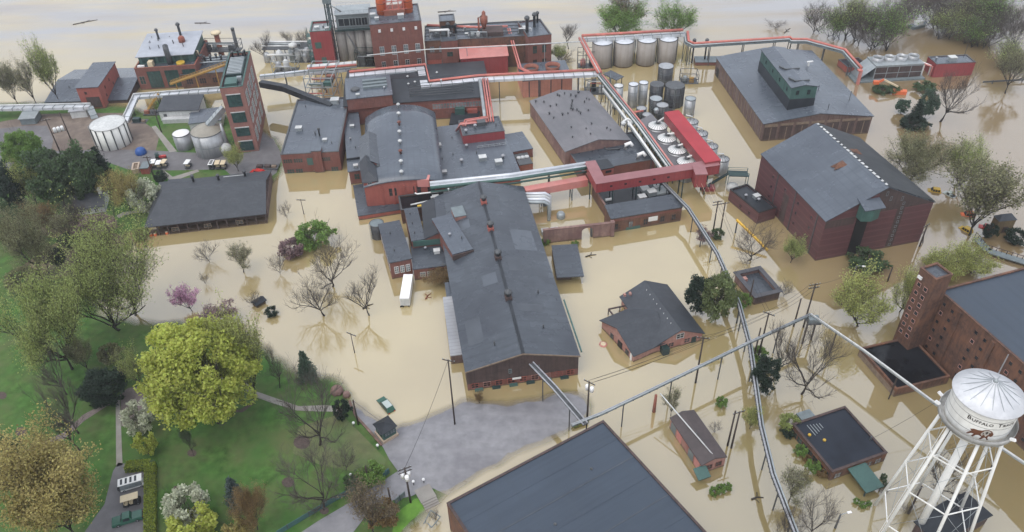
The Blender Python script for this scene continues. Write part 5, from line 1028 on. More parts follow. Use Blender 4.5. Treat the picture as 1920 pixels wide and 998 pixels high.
a, d = at(1312,316,9.7), at(1330,304,9.7)
r = thing('red_gallery_bay', 'red boxed bay sticking out of the angled gallery near its right end', 'gallery', (at(1312,320,9.6).x, at(1312,320,9.6).y, 0), .0)
MB().box(-1.6,1.6,-2.4,2.4,5.6,9.75).build('wall', red_metal, r); MB().box(-1.75,1.75,-2.55,2.4,9.752,9.95).build('roof', MATS['dull_red_roof'], r)
c = at(1372,330,4.); r = thing('steel_landing', 'green steel landing and stair at the end of the red gallery', 'platform', (c.x,c.y,0), -.12)
MB().box(-1,4.6,-1,2.,4.4,4.6).build('deck', green_d, r); m = MB()
for x in (-1,4.6):
    for y in (-1,2.): m.beam((x,y,-1.8),(x,y,5.6),.16,.16)
for y in (-1,2.): m.beam((-1,y,5.6),(4.6,y,5.6),.09,.09); m.beam((-1,y,5.),(4.6,y,5.),.07,.07)
m.build('railing', green_m, r); MB().beam((-1,.5,4.5),(-6.,.2,.5),1.1,.2).build('stair', green_d, r); MB().lathe((0.5,-1.,-.5), [(1.6,0),(1.6,2.0),(.4,2.4)], 16).build('tank', white_b, r)
c = at(1328,352,.6); r = thing('red_pump_skid', 'small red pump skid in the water beneath the red gallery', 'pump', (c.x,c.y,0)); MB().box(-1.8,1.8,-1.2,1.2,-1,1.).build('housing', red_metal, r); MB().lathe((0,0,1.), [(.5,0),(.5,.5)], 10).build('motor', steel_d, r)
# silver duct bundle beside the long hall
c = at(1010,432,0); r = thing('silver_ducts', 'bundle of bent silver ducts beside the long hall wall', 'ducts', (c.x,c.y,0), .1)
for k in range(4): MB().tube([(-3.,10-1.4*k,5.6),(3.2-.3*k,9.4-1.4*k,5.6),(4.4-.3*k,9-1.4*k,5.0),(4.4-.3*k,8.6-1.5*k,-1.5)], .5, 9).build('duct', (silver,white_b,silver,steel)[k], r)
for k in range(2): MB().box(.5+2.6*k,2.6+2.6*k,-2.5,-.6,-1.2,1.1).build('blower', white_b, r)
MB().lathe((7.,5.,-1.), [(1.2,0),(1.2,2.2),(.8,2.8)], 14).build('receiver', steel, r); MB().box(3.,4.6,11.,13.,-1.,1.8).build('cabinet', steel_g, r)
c = at(1390,118,0); r = thing('black_gate_frame', 'pair of black portal posts with a small grey dock in the flood', 'frame', (at(1297,118).x, at(1297,118).y, 0), -.06)
for x in (0, 4.6): MB().beam((x,0,-1.8),(x,0,8.6),.5,.5).build('post', black, r); MB().lathe((x,0,8.4), [(.7,0),(.7,.7),(.2,1.2)], 10).build('cap', steel_d, r)
MB().box(1.,12.5,-2.6,2.4,-1.,1.3).build('dock', brick_red, r); MB().box(.9,12.6,-2.7,2.5,1.3,1.5).build('dock_deck', steel_g, r)
# rear machinery between brick tower and stair tower
c = at(492,118,0); r = thing('riverside_machinery', 'jumble of grey tanks, pipes and canopies between brick tower and stair tower', 'machinery', (c.x,c.y,0), -.05)
MB().box(0,26,2.,9.,4.2,4.5).build('canopy', steel_d, r)
for k in range(7): MB().beam((1+4*k,2.2,-1.5),(1+4*k,2.2,4.2),.25,.25).build('post', steel_d, r)
for k in range(5): MB().lathe((2.+5*k,1.,-.5), [(1.3,0),(1.3,3.4+.8*(k%3)),(.5,4.4+.8*(k%3))], 14).build('vessel', (stainless,white_b,steel,stainless,steel_g)[k], r)
for k in range(3): MB().tube([(0,3+k,5.5+.4*k),(12+3*k,3+k,5.5+.4*k),(12+3*k,3+k,2.)], .3, 7).build('pipe', (white_b,steel,white)[k], r)
MB().tube([(3,-1,3.6),(13,-1,3.6),(13.4,-1,7.4)], .45, 8).build('white_duct', white, r)
MB().lathe((13.2,0.,6.6), [(1.6,0),(1.6,.8),(.5,1.4)], 16).build('hood', white_b, r)
# ---------------------------------------------------------------- white water tower
ap = at(1867,715,40.0); r = thing('water_tower', 'white water tower with brown bison emblem and lettering on legs at the right edge', 'water tower', (ap.x, ap.y, 0)); D = 4.75
MB().lathe((0,0,0), [(.6,27.6),(2.2,28.3),(3.7,29.5),(4.5,31.0),(D,32.2),(D,37.3)], 48, False).build('tank', white_dirty, r)
b = MB(); b.lathe((0,0,0), [(D-.1,37.28),(D+.42,37.2),(D+.42,37.36),(D*.5,38.7),(.35,39.9),(.02,40.)], 48, False); o = b.build('roof', tower_roof, r); MB().lathe((0,0,39.85), [(.35,0),(.35,.35),(.1,.6)], 12).build('finial', steel, o)
m = MB()
for k in range(16): a = 2*math.pi*k/16; m.beam((math.cos(a)*D*.98,math.sin(a)*D*.98,37.52),(math.cos(a)*.5,math.sin(a)*.5,39.93),.07,.06)
m.build('roof_seam', steel, o)
b = MB(); b.lathe((0,0,31.6), [(D-.02,0),(D+.85,0),(D+.85,.95),(D+.78,.95),(D+.78,.12),(D-.02,.12)], 48, False); b.build('balcony', grime, r)
for k in range(3): MB().lathe((0,0,33.+1.45*k), [(D+.015,0),(D+.02,.05),(D+.015,.1)], 48, False).build('weld_seam', grime, r)
LEGS = [(math.radians(12+60*k)) for k in range(6)]; RT, RB, ZT, ZB = 4.4, 8.2, 31.4, -2.
lg = lambda a, z: Vector((math.cos(a)*(RB+(RT-RB)*(z-ZB)/(ZT-ZB)), math.sin(a)*(RB+(RT-RB)*(z-ZB)/(ZT-ZB)), z))
for a in LEGS: MB().tube([lg(a,ZB), lg(a,ZT)], .27, 10).build('leg', white_dirty, r)
MB().lathe((0,0,0), [(.62,-2),(.62,27.7)], 20).build('riser', white_dirty, r)
m = MB()
for z in (24., 14.5, 5.):
    for k in range(6):
        m.beam(lg(LEGS[k],z), lg(LEGS[(k+1)%6],z), .15, .2)
m.build('strut', white_dirty, r); m = MB()
for z0, z1 in ((31.2,24.),(24.,14.5),(14.5,5.)):
    for k in range(6): a, b_ = LEGS[k], LEGS[(k+1)%6]; m.tube([lg(a,z0),lg(b_,z1)], .035, 5); m.tube([lg(b_,z0),lg(a,z1)], .035, 5)
m.build('tie_rod', steel, r); m = MB()
for s in (-.2,.2): m.beam(lg(LEGS[3],0)+Vector((-.5,s,0)), lg(LEGS[3],31.5)+Vector((-.5,s,0)), .06, .06)
m.build('ladder', white_dirty, r); cam_az = math.atan2(-ap.y, -ap.x)
for da in (-1.62, -1.25, 1.18): a = cam_az+da; b = MB(); b.beam((math.cos(a)*(D+.8),math.sin(a)*(D+.8),32.6),(math.cos(a)*(D+1.5),math.sin(a)*(D+1.5),33.),.35,.4); b.build('floodlight', lamp_w, r)
def wrap(name, verts, faces, m, a0, z0, off=.035, flat=None):
    """bend flat artwork (metres) round the tank side"""
    me = bpy.data.meshes.new(name); vs = []
    for x, y in verts: a = a0+x/D; vs.append((math.cos(a)*(D+off), math.sin(a)*(D+off), z0+y))
    me.from_pydata(vs, [], faces); me.materials.append(m); return link(bpy.data.objects.new(name, me), r)
def text_art(s, size):
    cu = bpy.data.curves.new('lettering', 'FONT'); cu.body = s; cu.size = size; cu.align_x = 'LEFT'; cu.offset = .018; cu.space_character = 1.12; cu.resolution_u = 3
    o = bpy.data.objects.new('lettering', cu); link(o); dg = bpy.context.evaluated_depsgraph_get(); me = bpy.data.meshes.new_from_object(o.evaluated_get(dg)); bpy.data.objects.remove(o)
    bm = bmesh.new(); bm.from_mesh(me); bmesh.ops.triangulate(bm, faces=bm.faces)
    v = [(p.co.x, p.co.y) for p in bm.verts]; f = [[q.index for q in p.verts] for p in bm.faces]; bm.free(); bpy.data.meshes.remove(me); return v, f
A0 = cam_az-.24
x = 0.
for s, z in (('B',1.05),('UFFALO ',.76),('T',1.05),('RACE',.76)):
    v, f = text_art(s.strip(), z); wrap('lettering', [(p[0]+x, p[1]) for p in v], f, ink_l, A0, 35.1); x += max(p[0] for p in v)+(.62 if s.endswith(' ') else .1)
BUF = [(-2.0,-.55),(-1.55,-.35),(-1.25,.05),(-1.5,.32),(-1.05,.62),(-.5,.66),(0.,.78),(.35,1.08),(.8,1.2),(1.2,1.05),(1.5,.72),(1.72,.3),(1.66,-.12),(1.4,-.28),(1.2,-.1),(1.1,-.5),(1.35,-.95),(1.2,-1.05),(.9,-.6),(.7,-.55),(.35,-1.1),(.1,-1.08),(.3,-.5),(-.2,-.3),(-.5,-.45),(-.75,-1.0),(-1.0,-.95),(-.8,-.35),(-1.15,-.4),(-1.6,-.9),(-1.75,-.8),(-1.35,-.15)]
def poly(name, pts, m, a0, z0, off):
    bm = bmesh.new(); f = bm.faces.new([bm.verts.new((p[0], p[1], 0)) for p in pts]); bmesh.ops.triangulate(bm, faces=[f])
    bm.verts.index_update(); v = [(q.co.x, q.co.y) for q in bm.verts]; ff = [[q.index for q in p.verts] for p in bm.faces]; bm.free(); return wrap(name, v, ff, m, a0, z0, off)
poly('buffalo_emblem', BUF, ink, cam_az+.30, 33.15, .04)
for s, (cx, cy) in (([(.0,.1),(.35,.95),(.85,1.05),(1.25,.85),(1.1,.35),(.75,-.35),(.45,.15),(.25,-.3)],(0,0)),): poly('emblem_mane', s, ink_w, cam_az+.30, 33.15, .06)
for s in ([(.5,.6),(.8,.9),(.9,.5),(.7,.15)],[(1.0,.6),(1.2,.6),(1.05,.2)],[(.2,.4),(.4,.5),(.3,.0)]): poly('emblem_shading', s, ink_l, cam_az+.30, 33.15, .08)
# ---------------------------------------------------------------- poles, lamps, wires
def pole(base, z, label, arms=1, trans=0, name='utility_pole', cat='utility pole', land=False, m=wood, lamp=False, rz=None, brace=False, rad=.19, group=None):
    p = gp(*base) if land else at(base[0], base[1], 0); zb = p.z if land else 0.
    r = thing(name, label, cat, (p.x, p.y, zb), rnd.uniform(-.7,.7) if rz is None else rz, group)
    MB().lathe((0,0,0), [(rad*1.2,-1.8),(rad*.8,z)], 9).build('shaft', m, r)
    for k in range(arms):
        MB().beam((-1.3,.16,z-.4-.9*k),(1.3,.16,z-.4-.9*k),.14,.16).build('crossarm', m, r)
        b = MB()
        for x in (-1.2,-.5,.5,1.2): b.lathe((x,.16,z-.33-.9*k), [(.07,0),(.1,.18),(.05,.28)], 6)
        b.build('insulator', steel, r)
    for k in range(trans): 
        a = 2.1*k+.5; MB().lathe((.62*math.cos(a),.62*math.sin(a),z-2.9), [(.42,0),(.42,1.15),(.3,1.3)], 12).build('transformer', lamp_w if trans > 1 else steel, r)
    if lamp:
        MB().tube([(0,0,z-.2),(.6,0,z+.1),(1.5,0,z+.1)], .06, 6).build('lamp_arm', steel, r); MB().box(1.3,2.1,-.2,.2,z,z+.18).build('lamp_head', lamp_w, r)
    if brace: MB().beam((2.8,.4,-1.8),(.05,.05,z*.55),.2,.2).build('brace', m, r); MB().beam((-.1,0,z*.75),(-2.2,-.2,z*.72),.15,.15).build('stay_arm', m, r)
    r['top'] = 0; del r['top']; return Vector((p.x, p.y, zb+z-.1))
PT = {}
PT['a'] = pole((1304,718), 13.8, 'lone tall dark pole in the flood before the gabled brick house', 1)
PT['b'] = pole((1506,614), 13.4, 'tall pole with double crossarms at the pipeline platform', 2)
PT['c'] = pole((1488,612), 8.6, 'shorter bare topped pole just left of the pipeline platform', 0)
PT['d'] = pole((1422,668), 13.2, 'leaning looking pole beside the pipeline crossing with small crossarm', 1)
PT['d2'] = pole((1412,676), 10., 'stub pole close behind the pipeline crossing pole', 0)
PT['e'] = pole((1336,440), 11., 'left pole of the twin crossarm structure near the maroon annex', 2, rz=.2); PT['e2'] = pole((1350,437), 10., 'right pole of the twin crossarm structure near the maroon annex', 1, rz=.2)
PT['f'] = pole((770,942), 10.6, 'roadside pole with three white transformers by the bright bank', 2, 3, land=True, rz=.4)
PT['g'] = pole((735,952), 6.2, 'short dark pole with a small lamp on the planted bank', 0, land=True)
PT['h'] = pole((692,906), 5.4, 'short pole behind the green roadside fence', 0, land=True)
PT['i'] = pole((672,796), 7.6, 'pole by the kerb left of the guard booth', 0, land=True)
PT['j'] = pole((853,796), 19.2, 'very tall thin pole in front of the long hall corner', 1, land=True, rad=.16)
PT['k'] = pole((1101,783), 11., 'pole with white transformers where the two walkways meet', 1, 2)
PT['l'] = pole((1371,840), 11., 'near pole of a close pair beside the brick cottage', 1, rz=.3); PT['l2'] = pole((1364,836), 10.6, 'far pole of a close pair beside the brick cottage', 0)
PT['m'] = pole((1724,462), 7., 'braced pole at the east corner of the maroon warehouse', 1, brace=True, rz=.6)
PT['n'] = pole((1600,518), 3.4, 'low lamp post with white head leaning out of brown water', 0, lamp=True, m=steel_d, cat='lamp post', name='lamp_post', rz=-.3)
PT['o'] = pole((1664,528), 4.6, 'thin bare pole behind the yellow green tree', 0)
PT['p'] = pole((665,662), 6.2, 'small sign post leaning alone in the pale flood', 1, rad=.1)
PT['q'] = pole((570,402), 5.2, 'thin lamp mast in the pale flood near the porch building', 1, rad=.1)
PT['r'] = pole((1566,990), 4.2, 'street lamp with white head near the bottom edge trees', 0, lamp=True, m=steel_d, cat='lamp post', name='lamp_post', rz=.2)
PT['s'] = pole((1703,963), 8.4, 'dark pole seen through the water tower legs', 0)
PT['t'] = pole((1381,606), 5.2, 'dark lamp post beside the pipeline and evergreen pair', 0, m=steel_d, cat='lamp post', name='lamp_post')
PT['u'] = pole((1403,572), 8., 'dark pole in front of the square parapet store', 0)
PT['v'] = pole((114,288), 12.4, 'left pole of the transformer pair in the yard', 1, rz=.4, land=True); PT['v2'] = pole((134,264), 10.5, 'right pole of the transformer pair in the yard', 0, rz=.4, land=True)
PT['w'] = pole((1226,772), 5.2, 'stout rusty post under the walkway pipeline by the cottage', 0, m=rust, rad=.35, name='support_post', cat='post')
PT['x'] = pole((303,248), 9., 'dark yard pole beside the concrete footpath', 0, land=True); PT['y'] = pole((290,336), 8., 'slanting dark pole on the grass behind the porch building', 1, land=True)
q = (PT['v']+PT['v2'])/2; r = thing('transformer_bank', 'three white transformers hung between two yard poles', 'transformer', (q.x,q.y,6.2), .5)
for k in range(3): MB().lathe((-1.1+1.1*k,0,0), [(.5,0),(.5,1.4),(.3,1.6)], 12).build('transformer', lamp_w, r)
MB().beam((-2.,0,-.1),(2.,0,-.1),.3,.2).build('platform', wood, r)
p = at(1525,597,7.4); r = thing('pole_platform', 'grey equipment platform on the pole at the pipeline corner', 'platform', (p.x,p.y,0)); MB().box(-1.4,1.6,-1.2,1.2,6.4,6.7).build('deck', steel_d, r); MB().box(-1.1,1.3,-.9,.9,6.7,7.6).build('cabinet', steel_g, r); MB().beam((1.2,.6,-1.8),(1.2,.6,6.4),.3,.3).build('leg', wood, r); MB().beam((-1.2,-.6,-1.8),(-1.2,-.6,6.4),.3,.3).build('leg', wood, r)
def wire(a, b, label, n=2, sag=.9):
    a, b = Vector(a), Vector(b); o = Vector((a.x, a.y, 0)); m = MB(); d = (b-a); s = Vector((-d.y, d.x, 0)).normalized()
    for k in range(n):
        q = s*((k-(n-1)/2)*.8); m.tube([a-o+q+d*t+Vector((0,0,-sag*4*t*(1-t))) for t in (0,.17,.33,.5,.67,.83,1)], .035, 4)
    ob = m.build('overhead_wire', black, None); ob.location = o; tag(ob, label, 'wire', 'overhead wires'); return ob
for a, b, lab, n in (('f','j','slack wire from roadside transformer pole to the very tall thin pole',1),('k','a','parallel wires from walkway transformer pole to the lone tall pole',2),('a','d','wires from the lone tall pole to the pipeline crossing pole',2),('d','b','wires from pipeline crossing pole to double crossarm pole',3),('k','d','lower wires running along the walkway pipeline',2),('e','d','wires from the twin pole structure down to the pipeline crossing',2)):
    wire(PT[a], PT[b], lab, n)
wire(PT['b'], at(1602,508,5.), 'wire from the double crossarm pole toward the white headed lamp', 1); wire(at(1640,820,3.6), at(1752,756,7.2), 'single wire from the brick pavilion to the white pipeline', 1, .3); wire(PT['i'], at(722,795,4.0), 'short service wire to the guard booth', 1, .3)
for k in range(4): wire(at(1306+9*k,346-2*k,8.6-.4*k), at(1338+10*k,402+6*k,8.), ('first','second','third','fourth')[k]+' yellow sleeved line from red gallery bay to twin poles, counted from the left', 1, .5).data.materials[0] = cream
p0, p1 = at(1381,412,4.6), at(1440,467,1.6); r = thing('yellow_boom', 'bright orange yellow boom sloping over the bare tree into water', 'boom', (p0.x,p0.y,0)); MB().beam((0,0,4.6),(p1.x-p0.x,p1.y-p0.y,1.2),.5,.5).build('boom', mat('boom_yellow', (.66,.40,.05), .5, .1, .8), r); MB().beam((.4,.2,-1.8),(.4,.2,4.4),.3,.3).build('post', steel_d, r)
# ---------------------------------------------------------------- vehicles
def wheels(r, xs, w, rad=.3, z=.3):
    for x in xs:
        for y in (-w, w):
            b = MB(); k = len(b.v); n = 14
            for s in (-.1,.1):
                for i in range(n): a = 2*math.pi*i/n; b.v.append((x+rad*math.cos(a), y+s, z+rad*math.sin(a)))
            for i in range(n): b.face([i,(i+1)%n,n+(i+1)%n,n+i])
            b.face(list(range(n))[::-1]); b.face(list(range(n,2*n))); o = b.build('wheel', rubber, r, True); MB().box(x-.12,x+.12,y-.115,y+.115,z-.12,z+.12).build('rim', steel, o)
def cart(L, W, roofm, bodym, seats, label, loc, rz, encl=False, name='golf_cart', cat='golf cart', group=None):
    r = thing(name, label, cat, loc, rz, group)
    MB().box(-L/2,L/2,-W/2,W/2,.32,.62).build('body', bodym, r); m = MB(); m.add([(L/2-.7,-W/2+.02,.62),(L/2,-W/2+.02,.62),(L/2,W/2-.02,.62),(L/2-.7,W/2-.02,.62),(L/2-.6,-W/2+.1,1.02),(L/2-.2,-W/2+.1,.9),(L/2-.2,W/2-.1,.9),(L/2-.6,W/2-.1,1.02)], [(4,5,6,7),(0,1,5,4),(1,2,6,5),(2,3,7,6),(3,0,4,7)]); m.build('front_cowl', bodym, r)
    for k in range(seats): x = L/2-1.3-.95*k; MB().box(x-.5,x,-W/2+.1,W/2-.1,.62,.9).box(x-.6,x-.5,-W/2+.1,W/2-.1,.85,1.3).build('seat', cream if not encl else steel_d, r)
    b = MB()
    for x in (-L/2+.15, L/2-.35):
        for y in (-W/2+.08, W/2-.08): b.beam((x,y,.6),(x,y,2.0),.07,.07)
    b.build('roof_post', steel_d, r); MB().box(-L/2-.1,L/2-.05,-W/2-.06,W/2+.06,2.0,2.12).build('roof', roofm, r)
    if encl:
        for y in (-W/2, W/2): MB().box(-L/2+.1,L/2-.4,y-.02,y+.02,.7,1.95).build('side_curtain', glass_p, r)
        for k in range(4): MB().box(-L/2+.35+k*L*.2,-L/2+.75+k*L*.2,-W/2+.2,W/2-.2,2.121,2.17).build('roof_panel', glass, r)
    wheels(r, (-L/2+.6, L/2-.5), W/2-.08, .27, .27); return r
a = gp(250,912); rz = math.atan2(at(269,899,.4).y-at(227,911,.4).y, at(269,899,.4).x-at(227,911,.4).x)
cart(4.3, 1.7, white, white, 4, 'long white roofed shuttle cart with clear curtains at the hedge end', a, rz, True, 'shuttle_cart', 'shuttle cart')
cart(3.1, 1.45, cream, rubber, 2, 'cream roofed open golf cart between shuttle cart and green pickup', gp(249,944), rz)
for k, (x, y, lab) in enumerate(((290,313,'white golf cart nearest the brick red shed in the yard row'),(300,315,'white golf cart in the middle of three near the tractor'),(310,313,'cream golf cart nearest the red tractor'),(354,314,'white roofed golf cart alone in the middle of the road'),(410,315,'cream golf cart left of the pair near the sprouting tree'),(421,315,'cream golf cart right of the pair near the sprouting tree'))):
    if k == 0: c0 = cart(2.6, 1.35, white, steel_d, 1, lab, gp(x,y), math.pi/2+.1, group='golf carts in the distillery yard')
    else:
        c_ = dup(c0, gp(x,y), math.pi/2+rnd.uniform(-.1,.2), lab)
        if k in (2,4,5): [setattr(q.material_slots[0], 'link', 'OBJECT') or setattr(q.material_slots[0], 'material', cream) for q in c_.children if q.name.startswith('roof') and 'post' not in q.name]
cart(3.0, 1.3, white, steel_d, 1, 'small white utility van cart between the lone cart and the cream pair', gp(399,315), math.pi/2, True, 'utility_cart', 'utility cart')
def car(L, W, Ht, paint, label, loc, rz, kind='van', name='parked_van', cat='van', sink=0., topm=None):
    r = thing(name, label, cat, (loc[0], loc[1], loc[2]-sink), rz); h0, h1 = .35, Ht*.55
    side = lambda P, w0: [(x, w0, z) for x, z in P]
    def loft(P, w, m, nm, tw=.0):
        n = len(P); b = MB(); top = max(z for x, z in P); bot = min(z for x, z in P)
        f = lambda z: w-(tw*(z-bot)/(top-bot))
        b.add([(x,-f(z),z) for x, z in P]+[(x,f(z),z) for x, z in P], [tuple(range(n)), tuple(range(2*n-1,n-1,-1))]+[(i,n+i,n+(i+1)%n,(i+1)%n) for i in range(n)]); return b.build(nm, m, r, True)
    if kind == 'pickup': body = [(-L/2,h0),(L/2,h0),(L/2,h1-.1),(L/2-.1,h1),(L*.22,h1+.05),(-L/2,h1+.02)]; cab = [(L*.22,h1),(L*.12,Ht),(-L*.12,Ht),(-L*.16,h1)]
    else: body = [(-L/2,h0),(L/2,h0),(L/2,h1-.15),(L/2-.15,h1-.02),(L*.28,h1+.05),(-L/2+.05,h1+.03)]; cab = [(L*.28,h1+.03),(L*.12,Ht-.02),(0,Ht),(-L*.38,Ht-.02),(-L/2+.1,h1+.02)]
    loft(body, W/2, paint, 'body', .06); loft(cab, W/2-.06, paint, 'cabin', .16)
    z0, z1 = h1+.1, Ht-.14
    for y in (-1,1):
        for k in range(1 if kind == 'pickup' else 3):
            x1 = (L*.12 if kind == 'pickup' else L*.18)-k*L*.19; x0 = x1-(L*.22 if kind == 'pickup' else L*.17); b = MB(); ya, yb = y*(W/2-.085), y*(W/2-.175)
            b.add([(x0,ya,z0),(x1,ya,z0),(x1-.1,yb,z1),(x0+.02,yb,z1),(x0,ya+y*.03,z0),(x1,ya+y*.03,z0),(x1-.1,yb+y*.03,z1),(x0+.02,yb+y*.03,z1)], [(0,1,2,3),(7,6,5,4),(0,4,5,1),(1,5,6,2),(2,6,7,3),(3,7,4,0)]); b.build('side_window', glass, r, True)
    a = cab[0]; t = cab[1]; b = MB(); n = Vector((t[1]-a[1],0,a[0]-t[0])).normalized()*.03
    P = [Vector((a[0],0,a[1])).lerp(Vector((t[0],0,t[1])), s) for s in (.15,.9)]
    b.add([(P[0].x+n.x*s,yy*(W/2-.16),P[0].z+n.z*s) for s in (.3,1.) for yy in (-1,1)]+[(P[1].x+n.x*s,yy*(W/2-.24),P[1].z+n.z*s) for s in (.3,1.) for yy in (-1,1)], [(0,1,5,4),(2,6,7,3),(0,2,3,1),(4,5,7,6),(0,4,6,2),(1,3,7,5)]); b.build('windscreen', glass, r, True)
    if kind == 'pickup': MB().box(-L/2+.12,-L*.17,-W/2+.15,W/2-.15,h1-.05,h1+.12).build('bed_cover', topm or glass, r)
    elif topm: MB().box(-L*.36,L*.06,-W/2+.28,W/2-.28,Ht-.01,Ht+.05).build('roof_panel', topm, r)
    for y in (-W*.34, W*.34): MB().box(L/2-.04,L/2+.03,y-.18,y+.18,h1-.42,h1-.22).build('headlight', lamp_w, r); MB().box(-L/2-.03,-L/2+.04,y-.14,y+.14,h1-.4,h1-.1).build('tail_light', car_red, r)
    wheels(r, (-L*.31, L*.31), W/2-.1, .36, .36); return r
a = gp(241,976); car(5.4, 2.0, 1.8, car_green, 'dark green covered pickup parked at the hedge by the bottom edge', a, rz+math.pi, 'pickup', 'pickup_truck', 'pickup truck', 0, car_green)
p = at(723,757,.6); q0, q1 = at(711,742,1), at(735,770,1); car(5.0, 1.95, 1.9, car_green, 'half sunken dark green van with paler roof near the guard booth', (p.x,p.y,0), math.atan2(q0.y-q1.y, q0.x-q1.x), 'van', 'flooded_van', 'van', .75, car_sil)
p = gp(484,326); car(4.6, 1.9, 1.5, car_red, 'red sedan at the flood edge below the brick tower', p, math.pi*.9, 'van', 'parked_car', 'car')
a, b = at(748,560,2.6), at(768,560,2.6); f = at(767,517,2.6); L_ = (f-b).length
r = thing('box_trailer', 'bright white box trailer backed up to the red brick office', 'trailer', (at(749.5,562,2.4).x, at(749.5,562,2.4).y, 0), -.02)
MB().box(0,2.3,0,9.2,.4,2.75).build('box', white, r); MB().box(-.02,2.32,-.02,9.22,2.753,2.8).build('roof', mat('bright_white_roof', (.8,.8,.8), .5, .03, .4), r); MB().box(.1,2.2,-.04,-.003,.6,2.6).build('rear_door', white_b, r); wheels(r, (.3,), 0.01, .5, .0)
for x in (.25,1.9): MB().box(x,x+.2,-.06,.0,-.2,.5).build('bumper_leg', steel_d, r)
p = gp(303,299); r = thing('farm_tractor', 'red and green tractor behind the row of golf carts', 'tractor', p, .2); MB().box(-.6,1.6,-.45,.45,.7,1.3).build('bonnet', car_red, r); MB().box(-1.4,-.5,-.6,.6,.8,1.9).build('cab', green_m, r); MB().box(-1.5,-.4,-.7,.7,2.2,2.3).build('cab_roof', green_d, r); wheels(r, (-1.,), .75, .75, .75); wheels(r, (1.2,), .55, .4, .4)
p = gp(265,288); r = thing('tarp_stack', 'round bright blue tarpaulin covered stack beside the yard road', 'tarp', p); MB().lathe((0,0,0), [(1.7,-.2),(1.75,.5),(1.6,1.3),(1.1,1.9),(.3,2.1)], 14).build('tarp', blue, r)
h = house('tool_shed', 'little brick red shed with grey roof at the golf cart row', (262,317), (277,316), (263,305), 2.4, brick_paint, steel_g, 'flat', over=.1)
h = house('tan_bin', 'open tan skip beside the little brick red shed', (247,321), (260,319), (248,308), 1.5, tan_m, wood_f, 'flat', par=.3, cap=tan_m, cat='skip')
p = at(1666,178,0); r = thing('boom_lift', 'orange boom lift with white arm half under water at the cooling tower', 'boom lift', (p.x,p.y,0), -.12)
q = at(1685,168,1.2)-p; b = MB(); b.prism([(q.x-2.5,q.y-1),(q.x+2.2,q.y-1.2),(q.x+2.6,q.y+.6),(q.x-1.8,q.y+1.1)], -.8, 1.2); b.build('chassis', orange, r); e1 = at(1682,162,2.2)-p; e2 = at(1656,150,4.2)-p
MB().beam(e1,e2,.5,.5).build('arm', cream, r); e3 = at(1644,156,2.8)-p; MB().beam(e2,e3,.7,.7).build('jib', orange, r); MB().box(e3.x-1.4,e3.x+.4,e3.y-.6,e3.y+.6,e3.z-.5,e3.z+.6).build('basket', orange, r)
for base, pm, lab, nm, ct in (((1812,428),yellow,'yellow skid loader cab poking out of water left of the dark trunk','submerged_loader','loader'),((1816,400),orange,'salmon orange machine cab above water left of the big bare tree','submerged_tractor','tractor'),((1850,424),car_red,'dark red pickup roof between the big trunk and tan shed','submerged_pickup','pickup truck'),((1753,355),yellow,'yellow and red loader roof under the olive trees','submerged_loader','loader'),((1781,362),car_sil,'grey flatbed half under water beneath the green riverside tree','submerged_flatbed','truck')):
    p = at(base[0],base[1],.6); car(3.6, 1.8, 1.9, pm, lab, (p.x,p.y,0), rnd.uniform(2.,3.), 'pickup' if 'pickup' in nm or 'flat' in nm else 'van', nm, ct, .9)
p = at(1131,646,.0); r = thing('floating_drum_lid', 'small orange lid floating alone in front of the brick house', 'lid', (p.x,p.y,0)); MB().lathe((0,0,0), [(.95,-.2),(.95,.12),(.7,.2)], 14).build('rim', red_lite, r); MB().lathe((0,0,.2), [(.68,0),(.6,.06)], 14).build('top', cream, r)
p = at(1088,791,1.); r = thing('green_kayak_rack', 'mossy green and yellow tank floating below the twin walkway', 'tank', (p.x,p.y,0), .35); MB().tube([(-1.6,0,.4),(-1.4,0,.5),(1.4,0,.5),(1.6,0,.4)], .62, 10).build('hull', mat('moss_green_paint', (.10,.14,.035), .6, .3, .8, (.3,.24,.05)), r)
p = at(1720,50,.3); r = thing('stranded_boat', 'white and blue grey boat stranded among the flooded riverbank trees', 'boat', (p.x,p.y,0), .4)
b = MB(); b.add([(-3.4,-1.3,-.3),(2.2,-1.3,-.3),(4.2,0,-.2),(2.2,1.3,-.3),(-3.4,1.3,-.3),(-3.6,-1.6,1.2),(2.4,-1.6,1.2),(5.,0,1.5),(2.4,1.6,1.2),(-3.6,1.6,1.2)], [(4,3,2,1,0),(5,6,7,8,9),(0,1,6,5),(1,2,7,6),(2,3,8,7),(3,4,9,8),(4,0,5,9)]); b.build('hull', steel_g, r, True); MB().box(-1.4,1.6,-1.,1.,1.21,2.6).build('cabin', white, r)
# ---------------------------------------------------------------- fences, hedges, walls, small objects
def lfence(px, h, m, label, name='fence', cat='fence', t=.12, z=.4, posts=True):
    P = [gp(*q) for q in px]; o = Vector((P[0].x,P[0].y,0)); r = thing(name, label, cat, o); b = MB()
    for a, c in zip(P, P[1:]): b.beam(a-o+Vector((0,0,h*.5)), c-o+Vector((0,0,h*.5)), t, h)
    b.build('panel', m, r)
    if posts:
        for p, d in along(P, 3.5): MB().beam(p-o+Vector((0,0,-.2)), p-o+Vector((0,0,h+.1)), .2, .2).build('post', steel_d, r)
fen = mat('teal_screen', (.06,.13,.125), .7, .2, .6, (.045,.10,.10))
lfence([(520,1004),(600,956),(660,922),(700,900)], 1.3, fen, 'long teal screened fence along the entrance road'); lfence([(704,906),(730,886)], 1.3, fen, 'short teal screened fence panel beside the road bushes', t=.3)
lfence([(741,946),(760,930)], 1.5, steel_g, 'grey slatted gate panel on the bright planted bank', 'gate_panel', 'gate')
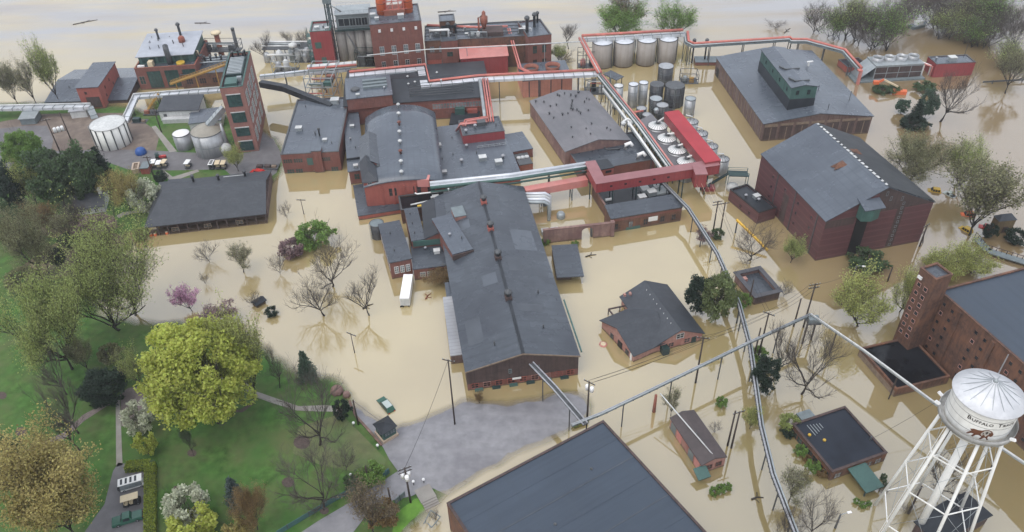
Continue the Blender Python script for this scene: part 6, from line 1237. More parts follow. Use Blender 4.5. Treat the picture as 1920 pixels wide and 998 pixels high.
lfence([(655,752),(668,782),(690,806),(716,836)], .3, stone_wall, 'low stone kerb edging the lawn beside the guard booth', 'kerb_wall', 'wall', .5, posts=False)
P = [at(x,y,.9) for x, y in ((1843,154),(1880,152),(1930,149))]; o = Vector((P[0].x,P[0].y,0)); r = thing('flooded_fence', 'dark flooded fence line running right from the red pump house', 'fence', o); b = MB(); b.beam(P[0]-o,P[2]-o,.15,.6); b.build('rail', steel_d, r)
for p, d in along(P, 4.): MB().beam(p-o-Vector((0,0,2.4)), p-o+Vector((0,0,.5)), .25,.25).build('post', steel_d, r)
P = [at(x,y,.5) for x, y in ((795,985),(808,960),(826,972),(810,992),(802,984))]; o = Vector((P[0].x,P[0].y,0)); r = thing('sunken_railing', 'grey railing loop standing in shallow water by the foreground roof', 'railing', o); b = MB()
for a, c in zip(P, P[1:]): b.beam(a-o+Vector((0,0,.5)), c-o+Vector((0,0,.5)), .14,.14)
for p, d in along(P, 1.4): b.beam(p-o-Vector((0,0,1.5)), p-o+Vector((0,0,.5)), .1,.1)
b.build('rail', steel_g, r)
p = gp(805,940); r = thing('stone_steps', 'grey stone steps and landing beside the bright planted bank', 'steps', p, .5)
for k in range(5): MB().box(-1.5,1.5,-.5*k-.5,-.5*k,-.6,.35-.12*k).build('step', m_path, r)
MB().box(-1.6,1.6,.05,3.4,-.6,.4).build('landing', m_path, r)
for x, y, lab in ((736,952,'white globe light on the grass of the planted bank'),(776,910,'white topped bollard at the road end of the stone steps'),(795,906,'white topped bollard with red band near the stone steps'),(709,842,'white lamp globe at the kerb end before the lawn'),(664,800,'white lamp globe on the lawn edge by the kerb pole'),(659,897,'small white lamp globe on the lawn behind the teal fence')):
    p = gp(x,y); r = thing('garden_light', lab, 'garden light', p); MB().lathe((0,0,0), [(.1,-.2),(.1,1.0)], 8).build('post', steel_d, r); MB().lathe((0,0,1.2), [(.3*math.sin(math.pi*k/6)+.01,-.3*math.cos(math.pi*k/6)) for k in range(7)], 10, False).build('globe', lamp_w, r)
for x, y, s, lab in ((632,735,1.6,'grey boulder heap at the lawn tip in the flood'),(650,742,1.1,'smaller grey boulder beside the lawn tip heap'),(228,700,1.2,'grey rock by the garden terrace')):
    p = gp(x,y); b = MB(); b.lathe((0,0,0), [(s*.9,-.4),(s*rnd.uniform(.8,1.),.3*s),(s*.65,.8*s),(s*.1,.95*s)], 7); ob = b.build('boulder', stone_wall); ob.location = p; tag(ob, lab, 'boulder')
# ---------------------------------------------------------------- more of the crowded plant
def skid(px, z, w, d, label, parts, rz=-.06, name='process_skid', cat='machinery'):
    p = at(px[0], px[1], z); r = thing(name, label, cat, (p.x, p.y, z), rz)
    MB().box(0, w, 0, d, -.15, .12).build('base_frame', steel_d, r)
    for i, q in enumerate(parts):
        k, x, y, s, h, m_ = q
        if k == 'v': MB().lathe((x,y,.12), [(s,0),(s,h),(s*.5,h+s*.5),(.1,h+s*.6)], 14).build('vessel', m_, r)
        elif k == 'b': MB().box(x, x+s, y, y+s*.7, .12, h).build('cabinet', m_, r)
        elif k == 'p': MB().tube([(x,y,.2),(x,y,h),(x+s,y,h),(x+s,y,.2)], .2, 7).build('pipe', m_, r)
        elif k == 'f':
            m = MB()
            for a in (0, w):
                for b in (0, d): m.beam((a,b,0),(a,b,h),.18,.18)
            for zz in (h*.5, h):
                for b in (0, d): m.beam((0,b,zz),(w,b,zz),.14,.14)
                for a in (0, w): m.beam((a,0,zz),(a,d,zz),.14,.14)
            m.beam((0,0,0),(w,0,h*.5),.08,.08); m.beam((w,0,h*.5),(0,0,h),.08,.08); m.build('frame', m_, r)
    return r
G = [('v',2,2,1.1,3.2,stainless),('v',5,2.2,1.1,3.8,white_b),('p',1,.6,6,2.6,silver),('f',0,0,0,4.8,steel)]
skid((512,138),0.,9,5,'steel framed skid with silver loop pipe behind the dark conveyor', G)
skid((548,118),0.,11,5,'framed pair of pale vessels behind the silver gallery', [('v',2,2,1.4,4.,white_b),('v',6,2,1.4,4.4,stainless),('b',8.4,1,1.8,2.4,steel_g),('p',.6,.4,8,5.,white),('f',0,0,0,5.6,steel_g)])
skid((668,126),0.,12,4,'dark stepped machinery under the concrete silos', [('b',.5,.5,3,3.4,steel_d),('b',4,.8,2.6,4.6,black),('v',8.5,2,1.2,5.,steel),('p',1,.3,8,4.2,steel),('f',0,0,0,6.,green_d)])
skid((735,128),0.,9,4,'black slatted chute frame at the still house foot', [('b',.5,.5,2.6,5.,black),('b',4,.5,2.4,3.2,dark_board),('v',7.6,1.6,.8,4.,steel),('f',0,0,0,5.,steel_d)])
skid((1083,128),0.,9,4,'bare steel frame with pink drum right of the rust fans', [('v',2,2,1.,2.2,red_lite),('v',5,2,.8,3.,steel_d),('p',6,1,2.4,4.,steel),('f',0,0,0,6.4,steel_d)])
skid((1096,178),0.,9,6,'tangle of white valves and posts at the diagonal rack corner', [('v',1.4,2,.7,3.,white_b),('v',3.4,3,.7,4.2,steel_d),('b',5,1,1.8,2.6,white_b),('p',1,.6,6.4,4.8,white),('p',2,1.6,5,3.6,RP),('f',0,0,0,5.6,steel_g)])
skid((1277,158),0.,6,5,'ladder framed pump group between black tanks', [('v',1.4,1.6,.8,2.,steel),('b',3,1,1.6,1.8,ochre),('f',0,0,0,3.6,steel_d)])
skid((1224,214),0.,7,4,'low pump group with yellow guard under the sooty tanks', [('v',1.4,1.6,.8,1.8,stainless),('b',3.4,1,1.4,1.6,yellow),('p',1,.6,4,2.4,steel),('f',0,0,0,3.,steel_d)])
skid((880,72),11.8,8,3,'long row of fans and tanks on the brick range roof', [('v',1.2,1.4,.7,1.2,steel),('v',3.2,1.4,.7,1.6,white_b),('b',5,.8,1.6,1.6,steel_d),('p',.5,.4,6,2.2,steel)])
skid((812,70),11.8,7,3,'cluster of grey blowers beside the rooftop hoist room', [('v',1.2,1.4,.8,1.4,steel),('b',3,.6,1.6,1.7,steel_g),('v',5.6,1.6,.6,2.,white_b),('f',0,0,0,2.2,steel_d)])
skid((970,64),11.8,6,3,'small stack of roof machinery near the east brick block', [('b',.4,.6,1.8,1.5,steel_d),('v',3.4,1.4,.6,1.8,steel),('p',.5,.4,4.6,2.,white)])
skid((352,106),8.6,5,2,'grey blower set on the boiler house ledge', [('b',.3,.4,1.5,1.4,steel),('v',3.4,1,.6,1.5,cream),('p',.4,.3,3.4,1.8,steel_d)])
skid((382,98),5.2,14,4,'lattice of pipes and ducts over the boiler annex roof', [('b',.4,.6,2.2,2.4,steel_d),('v',4,1.8,.8,2.2,steel),('p',1,.6,11,3.2,steel_g),('p',2,1.4,9,2.4,white_b),('b',9.5,1,2.4,2.,steel_d),('f',0,0,0,3.8,steel_d)])
skid((268,216),.4,8,4,'rusty mixed scrap and crates on the mud by the white workshop', [('b',.4,.5,1.6,1.2,rust),('b',3,.8,1.4,1.,steel_d),('v',5.6,1.8,.7,1.3,tan_m)], name='scrap_pile', cat='scrap')
skid((246,232),.4,5,3,'dark skip and pallets beside the white ribbed tank', [('b',.4,.5,2.4,1.4,green_d),('b',3.4,.6,1.2,.8,wood_f)], name='scrap_pile', cat='scrap')
skid((478,318),.4,7,3,'low dark planters by the red sedan', [('b',.3,.5,1.8,.8,dark_board),('b',2.8,.6,1.8,.8,dark_board),('b',5.,.7,1.4,.7,wood_f)], name='planter_group', cat='planters')
for k, (x, y, L, a, lab) in enumerate(((648,38,9,.2,'drift log in the channel left of the open river top'),(380,44,7,-.1,'dark drift branch far out on the river'),(160,42,10,.5,'drift timber raft in the pale river at upper left'),(1476,58,6,.9,'drift branch beside the drowned branch top'),(838,22,8,.1,'drift log above the dust cyclone'),(690,575,3,.7,'small plank floating in the pale flood right of the bare pair'),(1108,480,3,.3,'short plank floating under the arched wall'),(1560,470,5,.4,'long plank floating beside the round dark bush'),(803,556,2.4,1.1,'reddish board floating beside the white trailer'),(1420,935,2.4,.2,'black tyre and boards by the pipeline foot'))):
    p = at(x, y, 0); m = MB(); m.tube([(-L/2,0,.08),(0,.25,.12),(L/2,-.1,.05)], .22, 6, .1); m.tube([(0,.2,.1),(L*.2,1.2,.2)], .09, 4); m.tube([(-L*.2,.1,.1),(-L*.05,-1.,.15)], .08, 4)
    o = m.build('driftwood', bark_d if k != 8 else rust); o.location = (p.x, p.y, 0); o.rotation_euler = (0, 0, a); tag(o, lab, 'driftwood')
for k, (x, y) in enumerate(((283,441),(291,440),(313,437))):
    p = at(x, y, .3); r = thing('orange_barrel', ('first','second','third')[k]+' orange barrel from the porch building left corner', 'barrel', (p.x,p.y,0)); MB().lathe((0,0,-.3), [(.4,0),(.45,.5),(.4,1.0)], 12).build('drum', orange, r); MB().lathe((0,0,.7), [(.41,0),(.3,.08)], 12).build('lid', cream, r)
# ---------------------------------------------------------------- trees and shrubs
def proj(p):
    v = CAMR @ (Vector(p)-Vector((0,0,CAM_H))); return 960+FPX*v.x/v.z, 499+FPX*v.y/v.z, v.z
def leaf_mesh(name, P, size, rng, m, flat=.0):
    n = len(P); d = rng.normal(size=(n,3)); d[:,2] += flat; d /= np.linalg.norm(d, axis=1)[:,None]
    e = rng.normal(size=(n,3)); a = np.cross(d, e); a /= np.linalg.norm(a, axis=1)[:,None]; b = np.cross(d, a); s = size*rng.uniform(.6,1.35,(n,1))
    V = np.stack([P-a*s-b*s*.6, P+a*s-b*s*.6, P+a*s*.7+b*s*.6, P-a*s*.7+b*s*.6], 1).reshape(-1,3)
    me = bpy.data.meshes.new(name); me.vertices.add(4*n); me.vertices.foreach_set('co', V.ravel()); me.loops.add(4*n); me.loops.foreach_set('vertex_index', np.arange(4*n)); me.polygons.add(n); me.polygons.foreach_set('loop_start', np.arange(0,4*n,4)); me.polygons.foreach_set('loop_total', np.full(n,4)); me.update(calc_edges=True); me.materials.append(m); return me
def skeleton(seed, H, R, trunk=.28, limbs=6, up=.25, lean=.9, sub=(6,5,4), wob=.28, thick=.022, multi=1, droop=0.):
    """trunk, limbs and twigs as tapered tubes; returns wood, twigs and the twig points"""
    rd = random.Random(seed); A, T, tips = MB(), MB(), []
    def br(p, d, L, r, lv):
        n = 4 if lv < 2 else 3; pts = [p]; q = p.copy(); d = d.normalized()
        for i in range(n):
            d = (d+Vector((rd.uniform(-wob,wob),rd.uniform(-wob,wob),rd.uniform(-wob,wob)+up*(.35 if lv else 0)-droop*lv*.12))).normalized(); q = q+d*(L/n); pts.append(q)
        (A if lv < 2 else T).tube(pts, max(r,.018), 6 if lv == 0 else (5 if lv == 1 else 3), max(.012, r*(.5 if lv < 2 else .4)))
        if lv >= 2: tips.extend([tuple(x) for x in pts[1:]])
        if lv < 4 and lv-1 < len(sub):
            k = limbs if lv == 0 else sub[lv-1]
            for j in range(k):
                t = (1-.35*rd.random()**1.4) if lv == 0 else rd.uniform(.25,1.0); f = t*n; i = min(n-1, int(f)); s = pts[i].lerp(pts[i+1], f-i)
                az = 2*math.pi*(j/k)+rd.uniform(-.5,.5); out = Vector((math.cos(az),math.sin(az),0)); 
                if lv == 0: nd = out*lean*rd.uniform(.55,1.2)+Vector((0,0,rd.uniform(.45,1.1))); nl = H*(1-trunk)*rd.uniform(.62,.95)
                else: nd = (pts[i+1]-pts[i]).normalized()*.9+out*rd.uniform(.5,1.1)+Vector((0,0,up*.8)); nl = L*rd.uniform(.42,.72)
                br(s, nd, nl, r*(.62 if lv == 0 else .5)*rd.uniform(.75,1.1), lv+1)
    for k in range(multi):
        a = 6.28*k/multi; o = Vector((math.cos(a),math.sin(a),0))*(.05*H if multi > 1 else 0)
        br(o+Vector((0,0,-1.2)), Vector((o.x*1.1,o.y*1.1,1.)) if multi > 1 else Vector((rd.uniform(-.06,.06),rd.uniform(-.06,.06),1)), H*trunk+1.2, H*thick*(1 if multi == 1 else .75), 0)
    P = np.array(tips); rr = np.percentile(np.hypot(P[:,0],P[:,1]), 97); k = R/rr; hz = np.percentile(P[:,2], 98); kz = H/hz
    for M_ in (A, T):
        M_.v = [(x*(k if z > H*trunk*.6 else 1+(k-1)*max(0,z)/(H*trunk*.6)), y*(k if z > H*trunk*.6 else 1+(k-1)*max(0,z)/(H*trunk*.6)), z*kz if z > 0 else z) for x,y,z in M_.v]
    P = P*np.array([k,k,kz]); return A, T, P
PRO = {}
def proto(key, seed, H=12., R=5., leaf=None, nl=0, size=.22, bk=None, tw=None, spread=.35, clump=None, flat=1.1, zmin=0., **kw):
    bk = bk or bark_d; A, T, P = skeleton(seed, H, R, **kw); rng = np.random.default_rng(seed)
    r = bpy.data.objects.new('tree', None); objs = [A.build('trunk', bk, r), T.build('twigs', tw or bk, r)]; col.objects.unlink(objs[0]); col.objects.unlink(objs[1])
    if nl:
        if clump:   # leaf clumps spread through the crown volume, gaps left between them
            nc, cz, rv, cr = clump; u = rng.normal(size=(nc,3)); u /= np.linalg.norm(u,axis=1)[:,None]; rad = rng.uniform(.35,1.,(nc,1))**.45
            C = u*rad*np.array([R*.97,R*.97,rv])*(1+.17*np.sin(u[:,:1]*5+seed)*np.cos(u[:,1:2]*6+u[:,2:]*3))+np.array([0,0,cz]); C = C[C[:,2] > H*.16]
            k = rng.integers(0,len(C),nl); g = rng.normal(size=(nl,3)); g /= np.linalg.norm(g,axis=1)[:,None]; Q = C[k]+g*rng.uniform(.4,1,(nl,1))*cr*rng.uniform(.7,1.2,(len(C),1))[k]*np.array([1,1,.72])
        else:
            P = P[P[:,2] > H*zmin]; Q = P[rng.integers(0,len(P),nl)]+rng.normal(size=(nl,3))*spread
        me = leaf_mesh('crown', Q, size, rng, leaf or LF['olive'], flat); o = bpy.data.objects.new('crown', me); o.parent = r; objs.append(o)
    PRO[key] = (objs, H, R)
proto('bare_a', 3, limbs=7, sub=(7,6,4), tw=twig_d, lean=1.1, bk=bark_d); proto('bare_b', 11, limbs=6, sub=(7,6,4), tw=twig_d, lean=.75, trunk=.35, bk=bark_d); proto('bare_c', 19, limbs=8, sub=(7,6,4), tw=twig_d, lean=1.4, trunk=.22, up=.15, bk=bark_d)
proto('bare_v', 27, limbs=5, sub=(6,6,5), tw=twig_d, lean=.8, trunk=.12, multi=3, thick=.016, bk=bark_d); proto('bare_s', 31, H=6., R=2.5, limbs=8, sub=(8,7), tw=twig_d, lean=.9, trunk=.25, thick=.014, bk=bark)
proto('bud_a', 41, limbs=7, sub=(8,6,4), tw=twig_d, lean=1.0, leaf=LF['olive2'], nl=3600, size=.11, spread=.3, bk=bark_d); proto('bud_b', 43, limbs=7, sub=(8,6,4), tw=twig_d, lean=1.2, trunk=.2, leaf=LF['olive'], nl=7500, size=.11, spread=.35, bk=bark_d)
proto('vase', 47, limbs=8, sub=(8,6,4), tw=twig_d, lean=1.0, trunk=.18, leaf=LF['lime2'], nl=9000, size=.105, spread=.3, bk=bark_d)
proto('bud_v', 97, limbs=5, sub=(6,6,4), lean=.8, trunk=.14, multi=4, thick=.017, tw=twig_d, leaf=LF['olive2'], nl=3800, size=.11, spread=.3, bk=bark_d)
proto('willow', 53, H=14., R=8., limbs=9, sub=(8,6,4), lean=1.05, trunk=.26, multi=2, zmin=.36, leaf=LF['olive'], nl=36000, size=.085, spread=.42, bk=bark_d)
proto('open', 59, H=13., R=7., limbs=8, sub=(8,6,3), lean=1.1, trunk=.26, zmin=.33,
      leaf=LF['olive'], nl=22000, size=.095, spread=.42, bk=bark_d)
proto('round', 61, H=12., R=6.5, limbs=6, sub=(5,5,3), lean=1.2, trunk=.2, leaf=LF['lime'], nl=34000, size=.15, clump=(150,6.9,4.7,1.35), bk=bark_d, flat=1.3)
proto('feather', 101, H=12., R=6.5, limbs=9, sub=(8,6,4), lean=1.0, trunk=.2, zmin=.22, leaf=LF['ochre'], nl=42000, size=.10, spread=.38, bk=bark_d)
proto('bush', 67, H=4., R=2.6, limbs=7, sub=(4,4), lean=1.3, trunk=.12, leaf=LF['green'], nl=3200, size=.15, clump=(46,2.1,1.7,.75), bk=bark)
proto('thick', 71, H=11., R=4.5, limbs=6, sub=(5,4), lean=1.0, trunk=.2, leaf=LF['dark'], nl=9500, size=.2, clump=(110,6.0,4.7,1.15), bk=bark_d)
proto('redbud', 73, H=6., R=3.4, limbs=6, sub=(6,5,3), lean=1.3, trunk=.24, leaf=LF['pink'], nl=3000, size=.12, spread=.18, bk=bark_d)
def conifer(key, seed, H=12., R=3., nl=7500, m=None, size=.16):
    rng = np.random.default_rng(seed); T = MB(); T.tube([(0,0,-1.2),(0,0,H*.5),(0,0,H*.97)], .22, 7, .03); C = MB(); P = []; n = 0
    for i in range(70):
        z = H*(.1+.87*i/70); L = R*(1-(z/H))**.8*rng.uniform(.75,1.15)+.2; a = i*2.4+rng.uniform(-.3,.3); e = np.array([math.cos(a)*L, math.sin(a)*L, z-.12*L]); C.tube([(0,0,z),(e[0]*.5,e[1]*.5,z+.05*L),tuple(e)], .05, 3, .015)
        k = int(nl/70*(.35+1.2*(1-z/H))); t = rng.uniform(.15,1.,(k,1)); P.append(np.array([0,0,z])*(1-t)+e*t+rng.normal(size=(k,3))*np.array([.26,.26,.14])*(.5+L/R))
    r = bpy.data.objects.new('tree', None); objs = [T.build('trunk', bark_d, r), C.build('branches', bark_d, r)]
    for o in objs: col.objects.unlink(o)
    o = bpy.data.objects.new('crown', leaf_mesh('crown', np.concatenate(P), size, rng, m, .3)); o.parent = r; objs.append(o); PRO[key] = (objs, H, R)
conifer('spruce', 83, m=LF['dark']); conifer('fat_spruce', 89, H=9., R=3.6, m=LF['bluegreen'], nl=8000)
trnd = random.Random(5)
def tree(kind, cx, cy, wpx, by, label, leaf=None, name='tree', cat='tree', land=False, group=None, hs=1.0, wood_m=None, cf=.6):
    z0 = .4 if land else 0.; lo, hi = z0+.2, 40.
    for _ in range(40):
        z = (lo+hi)/2; p = at(cx, cy, z); y = proj((p.x, p.y, z0))[1]
        if y < by: lo = z
        else: hi = z
    p = at(cx, cy, z); objs, H0, R0 = PRO[kind]; zc = max(z-z0, .8); R = wpx*.5*proj(p)[2]/FPX; H = zc/cf*hs
    g = gz(p.x, p.y); r = thing(name, label, cat, (p.x, p.y, max(g, -1.5) if g > 0 else -.15), trnd.uniform(0, 6.28), group); r.scale = (R/R0, R/R0, H/H0)
    for o in objs:
        c = o.copy(); col.objects.link(c); c.parent = r
        mm = leaf if o.name.startswith('crown') else wood_m
        if mm: c.material_slots[0].link = 'OBJECT'; c.material_slots[0].material = mm
    return r
L_ = dict(land=True)
for a in [  # kind, crown centre x, y, crown width, foot y, label, foliage
 ('bare_a',70,470,80,512,'bare brown tree left of the narrow dark evergreen',None),('bare_v',134,398,60,430,'bare twiggy thicket at the corner of the white cottage lawn',None),('bush',40,520,60,540,'olive undergrowth below the tree cut by the left edge','olive2'),('bare_b',96,690,70,740,'bare thin tree on the lawn left of the dark evergreen mound',None),('bush',205,660,44,676,'grey olive shrub on the lawn under the spreading willow','olive2'),('bud_b',150,662,60,700,'sparse olive sapling right of the leaning olive tree','olive2'),('bud_b',14,150,50,200,'first thin tree from the left edge on the river bank behind the gallery','olive2'),('bud_a',48,148,54,198,'second thin tree from the left edge on the river bank','olive2'),('bud_b',86,128,58,194,'tallest feathery tree on the river bank left of the grey shed','olive'),
 ('willow',198,508,205,602,'spreading olive willow standing in the flood edge left of the pale pool','olive'),('open',88,600,165,690,'big leaning olive tree on the lawn below the spreading willow','olive'),('open',36,450,110,520,'olive tree cut by the left edge above the green lawn','olive2'),
 ('thick',95,325,90,385,'broad dark green yew mass above the white cottage','mid'),('thick',145,318,80,378,'deep green evergreen between yew mass and dark spruce','mid'),('spruce',186,305,46,352,'pointed dark spruce at the yard road bend','dark'),('round',40,282,74,330,'fresh green tree by the left edge below the car park','green'),('bud_b',52,342,60,392,'pale yellow green sapling before the dark yew mass','lime2'),
 ('thick',10,348,56,402,'blackish evergreen cut by the left edge','dark'),('thick',10,412,60,455,'dark green shrub mass at the left edge above the olive tree','mid'),('open',228,352,70,392,'tan ochre tree right of the white cottage','ochre'),('bush',265,358,58,392,'grey white blossoming shrub before the porch building corner','blossom'),
 ('bud_a',122,420,70,452,'thin bare tree among the ivy below the white cottage','olive2'),('bush',262,434,30,446,'round olive bush at the porch building corner','olive'),('bush',126,448,36,460,'low dark shrub by the willow top','dark'),('thick',104,478,28,500,'narrow dark evergreen left of the willow crown','dark'),('bud_b',82,405,60,440,'rusty twigged small tree left of the thin bare tree','bronze'),
 ('redbud',180,425,86,446,'pinkish redbud thicket above the willow','plum'),('round',372,694,212,790,'huge lime yellow maple in the middle of the garden','lime'),('vase',446,650,96,742,'thinner lime tree behind the right side of the huge maple','lime2'),
 ('bare_a',112,748,92,812,'bare grey tree between the two footpaths on the lower left lawn',None),('thick',192,722,80,752,'dark evergreen mound by the garden terrace','dark'),('bud_b',250,692,60,732,'small olive tree between dark mound and huge maple','olive'),('feather',88,928,220,1012,'big ochre tree filling the bottom left corner','ochre'),('thick',8,852,60,905,'dark evergreen at the left edge above the ochre tree','mid'),('bare_b',126,800,84,846,'bare black tree leaning beside the stone path',None),
 ('bush',262,776,66,804,'white blossom shrub at the path junction','blossom'),('bush',270,828,40,850,'small lime bush on a mulch ring','lime'),('bud_a',350,824,30,856,'dark narrow upright shrub in the lawn centre','mid'),('spruce',436,918,48,950,'small blue spruce on the lower lawn','blue'),('open',466,950,72,992,'bronze leaved tree beside the blue spruce','bronze'),
 ('bush',346,944,80,972,'white flowering shrub above the bottom lime bush','blossom'),('bush',358,985,92,1010,'lime bush cut by the bottom edge','lime'),('bush',440,990,44,1010,'tan bush at the bottom edge beside the lime bush','ochre'),('bare_c',580,765,150,836,'wide bare tree on a mulch ring at the lawn shore',None),('fat_spruce',570,678,44,712,'blue green conifer at the water edge behind the wide bare tree','bluegreen'),
 ('bare_b',510,684,54,728,'slim bare tree on the shore right of the huge maple',None),('bare_c',592,900,160,956,'gnarled bare tree against the teal fence',None),('bare_s',640,862,70,884,'plum twigged low shrub above the road bushes',None),('bud_a',690,952,104,1004,'tan twiggy tree at the bottom edge before the road','budtan'),('bush',640,764,34,784,'dark round shrub at the lawn tip','dark'),
 ('bush',694,888,54,906,'bright green bush beside the short teal fence panel','green'),('bush',664,900,40,914,'deep green bush behind the long teal fence','mid'),('bush',420,598,0,0,'x',None),('bud_b',440,296,46,322,'sprouting light green tree at the foot of the brick tower','lime2'),('bush',300,330,24,344,'dark cone shrub behind the porch building','dark'),('bush',716,960,60,980,'rusty low brush on the planted bank','bronze'),('bare_s',812,966,24,980,'dry brown bush below the stone steps',None)]:
    if a[2] and a[3] and a[4]: tree(a[0], a[1], a[2], a[3], a[4], a[5], LF[a[6]] if a[6] else None, land=a[4] > 200 and a[1] < 720, name='shrub' if a[0] in ('bush','bare_s') else 'tree', cat='shrub' if a[0] in ('bush','bare_s') else 'tree')
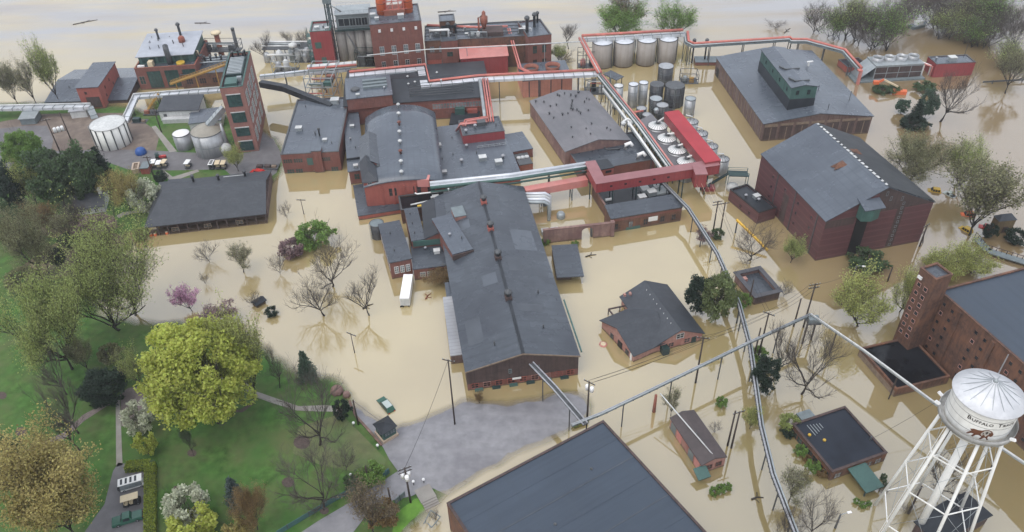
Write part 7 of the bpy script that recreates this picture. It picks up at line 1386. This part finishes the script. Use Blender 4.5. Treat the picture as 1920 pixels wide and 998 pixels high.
for a in [
 ('bush',588,436,70,458,'vivid green bush standing in water behind the tall bare pair','green'),('bush',545,462,48,478,'plum brown rounded bush rising from the pale water','plum'),('bare_c',612,488,112,538,'upper tree of the tall black bare pair in the pale flood',None),('bare_a',600,552,108,592,'lower tree of the tall black bare pair in the pale flood',None),('bare_b',684,544,74,590,'bare forked brown tree right of the black pair',None),
 ('bud_a',447,482,58,512,'slim olive bare tree left of the plum bush','olive2'),('bare_s',390,472,58,490,'grey twiggy thicket in the water below the porch building',None),('bare_s',520,495,40,516,'little bare tree below the plum bush',None),('bare_s',381,520,20,532,'tiny leafless sapling above the pink redbud',None),('bare_s',470,561,40,575,'grey drowned shrub beside the kiosk roof',None),('bush',508,582,24,591,'tiny black green shrub beside the kiosk roof','dark'),
 ('redbud',350,556,58,584,'pink redbud alone in the pale flood','pink'),('redbud',412,586,80,606,'plum pink redbud half hidden behind the huge maple','plum'),('bare_s',536,393,30,410,'thin leafless bush beside the lamp mast',None),('bud_b',822,514,64,528,'tan olive thicket at the long hall north corner','bronze'),
 ('thick',1350,548,66,600,'bright olive green evergreen of the pair beside the pipeline','moss'),('thick',1312,545,46,588,'darker evergreen of the pair beside the brick house','dark'),('bare_c',1412,452,106,488,'wide bare tree under the yellow boom',None),('bud_b',1488,466,52,492,'olive upright bush at the maroon warehouse corner','olive'),('bush',1627,486,72,502,'round dark green bush before the maroon warehouse','mid'),('bare_s',1470,541,42,556,'bare grey shrub beside the square parapet store',None),
 ('vase',1628,562,116,612,'yellow green tree standing in water left of the stair tower','lime2'),('vase',1704,536,66,584,'yellow green tree tucked behind the stair tower','lime2'),('vase',1776,498,84,524,'yellow green brushy tree left of the stair tower top','lime2'),('vase',1834,486,92,512,'yellow green brushy tree behind the huge warehouse roof','lime2'),
 ('open',1718,292,130,340,'large olive tree at the back right of the maroon warehouse','olive2'),('open',1806,304,90,352,'green tree right of the large olive tree','olive'),('bud_b',1856,360,150,442,'great half bare tree with thick black trunk on the right','olive2'),('spruce',1722,205,34,236,'small ragged conifer in the flood before the cooling tower','dark'),('thick',1744,190,32,222,'taller ragged evergreen of the flooded clump','bluegreen'),('bush',1716,228,50,240,'dark drowned bush of the flooded evergreen clump','dark'),('thick',1694,196,24,212,'leftmost short evergreen of the flooded clump','bluegreen'),
 ('bare_a',1782,172,100,228,'bare dark tree leaning over the red pump house',None),('bare_v',1536,30,76,62,'upright tree nearest the river channel at top right','olive2'),('bud_v',1604,26,90,74,'second tall tree of the top right flooded woods','olive'),('bud_v',1660,40,104,90,'full olive tree before the stranded boat','green'),('bare_v',1640,64,90,92,'thin dark tree at the water line of the top right woods','olive2'),('bud_v',1570,38,70,72,'slender yellow green tree in the top right woods','green'),
 ('bare_v',1756,14,100,50,'hazy grey tree at the top edge right of the boat','olive2'),('bud_v',1812,22,100,58,'hazy olive tree at the top edge','olive2'),('bud_v',1866,24,100,66,'green hazy tree near the top right corner','green'),('bare_v',1912,40,100,86,'grey tree cut by the top right corner','olive2'),('bud_v',1830,54,80,84,'low green tree in the top right woods','green'),('bud_v',1896,98,80,128,'low olive tree by the right edge above the leaning birches','olive'),('bud_a',1906,128,70,176,'pale leaning tree at the right edge beside the flooded fence','olive2'),('bare_v',1724,-6,110,30,'bare tangle at the top edge above the stranded boat',None),('bare_v',1790,0,110,38,'bare grey tangle between the hazy trees at the top edge',None),('bud_v',1846,4,100,44,'green flushed tangle at the top edge','green'),('bare_v',1862,52,90,90,'brown bare tangle in the top right woods',None),('bud_v',1780,40,80,72,'thin olive tangle behind the riverbank opening','olive'),('bare_v',1690,16,90,62,'bare dark stems above the full olive tree',None),('bare_v',1618,40,70,84,'bare dark stems in the middle of the top right woods',None),
 ('bare_c',1522,674,136,740,'great bare dark tree below the pole platform',None),('thick',1438,696,46,738,'dark evergreen left of the great bare tree','dark'),('bare_b',1464,652,66,706,'bare reddish tree behind the dark evergreen',None),('bush',1354,752,22,762,'little round green shrub in the open flood','green'),('bare_s',1344,802,30,812,'thin grey shrub right of the brick cottage',None),('bud_b',1412,780,42,804,'light green tree against the long pipeline','lime2'),
 ('bud_a',1488,908,76,940,'grey bare tree left of the brick pavilion','olive2'),('bare_c',1532,962,90,1004,'bare tan tree at the bottom edge near the street lamp',None),('bare_a',1480,990,80,1024,'bare tree at the bottom edge beside the pipeline end',None),('bush',1482,790,38,804,'olive shrub at the pavilion west corner','olive'),('bush',1478,808,26,816,'black green shrub under the pavilion west corner','dark'),('bush',1503,843,26,852,'first green bush along the pavilion wall','green'),('bush',1526,872,28,882,'second green bush along the pavilion wall','green'),('bush',1514,858,16,864,'brown bush between the two green pavilion bushes','bronze'),('bush',1542,886,20,893,'brown bush at the pavilion near corner','bronze'),
 ('bush',1658,893,12,900,'upper dark bush of the pair east of the green canopy','mid'),('bush',1661,905,11,911,'lower dark bush of the pair east of the green canopy','mid'),('bush',1607,938,12,943,'left small green tuft in the water below the canopy','green'),('bush',1619,945,14,950,'middle small green tuft in the water below the canopy','green'),('bush',1630,943,11,948,'right small green tuft in the water below the canopy','green'),('bare_s',1654,918,30,928,'bare grey shrub near the water tower leg',None),
 ('bush',1340,920,20,926,'left end of the submerged hedge below the brick cottage','green'),('bush',1352,915,20,921,'middle of the submerged hedge below the brick cottage','green'),('bush',1364,911,18,917,'right end of the submerged hedge below the brick cottage','green'),('bud_a',1262,748,40,778,'small twiggy tree growing by the white sloping pipe','olive2'),('bare_c',1782,880,90,930,'bare tan tree seen through the water tower legs',None),('bare_s',1700,950,34,962,'small bare shrub beside the dark pole under the tower',None),
 ('open',1158,36,112,74,'full green tree on the river side of the silos','green'),('vase',1272,30,84,66,'tall green tree right of the full green tree on the river side','green'),('bud_a',1164,20,86,66,'bare crown rising behind the full green tree','budtan'),('bare_b',1068,62,46,92,'small bare tree between brick block and silos',None),('bud_b',1046,98,40,116,'green scrub at the foot of the east brick block','olive'),('bare_s',1064,106,50,120,'plum twig scrub behind the thin white pipe',None),('bare_b',548,76,52,104,'bare riverside tree left of the red stair tower',None),('bare_b',492,84,46,112,'bare riverside tree just right of the brick tower',None),('bare_s',570,70,30,92,'little leafless riverside tree by the stair tower railing',None),
 ('bare_s',1452,44,50,52,'drowned branch top in the open river',None),('bush',1346,436,24,446,'green creeper bush at the twin pole foot','mid'),('redbud',1320,442,40,458,'pinkish twig bush beside the arched pipeline','plum'),('bush',1395,560,30,574,'bright green weeds below the square parapet store','green'),('bush',1424,660,30,672,'bright green weeds at the pipeline crossing','green'),('bud_b',898,745,22,756,'drowned brown bush before the long hall front','bronze'),('bush',1652,158,0,0,'x',None),('bush',1676,166,30,172,'left dark hedge clump before the cooling tower','mid'),('bush',1655,166,36,172,'middle dark hedge clump before the cooling tower','mid'),('bush',1735,160,40,170,'right dark bush between boom lift and red pump house','mid'),
 ('bush',1860,430,26,446,'dark bush at the left side of the tan plank shed','dark'),('bush',1908,440,40,454,'dark bush at the right side of the tan plank shed','dark'),('bush',1022,452,18,458,'green weeds at the arched wall foot near the hall','green'),('bush',1078,455,14,460,'green weeds left of the arched gateway','green')]:
    if a[3]: tree(a[0], a[1], a[2], a[3], a[4], a[5], LF[a[6]] if a[6] else None, name='shrub' if a[0] in ('bush','bare_s') else 'tree', cat='shrub' if a[0] in ('bush','bare_s') else 'tree')
def hedge(px, w, h, label):
    P = [gp(*q) for q in px]; o = Vector((P[0].x,P[0].y,P[0].z)); P = [p-o for p in P]; rng = np.random.default_rng(17); r = thing('hedge', label, 'hedge', o)
    strip([p+Vector((0,0,h-.15)) for p in P], w-.3, h, 0).build('core', LF['mid'], r, True); L = []
    for a, b in zip(P, P[1:]):
        n = int((b-a).length*240); t = rng.uniform(0,1,n); d = (b-a).normalized(); s = np.array([-d.y,d.x,0]); u = rng.uniform(-1,1,n); z = rng.uniform(0,1,n); top = rng.random(n) < .6; u = np.where(top, u, np.sign(u)); z = np.where(top, 1., z)
        L.append(np.array(a)[None]+np.outer(t, np.array(b-a))+np.outer(u*w/2, s)+np.outer(z*h+rng.normal(size=n)*.06, [0,0,1]))
    link(bpy.data.objects.new('foliage', leaf_mesh('foliage', np.concatenate(L), .13, rng, LF['hedge'], .5)), r)
hedge([(284,1010),(284,876),(238,880)], 2.0, 1.4, 'clipped lime hedge bending round the car park edge')
# ---------------------------------------------------------------- thin spring haze
me = bpy.data.meshes.new('haze'); bm = bmesh.new(); bmesh.ops.create_cube(bm, size=1.0); bm.to_mesh(me); bm.free()
hz = link(bpy.data.objects.new('haze', me)); hz.scale = (1400, 900, 137); hz.location = (0, 400, 65.5); tag(hz, kind='stuff')
mh = bpy.data.materials.new('haze'); mh.use_nodes = True; t = mh.node_tree; t.nodes.clear(); o_ = t.nodes.new('ShaderNodeOutputMaterial'); pv = t.nodes.new('ShaderNodeVolumePrincipled')
pv.inputs['Color'].default_value = (.93, .95, 1., 1); pv.inputs['Density'].default_value = .00017; pv.inputs['Anisotropy'].default_value = .2
t.links.new(pv.outputs[0], o_.inputs['Volume']); me.materials.append(mh)
